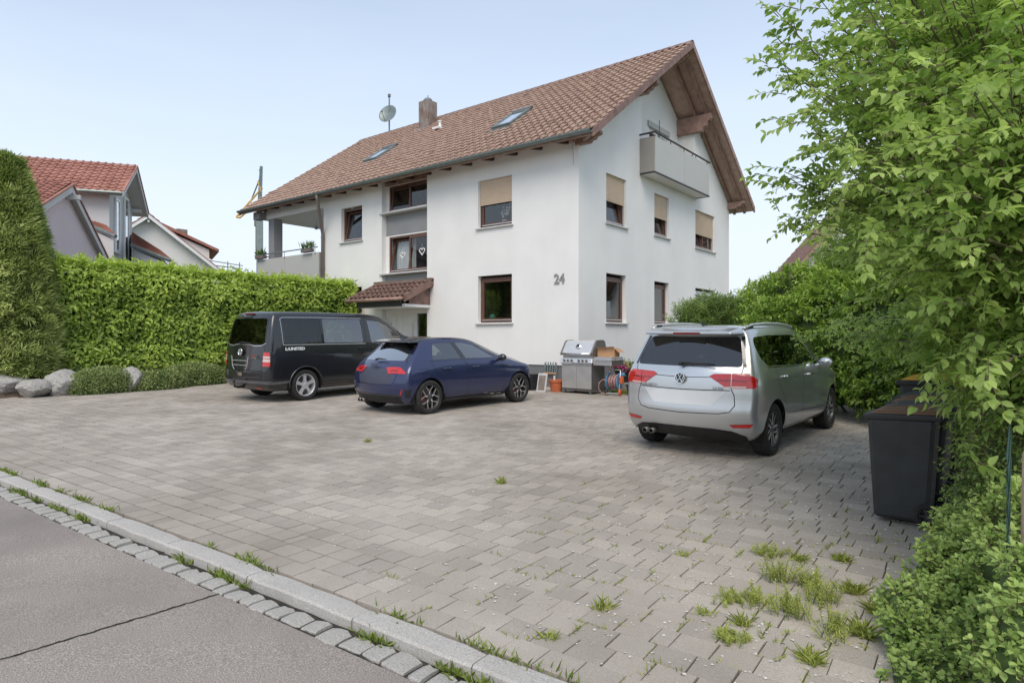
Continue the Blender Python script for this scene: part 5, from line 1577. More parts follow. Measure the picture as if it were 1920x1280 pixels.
class Body:
    def __init__(self, me):
        self.bm = bmesh.new(); self.bm.from_mesh(me); bpy.data.meshes.remove(me)
        bmesh.ops.recalc_face_normals(self.bm, faces=self.bm.faces)
        self.lay = self.bm.faces.layers.int.new('reg')
        self.regs = [None]
    def cut(self, poly, ax, filt, rid, over=False):
        bm = self.bm
        a0, a1 = min(p[0] for p in poly)-.01, max(p[0] for p in poly)+.01
        b0, b1 = min(p[1] for p in poly)-.01, max(p[1] for p in poly)+.01
        A, B = ax
        def near(f):
            if not filt(f): return False
            xs = [v.co[A] for v in f.verts]; ys = [v.co[B] for v in f.verts]
            return max(xs) > a0 and min(xs) < a1 and max(ys) > b0 and min(ys) < b1
        faces = [f for f in bm.faces if near(f)]
        geom = list({*faces, *[e for f in faces for e in f.edges], *[v for f in faces for v in f.verts]})
        n = len(poly)
        for i in range(n):
            p, q = poly[i], poly[(i+1) % n]
            if (p[0]-q[0])**2+(p[1]-q[1])**2 < 1e-8: continue
            co = [0, 0, 0]; co[A], co[B] = p
            no = [0, 0, 0]; no[A], no[B] = -(q[1]-p[1]), q[0]-p[0]
            r = bmesh.ops.bisect_plane(bm, geom=geom, dist=1e-5, plane_co=co, plane_no=Vector(no).normalized())
            geom = [g for g in r['geom'] if g.is_valid]
        for f in geom:
            if isinstance(f, bmesh.types.BMFace) and (over or f[self.lay] == 0):
                c = f.calc_center_median()
                if inside(poly, c[A], c[B]): f[self.lay] = rid
    def split(self, x):
        bm = self.bm
        bmesh.ops.bisect_plane(bm, geom=bm.verts[:]+bm.edges[:]+bm.faces[:], dist=1e-5, plane_co=(x, 0, 0), plane_no=(1, 0, 0))
    def region(self, name, mat, poly, ax, filt, shift=0., over=False, sub=None):
        self.regs.append((name, mat, shift, sub)); rid = len(self.regs)-1
        self.cut(poly, ax, filt, rid, over); return rid
    def side(self, name, mat, poly, shift=-.004, r=.03, over=False, thr=.30, both=True, sub=None, ymin=0.):
        pl = rounded(poly, r) if r else poly
        for s in ((-1, 1) if both else (-1,)):
            self.region(name, mat, pl, (0, 2), lambda f, s=s: f.normal.y*s > thr and f.calc_center_median().y*s > ymin, shift, over, sub)
    def rear(self, name, mat, poly, shift=-.004, r=.03, over=False, mirror=False, thr=-.30, sub=None, xmax=.3):
        for s in ((1, -1) if mirror else (1,)):
            pl = [(p*s, q) for p, q in poly]
            self.region(name, mat, rounded(pl, r) if r else pl, (1, 2), lambda f: f.normal.x < thr and f.calc_center_median().x < xmax, shift, over, sub)
    def line(self, pts, kind, w=.007, mirror=False, name='panel_gap', mat='darkgap', shift=-.006, both=True, over=False):
        """thin recessed joints along a polyline"""
        quads = []
        for p, q in zip(pts[:-1], pts[1:]):
            d = Vector((q[0]-p[0], q[1]-p[1])); d.normalize(); n = Vector((-d.y, d.x))*w/2
            quads.append([(p[0]+n.x, p[1]+n.y), (q[0]+n.x, q[1]+n.y), (q[0]-n.x, q[1]-n.y), (p[0]-n.x, p[1]-n.y)])
        sides = (-1, 1) if (both and (kind == 'side' or mirror)) else (-1,)
        for s in sides:
            self.regs.append((name, mat, shift, None)); rid = len(self.regs)-1
            for qd in quads:
                if kind == 'side': self.cut(qd, (0, 2), lambda f: f.normal.y*s > .25 and f.calc_center_median().y*s > 0, rid, over)
                elif kind == 'rear': self.cut([(a*-s, b) for a, b in qd], (1, 2), lambda f: f.normal.x < -.25, rid, over)
                else: self.cut([(a, b*-s) for a, b in qd], (0, 1), lambda f: f.normal.z > .3, rid, over)
    def wheel_hole(self, x, z, r):
        pl = [(x+math.cos(t)*r, z+math.sin(t)*r) for t in np.linspace(0, 2*PI, 41)[:-1]]
        self.regs.append(('_hole', None, 0, None)); rid = len(self.regs)-1
        for s in (-1, 1): self.cut(pl, (0, 2), lambda f: f.calc_center_median().y*s > .45 and (f.normal.y*s > .15 or f.normal.z < 0), rid, True)
    def build(self, parent, paint, lining=True, parts=None):
        bm = self.bm; bm.normal_update(); bm.verts.ensure_lookup_table()
        made = {}
        groups = {}
        for f in bm.faces: groups.setdefault(f[self.lay], []).append(f)
        def emit(name, faces, mat, shift, par, flip=False):
            ids, co, nr, fs = {}, [], [], []
            for f in faces:
                ff = []
                for v in f.verts:
                    if v.index not in ids:
                        ids[v.index] = len(co); co.append(v.co+v.normal*shift); nr.append(v.normal*(-1 if flip else 1))
                    ff.append(ids[v.index])
                fs.append(ff[::-1] if flip else ff)
            if 'window' in name and 'pillar' not in name and 'trim' not in name:
                av = sum(nr, Vector()).normalized()
                k_ = .04 if 'rear' in name else .2
                nr = [(n*k_+av*(1-k_)).normalized() for n in nr]
            me = bpy.data.meshes.new(name); me.from_pydata([tuple(c) for c in co], [], fs)
            me.polygons.foreach_set('use_smooth', [True]*len(me.polygons))
            me.normals_split_custom_set_from_vertices([tuple(n) for n in nr])
            me.materials.append(MT[mat]); return link(name, me, None, par)
        bm.verts.index_update()
        body = emit('body', groups[0], paint, 0, parent)
        if lining:
            fl = [f for f in groups[0] if f.calc_center_median().z > .3]
            emit('cabin_lining', fl, 'cabin', -.03, parent, True)
        for rid, spec in enumerate(self.regs):
            if rid == 0 or rid not in groups or spec[0] == '_hole': continue
            name, mat, shift, sub = spec
            made[rid] = emit(name, groups[rid], mat, shift, made.get(sub, parent) if sub else parent)
        bm.free()
        return body
MT['cabin'] = M('cabin_trim', (.05, .05, .052), .85, var=.1)
MT['seat'] = M('seat_fabric', (.035, .035, .038), .9, var=.15)
MT['gunmetal'] = M('dark_alloy', (.10, .095, .095), .35, metal=.6, var=.1)
MT['caliper'] = M('red_caliper', (.42, .02, .03), .4, var=.1)
MT['amber'] = M('amber_lens', (.55, .14, .03), .15, coat=1, var=.1)

def wheel(parent, x, y, r, w, rr, style, side):
    """tyre, rim and spokes; outer face looks to side*y"""
    T = Matrix.Translation((x, y, r)) @ Matrix.Rotation(-side*PI/2, 4, 'X')      # local +Z -> outwards
    h = w/2
    hub = MB(); hub.lathe([(.001, -h*.3), (rr*.72, -h*.3), (rr*.72, -h*.15), (.001, -h*.15)], 24, T)
    wh = hub.build('wheel', MT['steel_dark'], parent)
    mb = MB()
    mb.lathe([(rr*.97, -h*.85), (rr+.02, -h*.98), (r*.93, -h), (r*.985, -h*.82), (r, -h*.55), (r, h*.55), (r*.985, h*.82), (r*.93, h), (rr+.02, h*.98), (rr*.985, h*.86)], 40, T)
    for q in (-.32, 0, .32): pass
    mb.build('tyre', MT['rubber'], wh, smooth=True)
    mb = MB()
    mb.lathe([(rr*.985, h*.80), (rr*1.0, h*.90), (rr*.965, h*.92), (rr*.93, h*.80), (rr*.90, h*.3), (rr*.88, -h*.6), (rr*.95, -h*.9)], 40, T)
    rimmat = {'van': 'alu', 'mpv': 'gunmetal', 'hatch': 'gunmetal'}[style]
    mb.build('rim', MT['alu' if style == 'van' else 'gunmetal'], wh, smooth=True)
    mb = MB(); ed = MB()
    def spoke(poly, z0, z1, tgt):
        """poly in (radial, tangential) space"""
        tgt.prism(poly, lambda p, q, hh: T @ Vector((p, q, hh)), z0, z1)
    for k in range(5):
        a = 2*PI*k/5+.35
        def rot(pl, da=0.): return [(p*math.cos(a+da)-q*math.sin(a+da), p*math.sin(a+da)+q*math.cos(a+da)) for p, q in pl]
        R = rr*.95
        if style == 'van':
            spoke(rot([(.05, -.045), (R*.55, -.030), (R, -.046), (R, .046), (R*.55, .030), (.05, .045)]), h*.45, h*.74, mb)
        elif style == 'mpv':
            spoke(rot([(.04, -.05), (R*.5, -.05), (R, -.075), (R, -.02), (R*.55, .0), (.04, .02)]), h*.45, h*.70, mb)
            spoke(rot([(.05, -.012), (R*.55, -.028), (R, -.062), (R, -.034), (R*.55, -.010), (.05, .008)]), h*.70, h*.735, ed)
            spoke(rot([(.05, .0), (R*.5, .06), (R, .165), (R, .12), (R*.5, .030)]), h*.45, h*.70, mb)
            spoke(rot([(.06, .012), (R*.5, .062), (R*.96, .160), (R*.96, .135), (R*.5, .046)]), h*.70, h*.735, ed)
        else:
            spoke(rot([(.04, -.024), (R*.52, -.020), (R*.52, .020), (.04, .024)]), h*.45, h*.70, mb)
            for s in (-1, 1):
                spoke(rot([(R*.46, s*-.012), (R*.50, s*.024), (R*.99, s*.118), (R*.99, s*.072)]), h*.5, h*.72, mb)
                spoke(rot([(R*.47, s*.0), (R*.50, s*.016), (R*.97, s*.108), (R*.97, s*.092)]), h*.72, h*.745, ed)
            spoke(rot([(.06, -.014), (R*.50, -.010), (R*.50, .010), (.06, .014)]), h*.70, h*.728, ed)
    mb.lathe([(.001, h*.76), (.035, h*.76), (.06, h*.66), (.065, h*.4)], 16, T)
    mb.build('spokes', MT[rimmat], wh)
    if ed.v: ed.build('polished_spoke_faces', MT['alu'], wh)
    if style == 'hatch':
        MB().prism([(.10, .06), (.20, .05), (.22, .14), (.12, .17)], lambda p, q, hh: T @ Vector((-p, q-.12, hh)), -h*.1, h*.35).build('brake_caliper', MT['caliper'], wh)
    # dark wheel well
    mb = MB(); n = 14
    ro = r+.065; yi = y-side*(w*.5+.14); yo = y+side*(w*.42)
    pr = [(x+math.cos(t)*ro, r+math.sin(t)*ro) for t in np.linspace(-.25, PI+.25, n)]
    for i in range(n-1): mb.quad((pr[i][0], yi, pr[i][1]), (pr[i+1][0], yi, pr[i+1][1]), (pr[i+1][0], yo, pr[i+1][1]), (pr[i][0], yo, pr[i][1]))
    mb.add([(p, yi, q) for p, q in pr], [tuple(range(n))])
    mb.build('wheel_well', MT['darkgap'], parent)

def interp_level(xs, zc, wc):
    return (list(xs), [float(np.interp(x, [p[0] for p in zc], [p[1] for p in zc])) if isinstance(zc, list) else zc for x in xs],
            [float(np.interp(x, [p[0] for p in wc], [p[1] for p in wc])) if isinstance(wc, list) else wc for x in xs])
def seats(parent, rows, z0=.42, top=1.12, half=.62, heads=True):
    for x in rows:
        for y in (-.36, .36):
            s = MB()
            s.hexa([(x, y-.24, z0), (x+.5, y-.24, z0), (x+.5, y+.24, z0), (x, y+.24, z0)], [(x, y-.24, z0+.14), (x+.5, y-.24, z0+.17), (x+.5, y+.24, z0+.17), (x, y+.24, z0+.14)])
            s.hexa([(x-.02, y-.23, z0+.1), (x+.12, y-.23, z0+.1), (x+.12, y+.23, z0+.1), (x-.02, y+.23, z0+.1)], [(x-.20, y-.20, top-.18), (x-.10, y-.20, top-.18), (x-.10, y+.20, top-.18), (x-.20, y+.20, top-.18)])
            s.hexa([(x-.22, y-.12, top-.15), (x-.13, y-.12, top-.15), (x-.13, y+.12, top-.15), (x-.22, y+.12, top-.15)], [(x-.24, y-.10, top+.06), (x-.16, y-.10, top+.06), (x-.16, y+.10, top+.06), (x-.24, y+.10, top+.06)])
            s.build('seat', MT['seat'], parent, bevel=.02)
def mirror_housing(parent, x, y, z, mat, s=1.):
    for sg in (-1, 1):
        mb = MB(); mb.ball(Vector((x, sg*(y+.10), z)), .11*s, 12, 8, (.75, 1.05, .72)); mb.tube([(x+.03, sg*(y-.07), z-.06), (x, sg*(y+.05), z-.03)], .03, 8)
        mb.build('door_mirror', MT[mat], parent, smooth=True)
def handle(parent, x, y, z, mat, tilt=0.):
    for sg in (-1, 1):
        mb = MB(); mb.tube([(x-.10, sg*(y+.0), z), (x-.07, sg*(y+.03), z+.002), (x+.07, sg*(y+.03), z+.006+tilt), (x+.10, sg*(y+.0), z+.006+tilt)], [.012, .014, .014, .012], 8)
        mb.build('door_handle', MT[mat], parent, smooth=True)
def roundel(parent, cx, z, x, R, nrm, kind):
    """maker's badge on the tailgate"""
    n = Vector(nrm).normalized(); q = n.to_track_quat('Z', 'Y').to_matrix().to_4x4()
    # local X -> to the right seen from behind
    up = Vector((0, 0, 1)); right = up.cross(n).normalized(); up2 = n.cross(right)
    B = Matrix((( right.x, up2.x, n.x, x), (right.y, up2.y, n.y, cx), (right.z, up2.z, n.z, z), (0, 0, 0, 1)))
    mb = MB()
    ring = lambda c, r_, t: mb.tube([B @ Vector((c+math.cos(a)*r_, math.sin(a)*r_, .004)) for a in np.linspace(0, 2*PI, 25)[:-1]], t, 6, closed=True)
    if kind == 'vw':
        ring(0, R, R*.10)
        for pts in ([(-.42, .82), (-.0, .08), (.42, .82)], [(-.86, .42), (-.42, -.72), (0, -.05), (.42, -.72), (.86, .42)]):
            P = [(p*R, q_*R) for p, q_ in pts]
            for a, b in zip(P[:-1], P[1:]): mb.tube([B @ Vector((*a, .004)), B @ Vector((*b, .004))], R*.09, 6)
        o = mb.build('badge', MT['chrome'], parent)
        d = MB(); d.lathe([(.001, 0), (R*.98, 0), (R*.98, -.01)], 20, B); d.build('badge_disc', MT['trim_dark'], parent)
    else:
        for c in (-1.5, -.5, .5, 1.5): ring(c*R*1.25, R*.8, R*.10)
        mb.build('badge', MT['trim_dark'], parent)
def rear_text(parent, txt, size, y, z, x, mat, slope=0.):
    text_mb(txt, size, lambda a, b, h: (x-h+b*slope, y-a, z+b), .004, bold=.001).build('badge_lettering', MT[mat], parent)

MT['silver'] = M('silver_paint', (.58, .595, .60), .30, metal=.75, var=.02, scale=200, coat=1.)
MT['blue'] = M('deep_blue_paint', (.022, .031, .095), .33, metal=.35, var=.06, scale=300, coat=1.)
MT['black_paint'] = M('black_paint', (.008, .009, .012), .35, metal=.1, var=.1, scale=100, coat=1.)
MT['gloss_black'] = M('gloss_black', (.008, .008, .009), .12, coat=1., var=.05)
MT['plate'] = M('pale_blank', (.66, .67, .68), .4, var=.02)
MT['lamp_dark'] = M('smoked_lens', (.10, .012, .012), .1, coat=1, var=.1)

# ---- silver people carrier -------------------------------------------------
YF = [0, .34, .66, .88, 1.0]
def mpv(loc):
    e = empty('silver_minivan', loc, PI/2-math.radians(1.5)); tag(e, 'silver people carrier with black roof-edge spoiler parked on the right', 'car')
    lx = [-.84, -.73, -.44, -.02, .42, .95, 1.40, 1.90, 2.37, 2.80, 3.22, 3.52, 3.68]
    def lv(xr, z, w, xf=3.68):
        xs = [xr, xr+.12]+lx[2:-2]+[xf-.16, xf]
        return interp_level(xs, z, w)
    ux = [-.58, -.48, -.25, .12, .50, .95, 1.35, 1.70, 2.16, 2.64, 3.12, 3.42, 3.58]
    W = lambda k: [(-.9, .775*k), (-.74, .865*k), (-.44, .905*k), (.2, .915*k), (2.5, .915*k), (3.1, .89*k), (3.5, .80*k), (3.68, .62*k)]
    L = [lv(-.68, .23, [(-.8, .70), (-.4, .80), (3.2, .80), (3.68, .6)], 3.55),
         lv(-.82, .345, W(.985), 3.66),
         lv(-.875, .585, W(1.0)),
         lv(-.842, .68, W(.998)),
         lv(-.835, .93, [(a, b) for a, b in W(1.005)], 3.60),
         lv(-.80, [(-.9, 1.115), (.5, 1.10), (1.5,1.07), (2.6, 1.02), (3.1, .94), (3.6, .72)], [(-.9, .745), (-.74, .82), (-.44, .865), (.2, .88), (2.5, .87), (3.1, .82), (3.5, .70), (3.68, .55)], 3.52),
         (ux, [1.500, 1.525, 1.545, 1.555, 1.56, 1.555, 1.54, 1.495, 1.28, 1.05, .965, .86, .74], [.635, .69, .715, .725, .73, .73, .725, .71, .73, .75, .71, .64, .52]),
         ([-.52]+[x+.03 for x in ux[1:]], [1.585, 1.61, 1.625, 1.635, 1.64, 1.64, 1.625, 1.58, 1.35, 1.09, 1.005, .90, .77], [.56, .605, .63, .64, .645, .645, .64, .62, .64, .66, .63, .56, .45])]
    b = Body(cage_mesh(L, YF, .19, .02)); b.split(-.62)
    for x in (0, 2.79): b.wheel_hole(x, .335, .385)
    b.side('side_window', 'tint', [(.025, 1.135), (-.17, 1.135), (-.34, 1.24), (-.37, 1.40), (-.31, 1.495), (.025, 1.512)], r=.05)
    b.side('side_window', 'tint', [(.10, 1.135), (.10, 1.515), (1.10, 1.515), (1.10, 1.105)], r=.02)
    b.side('side_window', 'autoglass_dim', [(1.18, 1.105), (1.18, 1.512), (1.50, 1.49), (2.06, 1.075)], r=.03)
    b.side('window_pillar', 'gloss_black', [(1.095, 1.105), (1.095, 1.515), (1.185, 1.515), (1.185, 1.105)], r=0, shift=-.002)
    b.side('window_pillar', 'gloss_black', [(.02, 1.135), (.02, 1.515), (.105, 1.515), (.105, 1.135)], r=0, shift=-.002)
    b.line([(-.20, 1.12), (.1, 1.118), (1.1, 1.088), (2.05, 1.055)], 'side', .014, name='window_trim', mat='chrome', shift=.002)
    b.rear('rear_window', 'tint_rear', [(-.70, 1.135), (.70, 1.135), (.675, 1.25), (.60, 1.50), (-.60, 1.50), (-.675, 1.25)], r=.05)
    b.rear('pillar_trim', 'gloss_black', [(.605, 1.50), (.705, 1.135), (.745, 1.135), (.645, 1.51)], r=0, mirror=True, shift=.001, thr=-.12)
    # lamps: tailgate half, body half, wrapped flank, each with a paler lower bar
    b.rear('tail_lamp', 'clearlens', [(.53, .905), (.594, .905), (.594, .89), (.56, .89)], r=0, mirror=True, shift=.006)
    b.rear('tail_lamp', 'reddark', [(.42, .985), (.594, .985), (.594, .965), (.44, .965)], r=0, mirror=True, shift=.006)
    b.rear('tail_lamp', 'redlens', [(.345, 1.022), (.40, 1.052), (.594, 1.058), (.594, .885), (.54, .893)], r=.006, mirror=True, shift=.006)
    b.rear('tail_lamp', 'clearlens', [(.602, .910), (.76, .912), (.76, .892), (.602, .888)], r=0, mirror=True, shift=.006, thr=-.10, xmax=-.62)
    b.rear('tail_lamp', 'reddark', [(.602, .985), (.76, .985), (.76, .965), (.602, .965)], r=0, mirror=True, shift=.006, thr=-.10, xmax=-.62)
    b.rear('tail_lamp', 'redlens', [(.602, 1.060), (.92, 1.058), (.92, .89), (.602, .882)], r=.008, mirror=True, shift=.006, thr=-.10, xmax=-.62)
    b.side('tail_lamp', 'redlens', [(-.95, 1.058), (-.63, 1.045), (-.56, .985), (-.60, .895), (-.95, .885)], r=.02, shift=.006, thr=.30, ymin=.60)
    # tailgate, bumper, doors
    b.line([(.71, 1.14), (.70, 1.06)], 'rear', .010, mirror=True)
    b.line([(.598, .885), (.635, .80), (.645, .68), (.59, .60), (.47, .575), (0, .565)], 'rear', .010, mirror=True)
    b.line([(.36, 1.01), (0, 1.0)], 'rear', .008, mirror=True, shift=-.003)
    b.rear('plate_recess', 'plate', [(-.54, .838), (.54, .838), (.38, .665), (-.38, .665)], r=.015, shift=.002)
    b.line([(.59, .858), (0, .85)], 'rear', .010, mirror=True, shift=-.006)
    b.rear('rear_reflector', 'redlens', [(.58, .445), (.84, .465), (.80, .415), (.62, .41)], r=.008, mirror=True, shift=.004, thr=-.1, xmax=-.5)
    b.rear('rear_valance', 'black', [(-.74, .30), (-.60, .365), (-.4, .385), (0, .392), (.4, .385), (.60, .365), (.74, .30), (.74, .15), (-.74, .15)], r=0, shift=.003, thr=-.1)
    b.line([(.06, 1.13), (.10, .92), (.30, .72), (.40, .60)], 'side'); b.line([(.42, .55), (.46, .31), (2.38, .30)], 'side')
    b.line([(1.14, 1.10), (1.15, .85), (1.16, .31)], 'side'); b.line([(2.14, 1.05), (2.33, .85), (2.37, .31)], 'side')
    b.side('sill_trim', 'black', [(.40, .27), (2.36, .27), (2.36, .15), (.40, .15)], r=0, shift=.002, thr=-.2)
    b.line([(-.40, .955), (.4, .96), (2.4, .93)], 'side', .014, mat='silver', name='shoulder_crease', shift=-.005)
    b.line([(.48, .50), (2.30, .43)], 'side', .016, mat='silver', name='door_crease', shift=-.008)
    b.side('windscreen_side', 'gloss_black', [(1.60, 1.49), (2.16, 1.07), (2.24, 1.06), (1.68, 1.50)], r=0, shift=.001, thr=.1)
    b.build(e, 'silver')
    # roof spoiler, rails, aerial
    MB().hexa([(-.66, -.585, 1.525), (-.44, -.66, 1.545), (-.44, .66, 1.545), (-.66, .585, 1.525)], [(-.66, -.565, 1.565), (-.36, -.60, 1.615), (-.36, .60, 1.615), (-.66, .565, 1.565)]).build('roof_spoiler', MT['silver'], e, bevel=.02)
    bx('brake_light', MT['reddark'], e, -.668, -.65, -.18, .18, 1.532, 1.555)
    for s in (-1, 1):
        mb = MB(); pts = [(-.36, s*.615, 1.600), (-.30, s*.63, 1.622), (-.16, s*.64, 1.646), (.3, s*.645, 1.664), (.9, s*.645, 1.664), (1.3, s*.64, 1.645), (1.5, s*.63, 1.62), (1.56, s*.62, 1.59)]
        mb.tube(pts, .020, 8); mb.build('roof_rail', MT['alu'], e, smooth=True)
        bx('rail_foot', MT['gloss_black'], e, -.26, -.1, s*.63-.015, s*.63+.015, 1.61, 1.65)
    mb = MB(); mb.hexa([(-.14, -.03, 1.635), (.04, -.03, 1.64), (.04, .03, 1.64), (-.14, .03, 1.635)], [(-.16, -.006, 1.70), (-.12, -.006, 1.70), (-.12, .006, 1.70), (-.16, .006, 1.70)]); mb.build('aerial', MT['gloss_black'], e)
    mb = MB(); mb.tube([(-.80, .02, 1.165), (-.79, -.08, 1.175), (-.775, -.42, 1.165)], [.022, .016, .009], 8); mb.ball(Vector((-.81, .01, 1.165)), .028); mb.build('rear_wiper', MT['black'], e, smooth=True)
    roundel(e, 0, .99, -.848, .062, (-1, 0, .10), 'vw')
    rear_text(e, 'TOURAN', .042, .56, .872, -.845, 'trim_mid'); rear_text(e, '2.0 TDI', .042, -.42, .872, -.85, 'trim_mid')
    handle(e, .36, .905, .985, 'chrome'); handle(e, 1.42, .905, .955, 'chrome')
    mirror_housing(e, 2.02, .88, 1.10, 'silver', .9)
    for x in (0, 2.79):
        for s in (-1, 1): wheel(e, x, s*.775, .335, .215, .222, 'mpv', s)
    for y in (.50, .41):
        mb = MB(); T = Matrix.Translation((-.74, y, .285)) @ Matrix.Rotation(PI/2, 4, 'Y')
        mb.lathe([(.028, -.08), (.034, -.08), (.034, .05), (.026, .05), (.024, -.04)], 16, T); mb.build('exhaust_tip', MT['steel_dark'], e, smooth=True)
    seats(e, (.35, 1.35), .45, 1.16)
    bx('dashboard', MT['cabin'], e, 1.95, 2.5, -.68, .68, .62, .98, bevel=.05)
    mb = MB(); mb.tube([(1.82+.05*math.cos(a), .36+.17*math.cos(a+PI/2), .98+.16*math.sin(a+PI/2)) for a in np.linspace(0, 2*PI, 17)[:-1]], .014, 6, closed=True); mb.build('steering_wheel', MT['black'], e)
    return e
MT['trim_mid'] = M('dull_chrome', (.25, .25, .25), .3, metal=.8)
MT['tint_rear'] = glass('rear_privacy_glass', (.06, .065, .06), 2.2)
MT['autoglass_dim'] = glass('tinted_car_glass', (.30, .34, .33), 2.0)

# ---- dark blue hatchback ------------------------------------------------------
def hatch(loc, rz_):
    e = empty('blue_hatchback', loc, PI/2+rz_); tag(e, 'dark blue five-door hatchback with black roof and large alloy wheels', 'car')
    lx = [-.68, -.58, -.40, -.02, .36, .80, 1.20, 1.65, 2.12, 2.56, 2.98, 3.27, 3.43]
    def lv(xr, z, w, xf=3.43):
        xs = [xr, xr+.11]+[max(x, xr+.2) for x in lx[2:-2]]+[xf-.14, xf]
        return interp_level(xs, z, w)
    ux = [-.20, -.10, .08, .32, .58, .88, 1.15, 1.40, 1.82, 2.26, 2.72, 3.06, 3.24]
    W = lambda k: [(-.7, .76*k), (-.56, .83*k), (-.36, .868*k), (0, .882*k), (.4, .872*k), (1.2, .862*k), (2.1, .868*k), (2.6, .875*k), (3.0, .83*k), (3.25, .72*k), (3.36, .58*k)]
    L = [lv(-.56, .20, [(-.6, .62), (-.3, .74), (2.9, .74), (3.36, .55)], 3.22),
         lv(-.665, .31, W(.985), 3.34),
         lv(-.715, .56, W(1.0)),
         lv(-.655, .80, W(1.0), 3.28),
         lv(-.56, [(-.6, .955), (.2, .955), (1.5, .945), (2.3, .93), (2.9, .85), (3.3, .66)], [(-.7, .70), (-.45, .77), (-.1, .82), (.4, .825), (2.1, .82), (2.7, .79), (3.1, .70), (3.3, .55)], 3.18),
         (ux, [1.265, 1.290, 1.320, 1.335, 1.34, 1.335, 1.315, 1.275, 1.12, .965, .90, .815, .69], [.535, .565, .595, .61, .615, .615, .61, .60, .65, .70, .68, .61, .50]),
         ([-.15]+[x+.03 for x in ux[1:]], [1.345, 1.375, 1.40, 1.415, 1.42, 1.415, 1.40, 1.355, 1.18, 1.005, .935, .85, .72], [.46, .49, .51, .525, .53, .53, .525, .515, .56, .62, .60, .53, .42])]
    b = Body(cage_mesh(L, YF, .15, .018)); b.split(-.50)
    for x in (0, 2.563): b.wheel_hole(x, .318, .362)
    b.side('side_window', 'tint_light', [(.12, 1.01), (.24, 1.27), (.34, 1.318), (.74, 1.322), (.88, 1.01)], r=.02)
    b.side('side_window', 'autoglass', [(1.00, 1.008), (.85, 1.322), (1.10, 1.312), (1.36, 1.26), (1.86, .995)], r=.02)
    b.side('window_pillar', 'gloss_black', [(.875, 1.01), (.735, 1.325), (.855, 1.325), (1.005, 1.01)], r=0, shift=.0)
    b.region('roof_panel', 'gloss_black', [(-.3, -.54), (1.36, -.55), (1.36, .55), (-.3, .54)], (0, 1), lambda f: f.normal.z > .5 and f.calc_center_median().z > 1.28, .001)
    b.rear('rear_window', 'hatch_glass', [(-.59, 1.0), (.59, 1.0), (.50, 1.29), (-.50, 1.29)], r=.03, thr=-.15)
    b.rear('pillar_trim', 'gloss_black', [(.595, 1.0), (.505, 1.29), (.545, 1.30), (.64, 1.0)], r=0, mirror=True, shift=.002, thr=-.1)
    b.rear('tail_lamp', 'reddark', [(.43, .835), (.57, .84), (.57, .812), (.45, .805)], r=0, mirror=True, shift=.006, thr=-.15)
    b.rear('tail_lamp', 'redlens', [(.30, .875), (.40, .885), (.585, .885), (.585, .775), (.40, .765)], r=.006, mirror=True, shift=.006, thr=-.15)
    b.rear('tail_lamp', 'redlens', [(.59, .885), (.72, .925), (.90, .90), (.90, .77), (.59, .768)], r=.006, mirror=True, shift=.006, thr=-.05, xmax=-.50)
    b.side('tail_lamp', 'redlens', [(-.8, .93), (-.56, .91), (-.50, .87), (-.57, .79), (-.8, .765)], r=.01, shift=.006, thr=.3, ymin=.55)
    b.rear('plate_recess', 'plate_blue', [(-.46, .86), (.28, .86), (.40, .755), (.52, .72), (.46, .60), (.40, .575), (-.40, .575), (-.46, .60), (-.52, .72)], r=.01, shift=-.002, thr=-.15)
    b.line([(.60, .765), (.55, .62), (.48, .565), (0, .56)], 'rear', .009, mirror=True)
    b.line([(.66, 1.0), (.68, .93)], 'rear', .008, mirror=True)
    b.rear('rear_diffuser', 'black', [(-.66, .36), (.66, .36), (.60, .12), (-.60, .12)], r=0, shift=.003, thr=-.05)
    b.line([(.70, .372), (0, .368)], 'rear', .018, mirror=True, name='diffuser_trim', mat='gunmetal', shift=.006)
    b.rear('rear_reflector', 'redlens', [(.66, .385), (.69, .385), (.735, .49), (.715, .49)], r=0, mirror=True, shift=.006, thr=-.05, xmax=-.40)
    b.rear('air_vent', 'black', [(.745, .34), (.82, .34), (.84, .48), (.77, .48)], r=.01, mirror=True, shift=.002, thr=-.15, xmax=-.42)
    b.line([(.10, .98), (.10, .86), (.30, .66), (.40, .55), (.42, .28)], 'side'); b.line([(.95, .98), (.99, .8), (1.0, .28)], 'side'); b.line([(1.98, .97), (2.06, .8), (2.08, .28)], 'side')
    b.line([(.42, .28), (2.08, .28)], 'side')
    b.side('sill_trim', 'gunmetal', [(.40, .255), (2.16, .255), (2.16, .14), (.40, .14)], r=0, shift=.014, thr=-.2)
    b.line([(.05, .985), (.6, .995), (1.90, .985)], 'side', .014, mat='gloss_black', name='window_trim', shift=.002)
    b.side('windscreen_side', 'gloss_black', [(1.42, 1.26), (1.99, .98), (2.07, .97), (1.48, 1.30)], r=0, shift=.001, thr=.1)
    b.line([(-.22, .84), (-.05, .845), (-.05, .79), (-.20, .78), (-.22, .84)], 'side', .005, both=False)
    b.build(e, 'blue')
    MB().hexa([(-.25, -.54, 1.326), (-.05, -.57, 1.332), (-.05, .57, 1.332), (-.25, .54, 1.326)], [(-.25, -.52, 1.350), (.0, -.50, 1.388), (.0, .50, 1.388), (-.25, .52, 1.350)]).build('roof_spoiler', MT['gloss_black'], e, bevel=.012)
    mb = MB(); mb.hexa([(.0, -.03, 1.41), (.16, -.03, 1.425), (.16, .03, 1.425), (.0, .03, 1.41)], [(-.01, -.006, 1.475), (.03, -.006, 1.475), (.03, .006, 1.475), (-.01, .006, 1.475)]); mb.build('aerial', MT['gloss_black'], e)
    mb = MB(); mb.tube([(-.55, .06, 1.01), (-.535, -.02, 1.03), (-.535, -.24, 1.02)], [.020, .014, .008], 8); mb.build('rear_wiper', MT['black'], e, smooth=True)
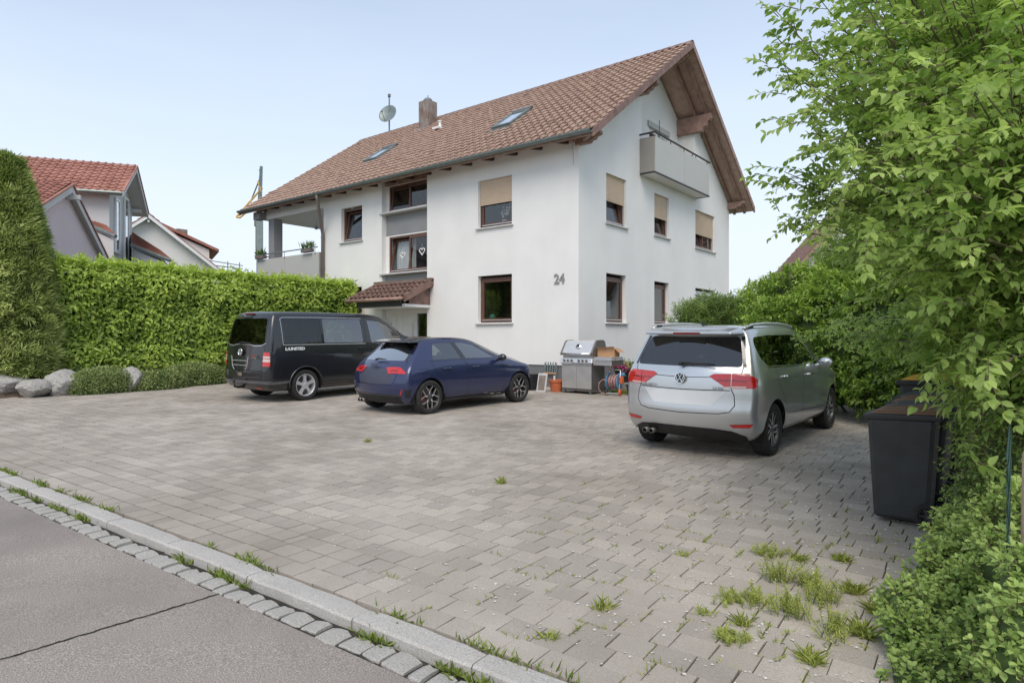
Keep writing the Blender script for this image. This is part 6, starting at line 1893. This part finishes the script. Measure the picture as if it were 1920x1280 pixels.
    roundel(e, 0, .905, -.625, .042, (-.9, 0, .42), 'rings')
    handle(e, .42, .862, .835, 'blue'); handle(e, 1.22, .848, .835, 'blue')
    text_mb('S line', .05, lambda a, bb, h: (2.20+a, -.868-h, .80+bb), .003, bold=.001).build('side_badge', MT['chrome'], e)
    mirror_housing(e, 1.90, .85, 1.0, 'gloss_black', .9)
    for x in (0, 2.563):
        for s in (-1, 1): wheel(e, x, s*.765, .318, .215, .235, 'hatch', s)
    for y in (.52, .43):
        mb = MB(); T = Matrix.Translation((-.53, y, .225)) @ Matrix.Rotation(PI/2, 4, 'Y')
        mb.lathe([(.030, -.08), (.036, -.08), (.036, .06), (.028, .06), (.026, -.04)], 14, T); mb.build('exhaust_tip', MT['steel_dark'], e, smooth=True)
    seats(e, (.30, 1.15), .36, 1.02)
    bx('dashboard', MT['cabin'], e, 1.72, 2.2, -.64, .64, .55, .90, bevel=.05)
    return e
MT['hatch_glass'] = glass('hatch_rear_glass', (.12, .13, .13), 5.5)
MT['plate_blue'] = M('blurred_plate_blue', (.05, .055, .085), .45, var=.05, scale=3)
MT['tint_light'] = glass('light_privacy_glass', (.28, .31, .30), 3.6)

# ---- black van -----------------------------------------------------------------
def van(loc):
    e = empty('black_van', loc, PI/2); tag(e, 'black passenger van with silver five-spoke wheels next to the hedge', 'van')
    lx = [-1.0, -.88, -.50, 0., .48, .95, 1.50, 2.05, 2.55, 3.0, 3.40, 3.70, 3.88]
    def lv(xr, z, w, xf=3.88):
        xs = [xr, xr+.12]+lx[2:-2]+[xf-.16, xf]
        return interp_level(xs, z, w)
    ux = [-.84, -.73, -.42, 0., .45, .92, 1.42, 1.95, 2.32, 2.80, 3.26, 3.60, 3.78]
    W = lambda k: [(-1.0, .875*k), (-.86, .93*k), (-.5, .952*k), (2.6, .952*k), (3.3, .92*k), (3.7, .82*k), (3.88, .66*k)]
    L = [lv(-.84, .24, [(-1, .78), (-.5, .84), (3.4, .84), (3.88, .6)], 3.76),
         lv(-1.0, .36, W(.985), 3.86),
         lv(-1.015, .58, W(1.0)),
         lv(-.985, .92, W(1.0), 3.82),
         lv(-.955, [(-1, 1.225), (2.6, 1.20), (3.3, 1.12), (3.9, .92)], W(.985), 3.72),
         (ux, [1.80, 1.83, 1.845, 1.85, 1.85, 1.85, 1.845, 1.83, 1.77, 1.49, 1.21, 1.09, .93], [.79, .825, .84, .845, .845, .845, .84, .835, .825, .84, .83, .76, .62]),
         ([-.77]+[x+.03 for x in ux[1:]], [1.905, 1.935, 1.95, 1.955, 1.955, 1.95, 1.945, 1.93, 1.885, 1.57, 1.265, 1.13, .96], [.70, .735, .75, .755, .755, .755, .75, .745, .735, .76, .74, .66, .52])]
    b = Body(cage_mesh(L, YF, .10, .03)); b.split(-.845); b.split(-.80)
    for x in (0, 3.0): b.wheel_hole(x, .345, .405)
    b.side('side_window', 'tint', [(-.50, 1.27), (-.52, 1.80), (.42, 1.81), (.43, 1.265)], r=.05)
    b.side('side_window', 'tint_light', [(.49, 1.265), (.48, 1.81), (1.56, 1.805), (1.60, 1.26)], r=.04)
    b.side('side_window', 'autoglass', [(1.84, 1.25), (1.76, 1.79), (2.15, 1.76), (2.42, 1.65), (2.90, 1.23)], r=.04)
    b.line([(-.545, 1.245), (-.565, 1.80), (-.50, 1.832), (.46, 1.838), (1.6, 1.83)], 'side', .008, mat='alu', name='window_trim', shift=.001)
    b.line([(-.545, 1.24), (.46, 1.235), (1.66, 1.23)], 'side', .012, mat='alu', name='window_trim', shift=.001)
    b.rear('rear_window', 'tint', [(-.74, 1.275), (-.70, 1.25), (.70, 1.25), (.74, 1.275), (.67, 1.81), (-.67, 1.81)], r=.06, thr=-.2)
    b.line([(.77, 1.28), (.64, 1.225), (.45, 1.215), (.28, 1.245), (0, 1.25)], 'rear', .012, mirror=True, mat='alu', name='glass_trim', shift=.003)
    for zz0, zz1, mt in ((1.085, 1.005, 'redlens'), (1.005, .965, 'clearlens'), (.965, .95, 'reddark'), (.95, .885, 'clearlens'), (.885, .79, 'redlens')):
        b.rear('tail_lamp', mt, [(.745, zz0), (.99, zz0), (.99, zz1), (.735, zz1)], r=0, mirror=True, shift=.006, thr=-.02, xmax=-.845)
        b.side('tail_lamp', mt, [(-1.1, zz0), (-.845, zz0-.006), (-.845, zz1-.004), (-1.1, zz1)], r=0, shift=.006, thr=.3, ymin=.7)
    b.line([(.735, 1.05), (.72, .70), (.71, .52), (0, .505)], 'rear', .010, mirror=True)
    b.line([(.73, .69), (0, .70)], 'rear', .012, mirror=True, shift=-.006)
    b.line([(.76, 1.1), (.755, 1.22), (.70, 1.80)], 'rear', .010, mirror=True)
    b.rear('bumper_step', 'bumper_grey', [(-.98, .475), (.98, .475), (.98, .42), (-.98, .42)], r=0, shift=.018, thr=-.05, xmax=-.8)
    b.rear('rear_reflector', 'amberred', [(.44, .335), (.66, .335), (.66, .295), (.44, .295)], r=0, mirror=True, shift=.006, thr=-.05)
    b.line([(.46, 1.79), (.47, .98), (.47, .33), (2.55, .33)], 'side'); b.line([(1.66, 1.78), (1.68, 1.1), (1.70, .33)], 'side'); b.line([(2.96, 1.18), (2.80, .9), (2.62, .80)], 'side')
    b.line([(-.80, .955), (.45, .94)], 'side', .012, name='side_crease', mat='black_paint', shift=-.005)
    b.line([(.48, .62), (1.68, .615), (2.5, .61)], 'side', .012, name='side_crease', mat='black_paint', shift=-.006)
    b.line([(.44, .405), (2.56, .405)], 'side', .010, name='side_crease', mat='black_paint', shift=-.006)
    b.side('bumper_corner', 'bumper_grey', [(-1.1, .475), (-.80, .46), (-.38, .47), (-.38, .43), (-.80, .40), (-1.1, .42)], r=0, shift=.018, thr=.3, ymin=.7)
    b.side('windscreen_side', 'gloss_black', [(2.44, 1.66), (2.97, 1.20), (3.05, 1.19), (2.52, 1.69)], r=0, shift=.001, thr=.1)
    b.build(e, 'black_paint')
    for x in (0, 3.0):
        for s in (-1, 1):
            mb = MB(); mb.tube([(x+math.cos(a)*.415, s*.945, .345+math.sin(a)*.415) for a in np.linspace(-.1, PI+.1, 22)], .018, 6); mb.build('arch_lip', MT['black_paint'], e, smooth=True)
            wheel(e, x, s*.815, .345, .245, .245, 'van', s)
    mb = MB(); mb.tube([(-.975, .14, 1.27), (-.95, .02, 1.29), (-.95, -.34, 1.275)], [.020, .015, .008], 8); mb.build('rear_wiper', MT['black'], e, smooth=True)
    roundel(e, 0, 1.08, -1.012, .075, (-1, 0, .06), 'vw')
    rear_text(e, 'T5', .05, .62, 1.06, -.985, 'chrome'); rear_text(e, 'TDI', .055, -.48, .985, -1.002, 'redlens'); rear_text(e, '4MOTION', .035, -.46, .945, -1.004, 'chrome')
    # plate surround with rounded outline
    mb = MB()
    for z in (.90, .80): mb.tube([(-1.026, .30, z), (-1.030, 0, z), (-1.026, -.30, z)], .006, 5)
    mb.tube([(-1.02, .34, 1.0), (-1.028, .30, .78), (-1.03, .22, .70)], .006, 5); mb.tube([(-1.02, -.34, 1.0), (-1.028, -.30, .78), (-1.03, -.22, .70)], .006, 5)
    mb.build('plate_surround', MT['alu'], e)
    # lettering decal on the flank
    text_mb('L:UNITED', .085, lambda a, bb, h: (-.52+a*1.32, -.957-h, 1.125+bb), .003, bold=.004).build('side_lettering', MT['white'], e)
    handle(e, 1.54, .952, 1.12, 'black'); handle(e, 1.90, .952, 1.12, 'black')
    mirror_housing(e, 2.86, .95, 1.30, 'black_paint', 1.25)
    # tow bar
    mb = MB(); mb.tube([(-.85, 0, .34), (-1.05, 0, .32), (-1.14, 0, .34), (-1.16, 0, .44)], [.03, .028, .022, .018], 8); mb.ball(Vector((-1.16, 0, .46)), .03); mb.build('tow_bar', MT['black'], e, smooth=True)
    bx('tow_recess', MT['lead'], e, -1.03, -1.012, -.07, .07, .57, .64)
    bx('roof_marker', MT['reddark'], e, -.80, -.77, -.2, .2, 1.905, 1.925)
    seats(e, (.15, 1.05, 2.0), .60, 1.38)
    bx('dashboard', MT['cabin'], e, 2.65, 3.2, -.78, .78, .80, 1.15, bevel=.05)
    return e
MT['bumper_grey'] = M('worn_bumper', (.10, .10, .105), .35, var=.2, scale=8)
MT['amberred'] = MT['redlens']
def car_loc(x, y): return Vector((x, y, gz(x, y)))
for c in (mpv(car_loc(5.75, -5.85)), hatch(car_loc(-.41, -5.80), math.radians(-3)), van(car_loc(-4.24, -5.98))):
    c.rotation_euler.x = 0
    # the yard climbs: pitch and roll with it
    R = Matrix.Rotation(SLOPE*CA, 4, 'X') @ Matrix.Rotation(SLOPE*SA, 4, 'Y') @ Matrix.Rotation(c.rotation_euler.z, 4, 'Z')
    c.rotation_euler = R.to_euler()
# ---------------------------------------------------------------- things by the house corner
MT['steel_pale'] = M('polished_steel', (.66, .65, .64), .30, metal=.55, var=.04, scale=5)
MT['reel_blue'] = M('reel_blue_plastic', (.10, .28, .48), .45, var=.1)
MT['orange'] = M('orange_plastic', (.62, .12, .03), .45, var=.1)
MT['hose'] = M('faded_hose', rgb(190, 150, 140), .6, col2=rgb(150, 110, 110), scale=20)
MT['geranium'] = leafmat('geranium_petal', (.55, .03, .25), (.80, .10, .42), .6, .3)
def ground_pt(x, y): return Vector((x, y, gz(x, y)))
gr = empty('gas_grill', ground_pt(.60, -.72), math.radians(-2)); tag(gr, 'stainless steel gas grill with closed lid at the house corner', 'grill')
# local: x right, y back, origin centre of the cabinet on the ground
for (a, b) in ((-.43, -.004), (.004, .43)): bx('cabinet_door', MT['steel'], gr, a, b, -.315, -.29, .12, .68, bevel=.006)
bx('cabinet', MT['steel_dark'], gr, -.435, .435, -.288, .28, .10, .72)
bx('door_rail', MT['steel'], gr, -.44, .44, -.33, -.285, .69, .735, bevel=.006)
mb = MB(); mb.hexa([(-.47, -.36, .745), (.47, -.36, .745), (.47, -.20, .745), (-.47, -.20, .745)], [(-.46, -.31, .86), (.46, -.31, .86), (.46, -.18, .86), (-.46, -.18, .86)]); mb.build('control_panel', MT['steel_pale'], gr, bevel=.008)
for x in (-.33, -.22, -.11, .10, .21, .32):
    n = Vector((0, -.92, .38)).normalized()
    T = Matrix.Translation((x, -.345, .80)) @ n.to_track_quat('Z', 'Y').to_matrix().to_4x4()
    mb = MB(); mb.lathe([(.034, -.01), (.034, .012), (.024, .016), (.022, .045), (.001, .047)], 14, T); mb.build('knob', MT['steel_dark'], gr)
bx('grill_body', MT['steel'], gr, -.43, .43, -.26, .28, .74, .93)
sec = [(-.31, .93), (-.31, .99), (-.14, 1.25), (-.08, 1.285), (.16, 1.295), (.25, 1.26), (.29, 1.14), (.29, .93)]
mb = MB(); mb.prism(sec, lambda p, q, h: (h, p, q), -.42, .42); mb.build('lid', MT['steel_pale'], gr)
sec2 = [(p*1.05-.003, .93+(q-.93)*1.035) for p, q in sec]
for s in (-1, 1):
    mb = MB(); mb.prism(sec2, lambda p, q, h: (s*h, p, q), .42, .465); mb.build('lid_end_cap', MT['steel_dark'], gr, bevel=.006)
mb = MB(); mb.tube([(-.44, -.37, .97), (.44, -.37, .97)], .018, 8)
for x in (-.38, .38): mb.tube([(x, -.37, .97), (x, -.28, .98)], .012, 6)
mb.build('lid_handle', MT['chrome'], gr, smooth=True)
n = Vector((0, -.84, .55)).normalized(); T = Matrix.Translation((0, -.215, 1.15)) @ n.to_track_quat('Z', 'Y').to_matrix().to_4x4()
mb = MB(); mb.lathe([(.07, .0), (.07, .02), (.055, .028), (.001, .028)], 18, T); mb.build('thermometer', MT['chrome'], gr)
mb = MB(); mb.lathe([(.048, .029), (.001, .0295)], 18, T); mb.build('thermometer_dial', MT['trim_dark'], gr)
bx('side_shelf', MT['steel'], gr, .47, .97, -.27, .26, .86, .90, bevel=.008)
bx('shelf_front', MT['steel'], gr, .47, .97, -.28, -.25, .70, .855, bevel=.006)
bx('shelf_side', MT['steel_dark'], gr, .95, .975, -.249, .26, .70, .855)
mb = MB(); mb.tube([(.50, -.32, .84), (.98, -.32, .84), (1.02, -.25, .84), (1.02, .2, .84)], .012, 6); mb.build('towel_bar', MT['chrome'], gr)
bx('grill_base', MT['steel_dark'], gr, -.435, .435, -.30, .28, .07, .10)
for x in (-.38, .38):
    for y in (-.25, .22):
        mb = MB(); mb.lathe([(.001, -.02), (.035, -.02), (.035, .02), (.001, .02)], 12, Matrix.Translation((x, y, .035)) @ Matrix.Rotation(PI/2, 4, 'Y')); mb.build('castor', MT['zinc'], gr)
cb = empty('cardboard_box', Vector(ground_pt(.60, -.72))+Vector((.70, .05, .90)), .1); tag(cb, 'torn open cardboard box lying on the grill side shelf', 'box')
bx('box_body', MT['cardboard'], cb, -.24, .20, -.16, .16, .002, .20, bevel=.006)
mb = MB(); mb.quad((-.24, -.16, .2), (.20, -.16, .2), (.22, -.24, .25), (-.22, -.23, .22)); mb.quad((.2, -.16, .2), (.2, .16, .2), (.33, .12, .12), (.31, -.13, .10)); mb.build('flap', MT['cardboard'], cb)
mb = MB(); mb.box(-.25, .21, -.02, .02, .2, .206); mb.box(-.03, -.01, -.166, -.161, .10, .2); mb.build('packing_tape', MT['wood'], cb)

def pot(name, loc, r, h, mat, label, rim=True):
    e = empty(name, loc); tag(e, label, 'pot')
    mb = MB()
    pr = [(.001, 0), (r*.74, 0), (r*.95, h*.82), (r*1.06, h*.82), (r*1.08, h), (r*.96, h), (r*.9, h*.86), (.001, h*.86)]
    mb.lathe(pr, 24); mb.build('pot', MT[mat], e, auto=True)
    return e
p = gat(1041, 734); pt = pot('terracotta_pot', p+Vector((0, .05, 0)), .185, .30, 'terracotta', 'terracotta plastic pot left of the grill')
MB().lathe([(.14, .262), (.001, .27)], 18).build('soil', MT['soil'], pt)
mb = MB(); mb.tube([(-.03, -.05, .2), (-.02, -.06, .40)], .022, 8); e = mb.build('plastic_tube', MT['white'], None); e.location = pt.location; tag(e, 'short white tube standing in the terracotta pot', 'tube')
mb = MB(); mb.tube([(.10, .1, .2), (.19, .25, .88)], .010, 6); e = mb.build('garden_stick', MT['zinc'], None); e.location = pt.location; tag(e, 'thin grey stick leaning from the terracotta pot to the wall', 'stick')
# folded metal stands leaning on the wall
def folded_stand(loc, rz_, w, h, lean, label, slats, mat):
    e = empty('folding_chair', loc, rz_); tag(e, label, 'chair')
    R = Matrix.Rotation(-lean, 4, 'X')
    for x in (-w/2, w/2):
        mb = MB(); mb.tube([R @ Vector((x, 0, .0)), R @ Vector((x*.92, 0, h))], .014, 8); mb.build('frame_tube', MT[mat], e)
    for k in range(slats):
        x = -w/2+.05+(w-.1)*k/(slats-1)
        MB().box(x-.018, x+.018, -.015, .01, h*.42, h*.97, R).build('slat', MT[mat], e)
    MB().box(-w/2, w/2, -.02, .02, h*.40, h*.44, R).build('cross_bar', MT['cardboard'], e)
    MB().box(-w/2, w/2, -.02, .02, h*.95, h*.98, R).build('cross_bar', MT[mat], e)
    return e
p = gat(1017, 727); folded_stand(p+Vector((0.02, .25, 0)), 0, .42, .92, .18, 'grey folded metal chair leaning against the facade', 5, 'zinc')
p = gat(1014, 735); e = empty('metal_tray', p, .1); tag(e, 'pale rectangular tray propped in front of the folded chair', 'tray')
R = Matrix.Rotation(-.25, 4, 'X'); MB().box(-.13, .13, -.012, .012, 0, .48, R).build('tray_rim', MT['sill'], e, bevel=.006); MB().box(-.095, .095, -.018, -.013, .05, .43, R).build('tray_panel', MT['lead'], e)
p = gat(1005, 734); e = bx('black_crate', MT['black'], None, p.x-.5, p.x-.25, p.y+.2, p.y+.5, p.z, p.z+.42, bevel=.01); tag(e, 'dark crate half hidden behind the blue hatchback front', 'crate')
# hose reel cart
p = gat(1148, 741); hr = empty('hose_reel', p+Vector((0, .1, 0)), .12); tag(hr, 'garden hose reel cart with orange wheels in front of the grill shelf', 'hose reel')
for x in (-.16, .16):
    mb = MB(); mb.tube([(x, -.12, .03), (x*.95, -.02, .40), (x*.85, .05, .58), (x*.7, .05, .60)], .013, 8)
    mb.build('frame_tube', MT['alu'], hr, smooth=True)
mb = MB(); mb.tube([(-.13, .05, .60), (.13, .05, .60)], .013, 8); mb.tube([(-.16, -.12, .05), (.16, -.12, .05)], .012, 8); mb.build('frame_cross_tube', MT['alu'], hr)
TX = lambda x: Matrix.Translation((x, .0, .33)) @ Matrix.Rotation(PI/2, 4, 'Y')
for x in (-.13, .13):
    mb = MB(); mb.lathe([(.02, -.006), (.20, -.006), (.20, .006), (.02, .006)], 26, TX(x)); mb.build('reel_disc', MT['reel_blue'], hr)
for k in range(7):
    x = -.10+k*.033
    r_ = .14+.02*(k % 2)
    mb = MB(); mb.tube([(x+.012*math.sin(a), math.cos(a)*r_, .33+math.sin(a)*r_) for a in np.linspace(0, 2*PI, 25)[:-1]], .014, 6, closed=True); mb.build('hose_turn', MT['hose'], hr, smooth=True)
mb = MB(); mb.tube([(-.10, -.14, .33), (-.2, -.2, .38), (-.3, -.22, .30), (-.32, -.2, .16), (-.26, -.18, .06), (-.1, -.2, .03)], .012, 6); mb.build('hose_end', MT['hose'], hr, smooth=True)
for x in (-.17, .19):
    mb = MB(); mb.lathe([(.02, -.02), (.075, -.02), (.08, 0), (.075, .02), (.02, .02)], 18, Matrix.Translation((x, -.1, .08)) @ Matrix.Rotation(PI/2, 4, 'Y')); mb.build('cart_wheel', MT['orange'] if x > 0 else MT['black'], hr)
bx('crank_housing', MT['orange'], hr, .145, .23, -.08, .04, .28, .45, bevel=.015)
bx('bracket', MT['reel_blue'], hr, .145, .22, .05, .12, .46, .54, bevel=.01)
# small bench behind with flower pot
p = gat(1172, 728)
e = bx('stone_ledge', MT['paver'], None, .85, 2.7, -.06, .36, gz(1.5, .1)-.05, gz(1.5, .1)+.24, bevel=.02); tag(e, 'low pale stone ledge below the flower pot by the gable', 'ledge')
fp = pot('flower_pot', (1.22, .14, gz(1.5, .1)+.242), .21, .36, 'trim_dark', 'black flower pot with pink geraniums behind the hose reel')
n = 900
c = RNG.normal(size=(n, 3))*np.array([.16, .13, .07])+np.array([0, 0, .42])
c[: n//2, 0] += .12; c[: n//2, 2] -= .06
leaves('foliage', [leaf_arrays(LEAF2, c, rnd_dir(n), np.array([0, 0, 1.])+RNG.normal(size=(n, 3)), .05, .04, RNG.random(n))], MT['cover'], fp)
c = np.concatenate([RNG.normal(size=(260, 3))*np.array([.07, .07, .05])+np.array([-.12, -.10, .47]), RNG.normal(size=(120, 3))*np.array([.04, .05, .04])+np.array([.02, -.14, .40]), RNG.normal(size=(70, 3))*.04+np.array([.20, -.14, .34])])
n = len(c)
leaves('blossom', [leaf_arrays(LEAF2, c, rnd_dir(n), np.array([0, -.6, .6])+RNG.normal(size=(n, 3))*.5, .045, .045, RNG.random(n))], MT['geranium'], fp)
e = empty('wall_hose', (1.62, .12, gz(1.5, .1)+.50)); tag(e, 'black hose coil hanging behind the flower pot', 'hose')
for k in range(3):
    mb = MB(); mb.tube([(math.cos(a)*(.19+.012*k), -.03*k, math.sin(a)*(.24+.012*k)) for a in np.linspace(0, 2*PI, 25)[:-1]], .016, 6, closed=True); mb.build('hose_turn', MT['black'], e, smooth=True)
p = gat(1187, 741); e = empty('square_pot', p); tag(e, 'small square black plant pot beside the silver car', 'pot')
MB().hexa([(-.09, -.09, 0), (.09, -.09, 0), (.09, .09, 0), (-.09, .09, 0)], [(-.12, -.12, .25), (.12, -.12, .25), (.12, .12, .25), (-.12, .12, .25)]).build('pot_body', MT['trim_dark'], e)
bx('pot_rim', MT['trim_dark'], e, -.135, .135, -.135, .135, .225, .265, bevel=.008)
n = 500
P = np.stack([RNG.uniform(1.15, 2.4, n), RNG.uniform(-.45, -.07, n), np.full(n, gz(1.6, -.2))-.005], 1)
o = leaves('corner_grass', [leaf_arrays(LEAF2, P, RNG.normal(size=(n, 3))*.5+np.array([0, 0, 1.]), RNG.normal(size=(n, 3)), .06+.08*RNG.random(n), .014, RNG.random(n))], MT['grass'])
tag(o, 'patch of grass below the flower pot beside the grill', 'grass', kind='stuff')

# ---------------------------------------------------------------- wheelie bins
def bin_(loc, label, w, d, h, lidmat, twigs=False, rz_=0.):
    """front towards local -x, wheels at +x; local y is the width"""
    e = empty('wheelie_bin', loc, rz_); tag(e, label, 'bin', 'wheelie bins along the right edge of the yard')
    k = .90
    x0, x1 = 0, d
    lo = [(x0+.07, -w/2*k, .03), (x1-.10, -w/2*k, .03), (x1-.10, w/2*k, .03), (x0+.07, w/2*k, .03)]
    hi = [(x0+.025, -w/2*.96, h*.93), (x1-.05, -w/2*.96, h*.93), (x1-.05, w/2*.96, h*.93), (x0+.025, w/2*.96, h*.93)]
    MB().hexa(lo, hi).build('bin_body', MT['bin'], e, bevel=.03)
    MB().hexa([(x0+.0, -w/2, h*.905), (x1+.0, -w/2, h*.925), (x1, w/2, h*.925), (x0, w/2, h*.905)], [(x0-.01, -w/2-.005, h*.955), (x1, -w/2-.005, h*.975), (x1, w/2+.005, h*.975), (x0-.01, w/2+.005, h*.955)]).build('rim', MT['bin'], e, bevel=.012)
    mb = MB(); mb.hexa([(x0+.03, -w/2*.95, h*.957), (x1+.04, -w/2*.95, h*.978), (x1+.04, w/2*.95, h*.978), (x0+.03, w/2*.95, h*.957)], [(x0+.10, -w/2*.84, h*.995), (x1-.02, -w/2*.84, h*1.02), (x1-.02, w/2*.84, h*1.02), (x0+.10, w/2*.84, h*.995)])
    mb.build('lid', MT[lidmat], e, bevel=.015)
    for y in (-w*.22, w*.22): MB().hexa([(x0+.12, y-.04, h*.996), (x1-.06, y-.04, h*1.017), (x1-.06, y+.04, h*1.017), (x0+.12, y+.04, h*.996)], [(x0+.14, y-.03, h*1.008), (x1-.08, y-.03, h*1.03), (x1-.08, y+.03, h*1.03), (x0+.14, y+.03, h*1.008)]).build('lid_rib', MT[lidmat], e)
    mb = MB(); mb.tube([(x1-.02, -w*.42, h*.94), (x1+.06, -w*.40, h*.96), (x1+.06, w*.40, h*.96), (x1-.02, w*.42, h*.94)], .014, 8); mb.build('handle', MT['bin'], e)
    for s in (-1, 1):
        T = Matrix.Translation((x1-.10, s*(w/2*k+.035), .10)) @ Matrix.Rotation(-s*PI/2, 4, 'X')
        mb = MB(); mb.lathe([(.062, -.02), (.095, -.022), (.10, -.012), (.10, .012), (.095, .022), (.07, .024), (.062, .012)], 26, T); wo = mb.build('wheel', MT['rubber'], e, auto=True)
        mb = MB()
        for q in range(6):
            a = q*PI/3; mb.prism([(.015, -.008), (.066, -.006), (.066, .006), (.015, .008)], lambda p_, q_, hh: T @ Vector((p_*math.cos(a)-q_*math.sin(a), p_*math.sin(a)+q_*math.cos(a), hh)), -.01, .012)
        mb.lathe([(.001, .018), (.022, .018), (.024, -.01)], 14, T); mb.lathe([(.066, -.012), (.066, .012), (.060, .014), (.058, -.012)], 20, T); mb.build('hub', MT['bin'], wo)
    return e
MT['bin'] = M('dark_grey_bin_plastic', (.030, .031, .032), .5, var=.18, scale=6, bump=.1, bscale=60)
MT['bin_lid_brown'] = M('brown_bin_lid', (.17, .085, .045), .55, var=.15, scale=6)
MT['bin_lid_black'] = M('black_bin_lid', (.055, .056, .058), .45, var=.2, scale=7)
MT['bin_lid_yellow'] = M('yellow_bin_lid', (.72, .42, .05), .45, var=.08, scale=6)
y_ = -7.95
bin_(ground_pt(8.02, y_), 'nearest wheelie bin, dark grey with a brown lid', .48, .56, .93, 'bin_lid_brown')
bin_(ground_pt(8.06, y_+.53), 'second wheelie bin with a black lid, behind the nearest one', .48, .56, .93, 'bin_lid_black')
bin_(ground_pt(8.04, y_+1.06), 'third wheelie bin with a brown lid, in the middle of the row', .48, .56, .93, 'bin_lid_brown')
bin_(ground_pt(8.02, y_+1.60), 'fourth wheelie bin with a black lid before the yellow one', .48, .56, .93, 'bin_lid_black')
bin_(ground_pt(7.98, y_+2.25), 'tallest wheelie bin with a yellow lid at the far end of the row', .58, .73, 1.07, 'bin_lid_yellow')

# ---------------------------------------------------------------- wire fence at the right edge
fe = empty('wire_fence', (9.02, -11.05, gz(9.02, -11)), 0); tag(fe, 'green wire mesh fence with weathered wooden post at the right edge', 'fence')
MT['old_wood'] = M('weathered_post', rgb(168, 148, 124), .85, col2=rgb(128, 112, 96), scale=8, bump=.5, bscale=30)
for i, (x, y) in enumerate(((.07, 0), (.07, 2.4), (.07, 4.8))):
    mb = MB(); mb.tube([(x, y, -.2), (x, y, .6), (x+.004, y, 1.12), (x, y, 1.15)], [.045, .043, .04, .025], 14); mb.build('post', MT['old_wood'], fe, smooth=True)
MT['wire'] = M('green_wire', (.02, .06, .045), .5, var=.1)
mb = MB(); R = random.Random(4)
L_, H_ = 4.8, 1.05; st = .07
nn = int((L_+H_)/st)
for s in (0, 1):
    for i in range(nn):
        o_ = i*st-H_
        pts = []
        for j in range(16):
            t = j/15; yy = o_+t*H_ if s == 0 else o_+H_-t*H_
            if 0 <= yy <= L_: pts.append((-.01+.004*((j % 2)*2-1)*(1 if s else -1), yy, .05+t*H_))
        if len(pts) > 1: mb.tube(pts, .0022, 4)
o = mb.build('wire_mesh', MT['wire'], fe); o['kind'] = 'stuff'
mb = MB()
for z in (.08, 1.08): mb.tube([(-.01, 0, z), (-.01, L_, z)], .003, 4); 
mb.build('tension_wire', MT['wire'], fe)
